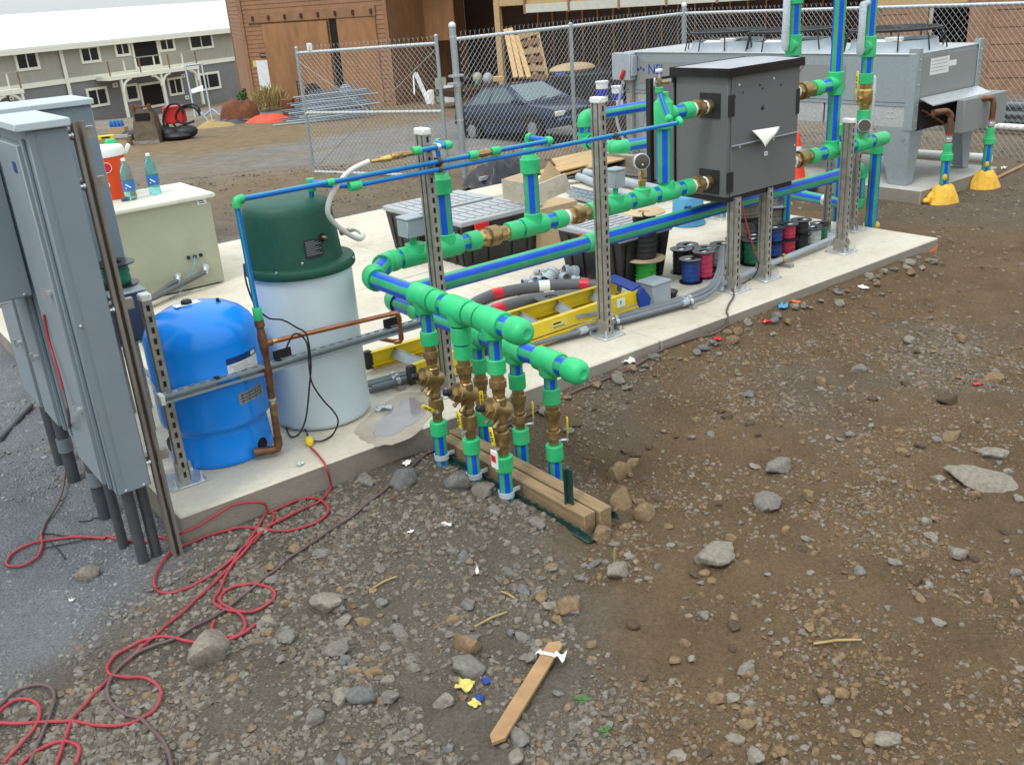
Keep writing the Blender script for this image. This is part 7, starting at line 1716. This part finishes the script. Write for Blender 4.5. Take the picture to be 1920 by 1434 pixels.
b=MB(); b.M=m; b.box((-.30,.1,.95),(-.22,.22,1.12)).box((.18,.1,.95),(.26,.22,1.10)).cyl((-.26,.16,1.05),(.22,.16,1.03),.03,n=10); part('hinge_lug',b,'rustbrown',t)
b=MB(); b.M=m; b.box((-.38,-.05,0),(.38,.0,.09)); part('cutting_edge',b,'galvdull',t)
# red pump with black hoses
q=at(335,262); t=thing('hose_machine','red crate and tangled black hoses beside the digger bucket','machine',q); m=m.copy(); m.translation=q
b=MB(); b.M=m; b.box((-.35,.1,.45),(.22,.5,.95),.03); part('red_crate',b,'red',t)
b=MB(); b.M=m; b.sph((-.25,.1,.18),.30,14,8,(1,1,.65)).sph((.2,.15,.2),.34,14,8,(1.1,1,.6)).sph((.0,0,.12),.35,14,8,(1.3,1,.4)).cyl((-.55,.2,.25),(-.30,.25,.25),.2,n=16); part('hose_pile',b,'black',t)
for k,(cx_,cz_,rx,rz_) in enumerate(((-.05,.62,.30,.42),(.38,.68,.36,.30),(.30,.55,.40,.36))):
    b=MB(); b.M=m; b.tube([(cx_+rx*math.cos(a)+.1*math.sin(a),.05+.05*k,cz_+rz_*math.sin(a)*(.8 if a>3 else 1)) for a in np.linspace(.2,5.4,24)],.035,8); part('hose',b,'black',t)
q=at(252,262); solo('black_bag',MB().sph(q+Z*.12,.4,14,8,(1.0,.7,.5)),'tarp','black plastic bag left of the digger bucket','bag')
q=at(222,264); t=thing('cardboard_box','brown carton lying left of the digger bucket','box',q); m.translation=q; b=MB(); b.M=m; b.box((-.22,0,0),(.26,.35,.40),.01); part('carton',b,'cardboard',t)
t=thing('bottle_pack','shrink wrapped pack of blue bottles on the brown carton','bottle pack',q+Z*.41); m.translation=q+Z*.41
for i in range(4):
    for j_ in range(2):
        b=MB(); b.M=m; b.along((-.17+.11*i,.08+.12*j_,0),Z,[(0,.045),(.12,.045),(.17,.02),(.19,.018)],10); part('bottle',b,'waterblue',t)
ybox('carton','low flattened carton under the yellow level','box',205,260,238,272,28.05,'cardboard',.5,.2)
q=PD(200,258,28)
t=thing('spirit_level','yellow and grey level lying across the low carton in the yard','tool',q); d=_r0
b=MB().bar(PD(181,260,28),PD(214,256.5,28),.10,.13,c=.02); part('grip',b,'yellowlever',t); part('shaft',MB().bar(PD(214,256.5,28),PD(240,255,28),.08,.09),'galvbright',t); part('print',MB().bar(PD(190,259,27.93),PD(206,257.3,27.93),.012,.05),'ink',t)
# brown tarp mound, orange netting
def heap(name,label,cat,px,py,rx,ry,hh,mt,seed=1,kk=.35,pw_=2.4):
    q=at(px,py)
    def f(u,v):
        a=u*6.283; x=rx*v*math.cos(a)*(1+.15*noise.noise(V((math.cos(a),math.sin(a),seed)))); y=ry*v*math.sin(a)
        z=hh*(1-v**pw_)*(1+kk*noise.noise(V((x*2.2,y*2.2,seed))))+hh*(.22*noise.noise(V((x*5,y*5,seed+3)))+.14*noise.noise(V((x*13,y*13,seed))))*(1-v*.8)-.03
        return tuple(q+_r0*x+V((CY,SY,0))*y+Z*z)
    return solo(name,MB().sheet(f,56,18),mt,label,cat)
heap('tarp_mound','mound covered with a rusty brown tarp in the yard','tarp',450,222,.72,.5,.62,'rustbrown',2,.3,5)
heap('tarp_mound','black sheet folded over the top of the brown tarp mound','tarp',447,206,.5,.4,.42,'tarp',4,.3,4); heap('tarp_mound','dark band of sheeting at the foot of the brown tarp mound','tarp',430,232,1.1,.5,.16,'tarp',6)
heap('safety_net','bundle of bright orange safety netting on the ground','net',504,228,.85,.35,.24,'orangenet',5,.5,3.5)
heap('dirt_pile','pale weedy dirt pile behind the digger bucket','dirt',405,238,.7,.5,.22,'drygrass',9)
# steel mesh and pipe bundle
for k in range(22):
    y0=236-k*2.5; l=512+(k*37%45)+k*1.2; r_=655+(k*53%60); D0=30.6+.06*k; a,c=PD(l,y0,D0),PD(r_,y0-(r_-l)*.12,D0+.5)
    solo('steel_bar',MB().cyl(a,c,.024,n=8),'rebar' if k%3 else 'galv','grey steel bar in the bundle behind the open gate','bar','steel bars behind the gate')
for k in range(4):
    b=MB(); a0=PD(560+8*k,226-10*k,31.2+.35*k); a1=PD(692-6*k,207-9*k,32.0+.3*k); d=(a1-a0); up=V((.10,.30,.38))
    for i in range(17): p=a0+d*(i/16); b.cyl(p,p+up,.016,n=5)
    for i in range(6): b.cyl(a0+up*(i/5),a1+up*(i/5),.016,n=5)
    solo('wire_mesh',b,'rebar','%s sheet of grey reinforcing mesh leaning in the bundle'%('front','second','third','rear')[k],'mesh','reinforcing mesh sheets')
b=MB().bar(PD(545,222,32.6)-Z*.15,PD(690,197,33.2)-Z*.15,.9,.75); solo('mesh_roll',b,'rebar','stacked dark steel grating under the mesh sheets behind the gate','grating')
# plants by the barn wall
def leafy(name,label,px,py,wd,ht,n,mt,L=.16):
    q=at(px,py); t=thing(name,label,'plant',q); b=MB(); st=MB()
    for i in range(n):
        a=rng.uniform(0,6.28); r=wd*math.sqrt(rng.random()); z=ht*rng.random()*(1-.4*r/wd); p=q+V((r*math.cos(a),r*math.sin(a),z)); d=V((rng.gauss(0,1),rng.gauss(0,1),rng.gauss(0,.7)+(.6 if mt=='leaf' else 2.2))).normalized(); s=d.cross(V((rng.random(),rng.random(),.3))).normalized(); w_=L*(.28 if mt=='leaf' else .05)
        b.add([tuple(p),tuple(p+d*L*.5+s*w_),tuple(p+d*L),tuple(p+d*L*.5-s*w_)],[(0,1,2,3)])
    part('foliage',b,mt,t,ang=0,kind='stuff')
    for i in range(7): a=i*.9; st.tube([q,q+V((wd*.5*math.cos(a),wd*.5*math.sin(a),ht*.8))],.008,4)
    part('stems',st,mt,t,kind='stuff')
leafy('bush','leafy green bush at the foot of the barn corner',473,196,.55,.75,420,'leaf'); leafy('dry_grass','tuft of dry golden grass below the white board on the barn',505,208,.65,.75,500,'drygrass',.45); leafy('weed','thin green weed in front of the white board on the barn',515,178,.35,1.0,90,'leaf',.12); leafy('dry_grass','dry grass clump right of the white board on the barn',540,190,.45,.6,240,'drygrass',.4)
# scaffold frame
t=thing('scaffold_frame','thin grey scaffold frame standing in front of the house','scaffold',at(375,230)); D_=33.5
def sc(a,b_): return part('tube',MB().cyl(PD(*a,D_),PD(*b_,D_),.035,n=8),'galv',t)
for a,b_ in(((347,124),(367,222)),((378,120),(398,226)),((347,124),(378,120)),((367,200),(395,232)),((398,205),(413,217)),((398,205),(384,217))): sc(a,b_)
part('hung_sheet',MB().prism([PD(358,168,D_),PD(380,160,D_),PD(381,170,D_),PD(359,176,D_)],V((CY,SY,0))*.05),'stationwhite',t)
# white scraps near the house, blue barrel
for k,(px,py) in enumerate(((412,178),(430,176),(455,183))): q=at(px,py); solo('litter_bag',MB().sph(q+Z*.1,.22,10,6,(1.4,1,.6)),('paper','paper','scrapblue')[k],('left white bag lying beyond the barn corner','right white bag lying beyond the barn corner','blue bag lying at the barn corner')[k],'bag')
# carts leaning on the door
t=thing('wire_trolley','black wire trolley leaning on the sliding plywood door','trolley',at(585,192)); D_=34.0
for k in range(7): part('bar',MB().cyl(PD(557+k*.9,153+k*7,D_),PD(566+k*.9,155+k*7,D_),.02,n=6),'black',t)
part('frame',MB().tube([PD(556,152,D_),PD(563,198,D_),PD(600,195,D_-.3),PD(602,170,D_-.3),PD(590,157,D_),PD(572,160,D_)],.025,8),'black',t)
part('wheel_disc',MB().cyl(PD(588,175,D_-.2),PD(588,175,D_-.05),.30,n=20),'black',t)
ybox('sack','grey cement sack leaning at the gap between the plywood doors','sack',637,160,660,182,33.6,'pvclight',.3,.25,.08)
ybox('crate','dark red crate with a pale top near the barn door','crate',527,188,548,200,33.5,'rustbrown',.5,.3)
# junk in the open bays
ybox('drawer_unit','white drawer unit inside the open barn bay','drawers',832,162,852,190,34.5,'stationwhite',.5,.6)
t=thing('white_boards','two white boards leaning in the open barn bay','boards',at(790,198))
for a,b_,w_ in(((779,137),(805,196),.16),((775,142),(777,178),.05)): part('board',MB().bar(PD(*a,34.5),PD(*b_,34.3),w_,.04),'stationwhite',t)
ybox('paint_bucket','white bucket with a pink label in the open barn bay','bucket',800,170,815,195,34.3,'paper',.4,.3,.05)
ybox('plastic_crate','green crate in the open barn bay','crate',815,148,838,172,35.0,'tan',.6,.9,.03); ybox('carton','brown carton behind the parked coupe','box',860,172,884,192,32,'cardboard',.6,1.2)
for k,(x0,y0,x1,y1,mt,lb) in enumerate(((868,140,884,160,'tarp','black bag piled behind the car boot'),(886,135,905,158,'tan','grey green sack piled behind the car'),(905,140,925,156,'pvclight','pale sack piled behind the car roof'),(850,150,866,170,'pvclight','pale bundle right of the gate post'),(890,150,900,166,'leaf','green bag piled behind the car'))):
    a=PD((x0+x1)/2,(y0+y1)/2,32.5-.2*k); solo('junk_bag',MB().sph(a,abs(x1-x0)/110,12,8,(1,1,1.1)),mt,lb,'bag','junk piled in the barn bay')
solo('junk_shelf',MB().box(tuple(PD(878,165,33)-V((1.2,1.2,.15))),tuple(PD(905,160,33)+V((.6,.6,.0)))),'barndark','dark bench under the bags in the barn bay','bench')
# lumber and pallet leaning in the bay
t=thing('leaning_planks','three raw planks leaning against the barn post','planks',at(960,190)); 
for a,b_ in(((946,56),(965,146)),((955,54),(976,146)),((966,68),(990,146))): part('plank',MB().bar(PD(a[0]+2,a[1],27.5),PD(b_[0]+2,b_[1],26.5),.13,.05,up=FW),'pine',t)
t=thing('pallet','wooden slatted pallet standing behind the planks','pallet',at(1000,185))
for k in range(6): f=k/5; part('slat',MB().bar(PD(968+8*f,72+70*f,28),PD(1008+17*f,58+88*f,28),.03,.16,up=Z),'barn' if k%2 else 'ply',t)
for a,b_ in(((970,72),(980,145)),((1006,56),(1026,148)),((990,62),(1004,146))): part('stringer',MB().bar(PD(*a,28.1),PD(*b_,28.1),.09,.09),'ply',t)
ybox('beam_offcut','pale timber offcut on the car roof line','timber',924,145,945,153,26,'pine',.3)
# pickup bed with load behind the car
t=thing('pickup_truck','dark pickup with a loaded bed parked in the barn bay','truck',at(1090,200)); Dp=27.5
def tb_(name,x0,y0,x1,y1,bk,mt,dep=Dp,c=.04):
    a,b_=PD(x0,y0,dep),PD(x1,y1,dep); wd=abs((b_-a).dot(_r0)); ht=abs(a.z-b_.z); cc=(a+b_)/2; m=Matrix(((*_r0,0),(CY,SY,0,0),(0,0,1,0),(0,0,0,1))).transposed(); m.translation=V((cc.x,cc.y,min(a.z,b_.z))); b=MB(); b.M=m; b.box((-wd/2,0,0),(wd/2,bk,ht),c); return part(name,b,mt,t)
tb_('bed',1030,142,1170,200,1.8,'black'); tb_('cab',1172,110,1230,200,1.8,'black'); tb_('wheel',1050,190,1085,215,.3,'tyre'); tb_('wheel',1170,190,1205,215,.3,'tyre')
q=PD(1080,132,Dp); part('load',MB().sph(q+V((.3,.5,0)),.5,14,8,(1.6,1,.35)),'cardboard',t); tb_('blue_tub',1040,138,1062,150,.5,'scrapblue',Dp-.1)
for k,(px,py) in enumerate(((1129,172),(1158,180))):
    q=PD(px,py,20+1*k); t=thing('paint_bucket',('left','right')[k]+' white bucket standing beyond the fence beside the condenser','bucket',(q.x,q.y,q.z-.2)); r=.13
    part('pail',MB().lathe([(.001,-.2),(r*.9,-.2),(r,.18),(r*1.08,.18),(r*1.08,.21),(.001,.21)],20,q),'stationwhite',t); part('label',MB().lathe([(r*.96,-.08),(r*1.0,.06)],20,q),'inkblue',t)
    part('stand',MB().box((q.x-.2,q.y-.2,gz(q.x,q.y)-.1),(q.x+.2,q.y+.2,q.z-.201)),'barndark',t)
# stacks of pipe outside the side fence
for k in range(9):
    row=k//3; a=V((12.6+.05*row,2.5,.0)); p0=PX(1830,215-row*13-(k%3)*3.5,12.6+.1*(k%3)); p1=PX(1960,207-row*13-(k%3)*3.5,12.6+.1*(k%3))
    d=(p1-p0); p0=p0-d*.6
    solo('stacked_pipe',MB().cyl(V((p0.x,p0.y,p0.z)),V((p1.x,p1.y,p0.z)),.035,n=10),'pvc' if k%2 else 'pvcdark','dark grey pipe in the stack outside the side fence','pipe','pipes stacked outside the fence')
p0,p1=PX(1700,226,12.4),PX(1960,232,12.4); solo('stacked_pipe',MB().cyl(p0,V((p1.x,p1.y,p0.z)),.04,n=12),'whiteplastic','white plastic pipe lying below the dark pipe stack outside the fence','pipe')
for k,y in enumerate((3.4,5.6)): solo('pipe_support',MB().box((12.35,y-.06,gz(12.5,y)-.1),(12.95,y+.06,p0.z-.045)),'timber',('near','far')[k]+' timber block carrying the pipe stack outside the fence','timber')
# white pipe length lying behind the condenser legs
a,c=P(1655,262,.05),P(1795,263,.05); solo('loose_pipe',MB().cyl(V((9.95,6.6,.0)),V((10.15,5.05,.0)),.05,n=14),'whiteplastic','white plastic pipe lying on the dirt behind the condenser legs','pipe')
a=P(1640,262,-.05)
